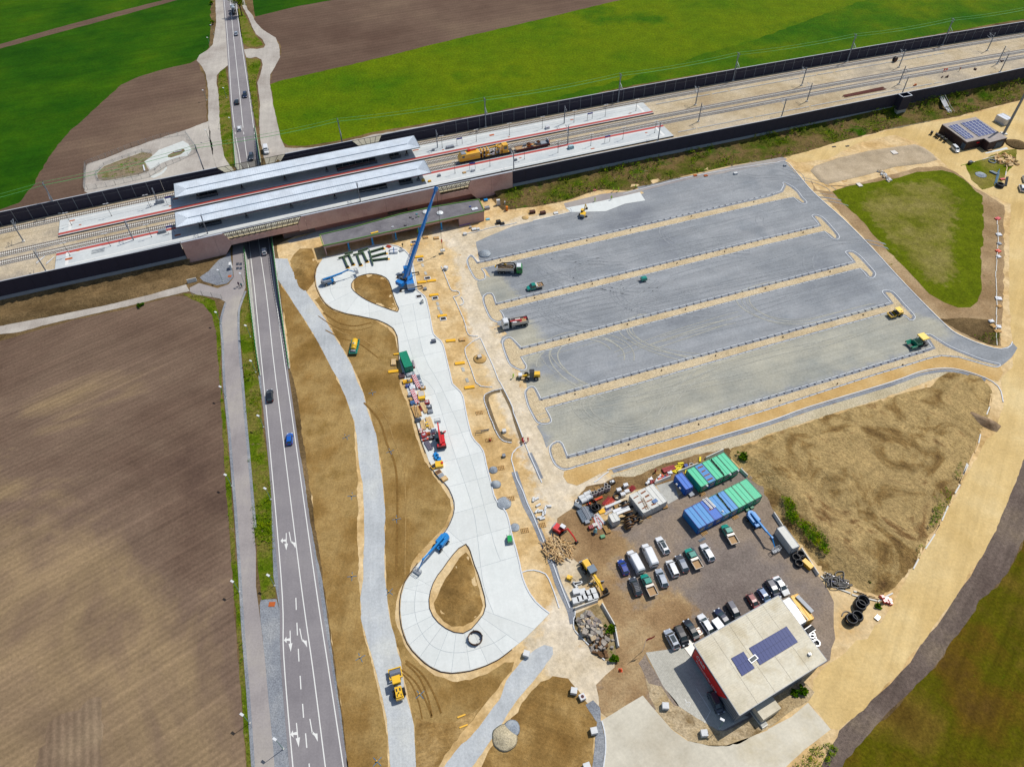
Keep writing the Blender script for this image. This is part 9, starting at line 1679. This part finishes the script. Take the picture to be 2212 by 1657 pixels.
ladder(W(Z4(465,920),.7),W(Z4(435,720),.7),'wooden ladder lying on the brown beams',TIM2,.5)
c=W(T('12',1562,635),.4);o=thing('counterweight_plate','blue curved counterweight lying on the loop','counterweight',(c.x,c.y,.06),rad(-60));PP(o,'plate',lambda q:(q.box((-.9,.2,.3),(1.2,1.0,.5),.3),q.box((0,0,.3),(1.2,1.1,.5)),q.box((.9,.25,.3),(1.2,1.0,.5),-.3)),LB);PP(o,'lifting_eye',lambda q:(q.cyl((0,.2,.55),(0,.2,.6),.15,8),q.cyl((-.8,.3,.55),(-.8,.3,.6),.12,8)),BLK)
gbox(T('12',1583,697),2.0,1.8,.8,.2,PYE,'yellow_machine_box','yellow machine box with red end below the blue counterweight','machine',None,.07,[('motor',lambda q:q.box((.8,0,.9),(.5,.6,.3)),PR2)])
for k,(x,y,lb,m_)in enumerate(((1537,716,'yellow rimmed tray with pump',YB),(1577,766,'wooden box with brown contents',TIM),(1601,795,'grey-brown open box',CREAM),(1628,822,'wooden tray with light sacks',TIM))):gbox(T('12',x,y),1.5,1.3,.5,.6,m_,'open_crate',lb+' on the loop rim','crate','open crates on the loop rim',.06,[('contents',lambda q:q.box((0,0,.52),(1.2,1.0,.08)),(BLK,pm('contents_brown',S(110,80,60),.9),GREYP,TIM2)[k])])
c=W(T('13',1895,545),.3);o=thing('steel_ring','large rust-brown steel ring standing on the bus loop','steel ring',(c.x,c.y,.06));PP(o,'hoop',lambda q:q.ring((0,0,0),(0,0,.8),1.55,1.47,28),pm('ring_rust',S(110,84,66),.6,.4));PP(o,'upper_flange',lambda q:q.torus((0,0,.8),1.52,.06,28,5),pm('ring_rust',S(110,84,66),.6,.4));PP(o,'bracket',lambda q:[q.box((1.52*CO_(a),1.52*SI_(a),.9),(.3,.2,.2),a)for a in(.2,1.8,3.4,5.)],BLK)
pallet(T1(1190,1475),'large light board stack beside the teal container',2,(.15,TIM2),.05,1.6,2.6);gbox(T1(1360,1490),.5,2.8,.7,rad(15),REDS,'red_toolboxes','row of red and grey boxes behind the teal container','boxes',None,.06,[('lid',lambda q:[q.box((0,-1.1+k*.55,.72),(.45,.4,.06))for k in range(5)],GREYP)])
for k,(ij,x,y,lb)in enumerate((('12',1930,250,'flat pale pallet pair in the sandy strip'),('12',2015,484,'pallet with red cone in the sandy strip'),('12',2115,726,'pallet beside the upper gravel pile'),('12',2200,990,'pallet by the spread gravel'),('22',112,1265,'pallet beside the dark gravel heap'),('11',1465,395,'pallet with blocks near the crane boom'),('11',1558,402,'pallet with brown boards before the pavilion'),('11',1780,1278,'brown board stack beside the board'),('22',258,1220,'small pallet near the kerb packs'),('11',790,450,'pallet at the pavilion front'))):pallet(T(ij,x,y),lb,1,(.25,TIM)if k in(5,6,7)else None,rad(10),1.9,1.3)
for k,(x,y,a_,m_)in enumerate(((228,1050,30,WHB),(245,1100,10,WHB),(270,1125,80,WHB),(285,1110,80,WHB),(240,1155,5,WHB),(262,1165,15,WHB),(318,1058,0,WHB),(215,1100,50,WHB),(290,1075,70,WHB),(185,1000,80,WHB),(210,995,30,WHB))):c=W(T('22',x,y),.2);tag(ubox('kerb_pack',(c.x,c.y,.25),(1.3,.5,.4),rad(a_),m_),'stacked kerb stones beside the long kerb, %s piece'%ordn[k],'block','scattered kerb packs')
gbox(T1(2093,92),1.3,.8,2.2,rad(15),PW,'switch_cabinet','tall white switch cabinet at the grassy bank foot','cabinet',None,.05,[('door',lambda q:q.box((0,-.42,1.15),(1.1,.04,1.9)),WHB),('plinth',lambda q:q.box((0,0,.1),(1.4,.9,.2)),GREYP)]);gbox(T1(2168,145),.8,.8,1.6,0,pm('kiosk_orange',S(240,140,20),.5),'orange_locker','orange upright locker beside the white cabinet','locker');gbox(T('11',2150,95),.4,.4,1.0,0,PW,'white_post','short white marker post by the orange locker','post')
for k,(ij,x,y,sx,sy,sz,m_,lb)in enumerate((('21',177,175,2.0,1.2,.9,'rust_brown','small rust-brown skip near the excavator, left'),('21',267,182,2.0,1.2,.9,'rust_brown','small rust-brown skip near the excavator, right'),('11',1998,140,1.8,1.2,.8,'machine_grey','grey wheelbarrow-like box by the pavilion'),('11',1985,72,1.4,1.2,.5,'lift_blue','blue tarp on the ground by the station wall'),('11',2003,238,1.4,.8,.3,'pipe_light_blue','light blue sheet in the sand'),('11',2095,262,1.6,1.3,1.0,'black_plastic','black bins beside the kerb row'),('11',2130,275,1.4,1.0,.5,'black_plastic','dark tangled mesh beside the bins'),('11',1885,325,1.6,1.2,.5,'white_block','white bag pile beside the kerb row'),('11',1920,322,1.0,.9,.5,'white_block','second white bag by the kerb row'),('11',1806,365,1.2,1.0,.6,'white_block','white sack block at the kerb row start'),('11',1853,308,.8,.7,.6,'bed_aluminium','beige sack near the pavilion end'),('20',1583,1518,1.4,.9,.3,'rust_orange_cover','orange board on the lot footpath, left'),('20',1675,1520,1.4,.9,.3,'rust_orange_cover','orange board on the lot footpath, right'),('20',1932,1500,1.4,1.0,.6,'white_block','white block pack on the lot kerb'),('30',145,1432,1.0,.8,.5,'machine_grey','grey box on the lot corner kerb'),('20',1160,1490,1.4,.8,.4,'white_block','white bag on the grassy bank'),('20',895,1546,1.2,.5,.3,'white_block','white litter sheet on the lower bank'),('20',715,1646,1.4,.6,.3,'faded_red','faded red board on the lower bank'),('21',380,185,1.6,1.2,.3,'white_block','white slab by the lot kerb'),('30',860,1115,4.0,2.0,.3,'bed_aluminium','pale drain head set in stones on the right bank'),('30',398,1208,1.6,.8,.3,'white_block','white sack on the bank edge'),('30',570,1270,1.6,.7,.1,'black_plastic','dark drain grate in the sand, left'),('30',686,1265,1.6,.7,.1,'black_plastic','dark drain grate in the sand, right'),('30',1090,1320,2.2,2.6,.3,'bed_aluminium','white stone outlet with two holes at the basin edge'),('30',790,1600,1.6,2.4,.3,'bed_aluminium','white stone outlet below the basin'),('11',1435,950,.9,.9,.7,'container_white','white tool box beside the kneeling worker'),('11',1462,838,1.0,.9,.6,'machine_grey','grey crate right of the crane outrigger'),('11',1535,1290,1.4,1.0,.7,'slate_box','grey tool box on the loop kerb'),('12',2145,408,1.0,1.0,.7,'white_block','small white block inside the trench loop'),('12',2142,622,.8,.8,.7,'machine_grey','grey bin beside the curved kerb'),('22',865,1655,.2,.2,.2,'machine_grey','x'))[:30]):
 pm('rust_brown',S(84,48,36),.8);pm('pipe_light_blue',S(130,200,230),.6);pm('slate_box',S(90,96,110),.6);mm=MATS[m_]
 gbox(T(ij,x,y),sx,sy,sz,rad(14),mm,'site_item',lb,'site item',None,.05,[('rim',lambda q:(q.box((0,sy/2-.04,sz+.03),(sx,.08,.06)),q.box((0,-sy/2+.04,sz+.03),(sx,.08,.06))),mm)])
stones(T('30',1000,1510),60,3,.4,.8,[WHB,STM[2]],'pale stone chute on the slope below the basin','stone_chute','stones',.1,'30 945,1480 985,1478 1070,1565 1040,1578')
o=thing('sand_trestle','dark metal trestle frame in the sandy strip','trestle',W(T('12',1930,425),.1),.2);PP(o,'frame',lambda q:(q.bar((-.8,-.4,.5),(.6,-.4,.5),.1),q.bar((-.8,.4,.5),(.6,.4,.5),.1),q.bar((-.8,-.4,.5),(-.8,.4,0),.1),q.bar((.4,0,.5),(2.8,.3,.3),.12),q.bar((.4,.3,.5),(2.8,.5,.3),.12)),PGR)
c=W(T('12',2022,492),.1);o=thing('traffic_cone','red traffic cone on a pallet in the sandy strip','traffic cone',(c.x,c.y,.25));PP(o,'cone',lambda q:q.cyl((0,0,0),(0,0,.9),.28,12,.05),PR2);PP(o,'base',lambda q:q.box((0,0,.02),(.6,.6,.05)),BLK)
c=W(T('23',937,820),.1);o=thing('traffic_cone','faded orange cone on the gravel by the yard entrance','traffic cone',(c.x,c.y,.05));PP(o,'cone',lambda q:q.cyl((0,0,0),(0,0,.8),.4,12,.1),ORP);PP(o,'base',lambda q:q.box((0,0,.02),(.8,.8,.05)),ORP)
gbox(T('23',497,22),1.2,.9,.8,-.4,PYE,'plate_compactor','small yellow plate compactor near the paver packs','compactor',None,.05,[('handle',lambda q:(q.bar((.2,-.3,.8),(1.6,-.6,1.1),.07),q.bar((.2,.1,.8),(1.6,-.4,1.1),.07)),BLK)])
cover(T('13',138,250),1.1,1.4,'orange cover at the tip of the green median',.07,ORC,0,group=None);cover(T('01',1985,730),1.,1.1,'orange manhole cover on the gravel by the underpass',.07,ORC,0,group=None)
for k,(ij,x,y)in enumerate((('13',1775,1215),('13',1793,1303))):c=W(T(ij,x,y),.1);tag(ubox('wooden_board',(c.x,c.y,.12),(1.7,.3,.12),rad(20),OY),'orange board lying in the ruts, %s'%('upper','lower')[k],'board')
for k,(ij,x,y)in enumerate((('12',1005,78),('12',780,460),('12',1160,585),('12',828,970),('12',1215,1170),('13',830,10),('13',1152,145),('13',903,712),('13',1418,1030),('13',1048,1610))):
 c=W(T(ij,x,y),.05);o=thing('survey_mark','blue sprayed survey cross with yellow peg, '+('beside the track bend','west of the gravel track, upper','in the small hollow','west of the gravel track, lower','on the brown soil near the loop waist','left of the lower loop','just left of the lower loop','between road and compactor','right of the compactor','at the bottom edge')[k],'survey mark',(c.x,c.y,.08),RR_(),'survey marks');PP(o,'sprayed_cross',lambda q:(q.box((0,0,0),(2.2,.1,.01)),q.box((0,0,.002),(.1,2.2,.01))),pm('spray_blue',S(70,130,170),.9));PP(o,'peg',lambda q:q.box((0,.1,.2),(.2,.2,.4)),OY)
gbox(T('01',1992,640),.7,1.6,1.9,rad(10),WHB,'info_cabinet','pale upright cabinet beside the underpass path','cabinet');
for k,(x,y)in enumerate(((2052,625),(2080,625),(2052,662),(2080,662))):c=W(T('01',x,y),.08);tag(ubox('drain_grate',(c.x,c.y,.085),(.9,1.4,.04),.15,PGR),'dark drain grate in the underpass path, '+('upper left','upper right','lower left','lower right')[k],'grate','grates in the underpass path')
def fence(pts,label,h=1.8,step=2.6,z=.05,dark=False):
 P=[W(p,z)for p in pts];o=thing('mesh_fence',label,'fence',P[0],0,'mesh fences');PL=pm('fence_post',S(170,176,176),.5,.3)
 for a_,b_ in zip(P,P[1:]):
  n=max(1,int((b_-a_).length/step))
  for k in range(n+1):p=a_.lerp(b_,k/n)-P[0];ubox('post',(p.x,p.y,h/2),(.08,.08,h),0,PL,o)
  m_=MB();d_=b_-a_
  for z_ in np.linspace(.2,h,5):m_.bar(a_-P[0]+V_((0,0,z_)),b_-P[0]+V_((0,0,z_)),.035)
  build('wire_rail',m_,PL,o)
fence(Q('01 1665,900 1750,895 1835,908 1920,925'),'movable mesh fence panels by the side road bend',1.8,3.2)
fence(Q('00 735,1645 745,1430 1140,1275 1395,1195 1610,1165 1700,1290'),'mesh fence around the drainage basin, outer side');fence(Q('00 760,1640 1000,1600 1300,1530 1440,1440 1560,1390 1700,1320 1700,1290'),'mesh fence around the drainage basin, track side');fence(Q('00 830,1500 900,1430 1060,1370 1230,1310 1310,1320'),'inner guard rail of the planted basin, upper side',1.1,2.6);fence(Q('00 830,1500 850,1560 1000,1555 1200,1520 1340,1470 1380,1430'),'inner guard rail of the planted basin, lower side',1.1,2.6)
patch('basin_soil','00 840,1500 900,1440 1060,1380 1230,1320 1310,1330 1320,1350 1250,1400 1290,1480 1200,1510 1000,1550 900,1565 850,1550',6,gm('basin_soil',[S(124,112,96),S(146,132,112),S(112,110,70)],big=.2,fine=2,amp=.25,spots=(.3,.58,S(86,116,36))),.1,.8,label='planted soil bed of the drainage basin')
patch('basin_concrete','00 1250,1400 1330,1340 1370,1300 1450,1270 1580,1220 1630,1250 1655,1300 1620,1350 1550,1360 1480,1380 1400,1410 1370,1430 1300,1470',7,pm('white_mortar',S(216,220,216),.8,noise_amt=.12,scale=.8),.12,.5,label='white mortared stone basin');patch('basin_pit','00 1450,1345 1530,1300 1590,1290 1600,1310 1560,1340 1480,1365 1452,1362',8,gm('pit_soil',[S(120,104,84),S(140,124,100)],big=.3,fine=2,amp=.2),label='sunken oval pit in the mortared basin');patch('white_stones','00 1300,1530 1390,1490 1440,1440 1445,1460 1400,1510 1330,1540',6,pm('white_mortar',S(216,220,216),.8),.15,.4,label='strip of white stones beside the basin')
gbox(T('00',1538,1310),.4,3.0,.4,rad(-65),PW,'weir_beam','white beam across the basin pit','beam');gbox(T('00',1245,1455),.5,4.6,.4,rad(25),PW,'weir_wall','pale low wall across the planted basin','wall')
for k,(p,sx,sy,sz,m_,lb)in enumerate(((T('01',1405,350),2.6,1.4,1.0,GREYP,'wrapped grey boxes at the west end of the near platform'),(T('01',1385,95),3.0,1.4,1.2,GREYP,'wrapped boxes beside the lattice mast'),(Z6(1775,128),1.6,1.4,1.0,PW,'pale wrapped machine on the far platform'),(Z6(2180,470),2.2,1.6,1.2,pm('wrap_cyan',S(176,206,212),.5),'light blue wrapped pack at the near platform mast'),(Z6(495,862),1.4,1.0,.9,PW,'white box on the near platform'),(Z6(340,895),1.4,1.,.3,TIM,'timber scraps on the near platform'),(Z6(95,462),3.4,1.2,.8,GREYP,'grey bench unit on the far platform'),(T('10',1533,1303),1.0,.7,.7,GREYP,'small grey box beside the bench unit'),(T('10',1583,1523),1.2,.9,.7,GREYP,'mesh box on the near platform'),(Z8(905,115),1.2,.8,.5,YB,'yellow tool pile at the canopy end'),(Z8(795,105),1.2,.9,.8,PYE,'yellow machine part at the canopy end'),(Z6(1230,680),1.,.8,.7,GREYP,'grey relay box beside the thick mast'))):
 c=W(p,ZR+.6);o=thing('platform_goods',lb,'goods',(c.x,c.y,ZR+.57),rang(0),'goods on the platforms');PP(o,'pack',lambda q:q.box((0,0,sz/2),(sx,sy,sz),0,0,.9),m_);PP(o,'strap',lambda q:(q.box((sx*.2,0,sz/2),(.06,sy*1.01,sz+.02)),q.box((-sx*.2,0,sz/2),(.06,sy*1.01,sz+.02))),PGR)
c=W(T('01',855,512),ZR+.6);o=thing('trestle_pile','silver mesh trestles lying on the near platform','trestles',(c.x,c.y,ZR+.57),rang(0));PP(o,'mesh_panel',lambda q:[q.bar((-2.2+k*.35,-.9,.1+.04*k),(-2.0+k*.35,.9,.2),.06)for k in range(12)]+[q.bar((-2.2,y,.2),(2.,y,.3),.08)for y in(-.8,.8)],GALV)
for k,(ij,x,y,lb)in enumerate((('01',437,595,'long'),('01',352,590,'bent'))):c=W(T(ij,x,y),ZR+.1);o=thing('trackside_bracket',lb+' white catenary bracket lying in the west ballast','bracket',(c.x,c.y,ZR+.1),rad(75));PP(o,'arm',lambda q:(q.bar((-2,0,.1),(2,0,.1),.2),q.bar((-1.5,.5,.1),(1.5,.1,.1),.08)),PW)
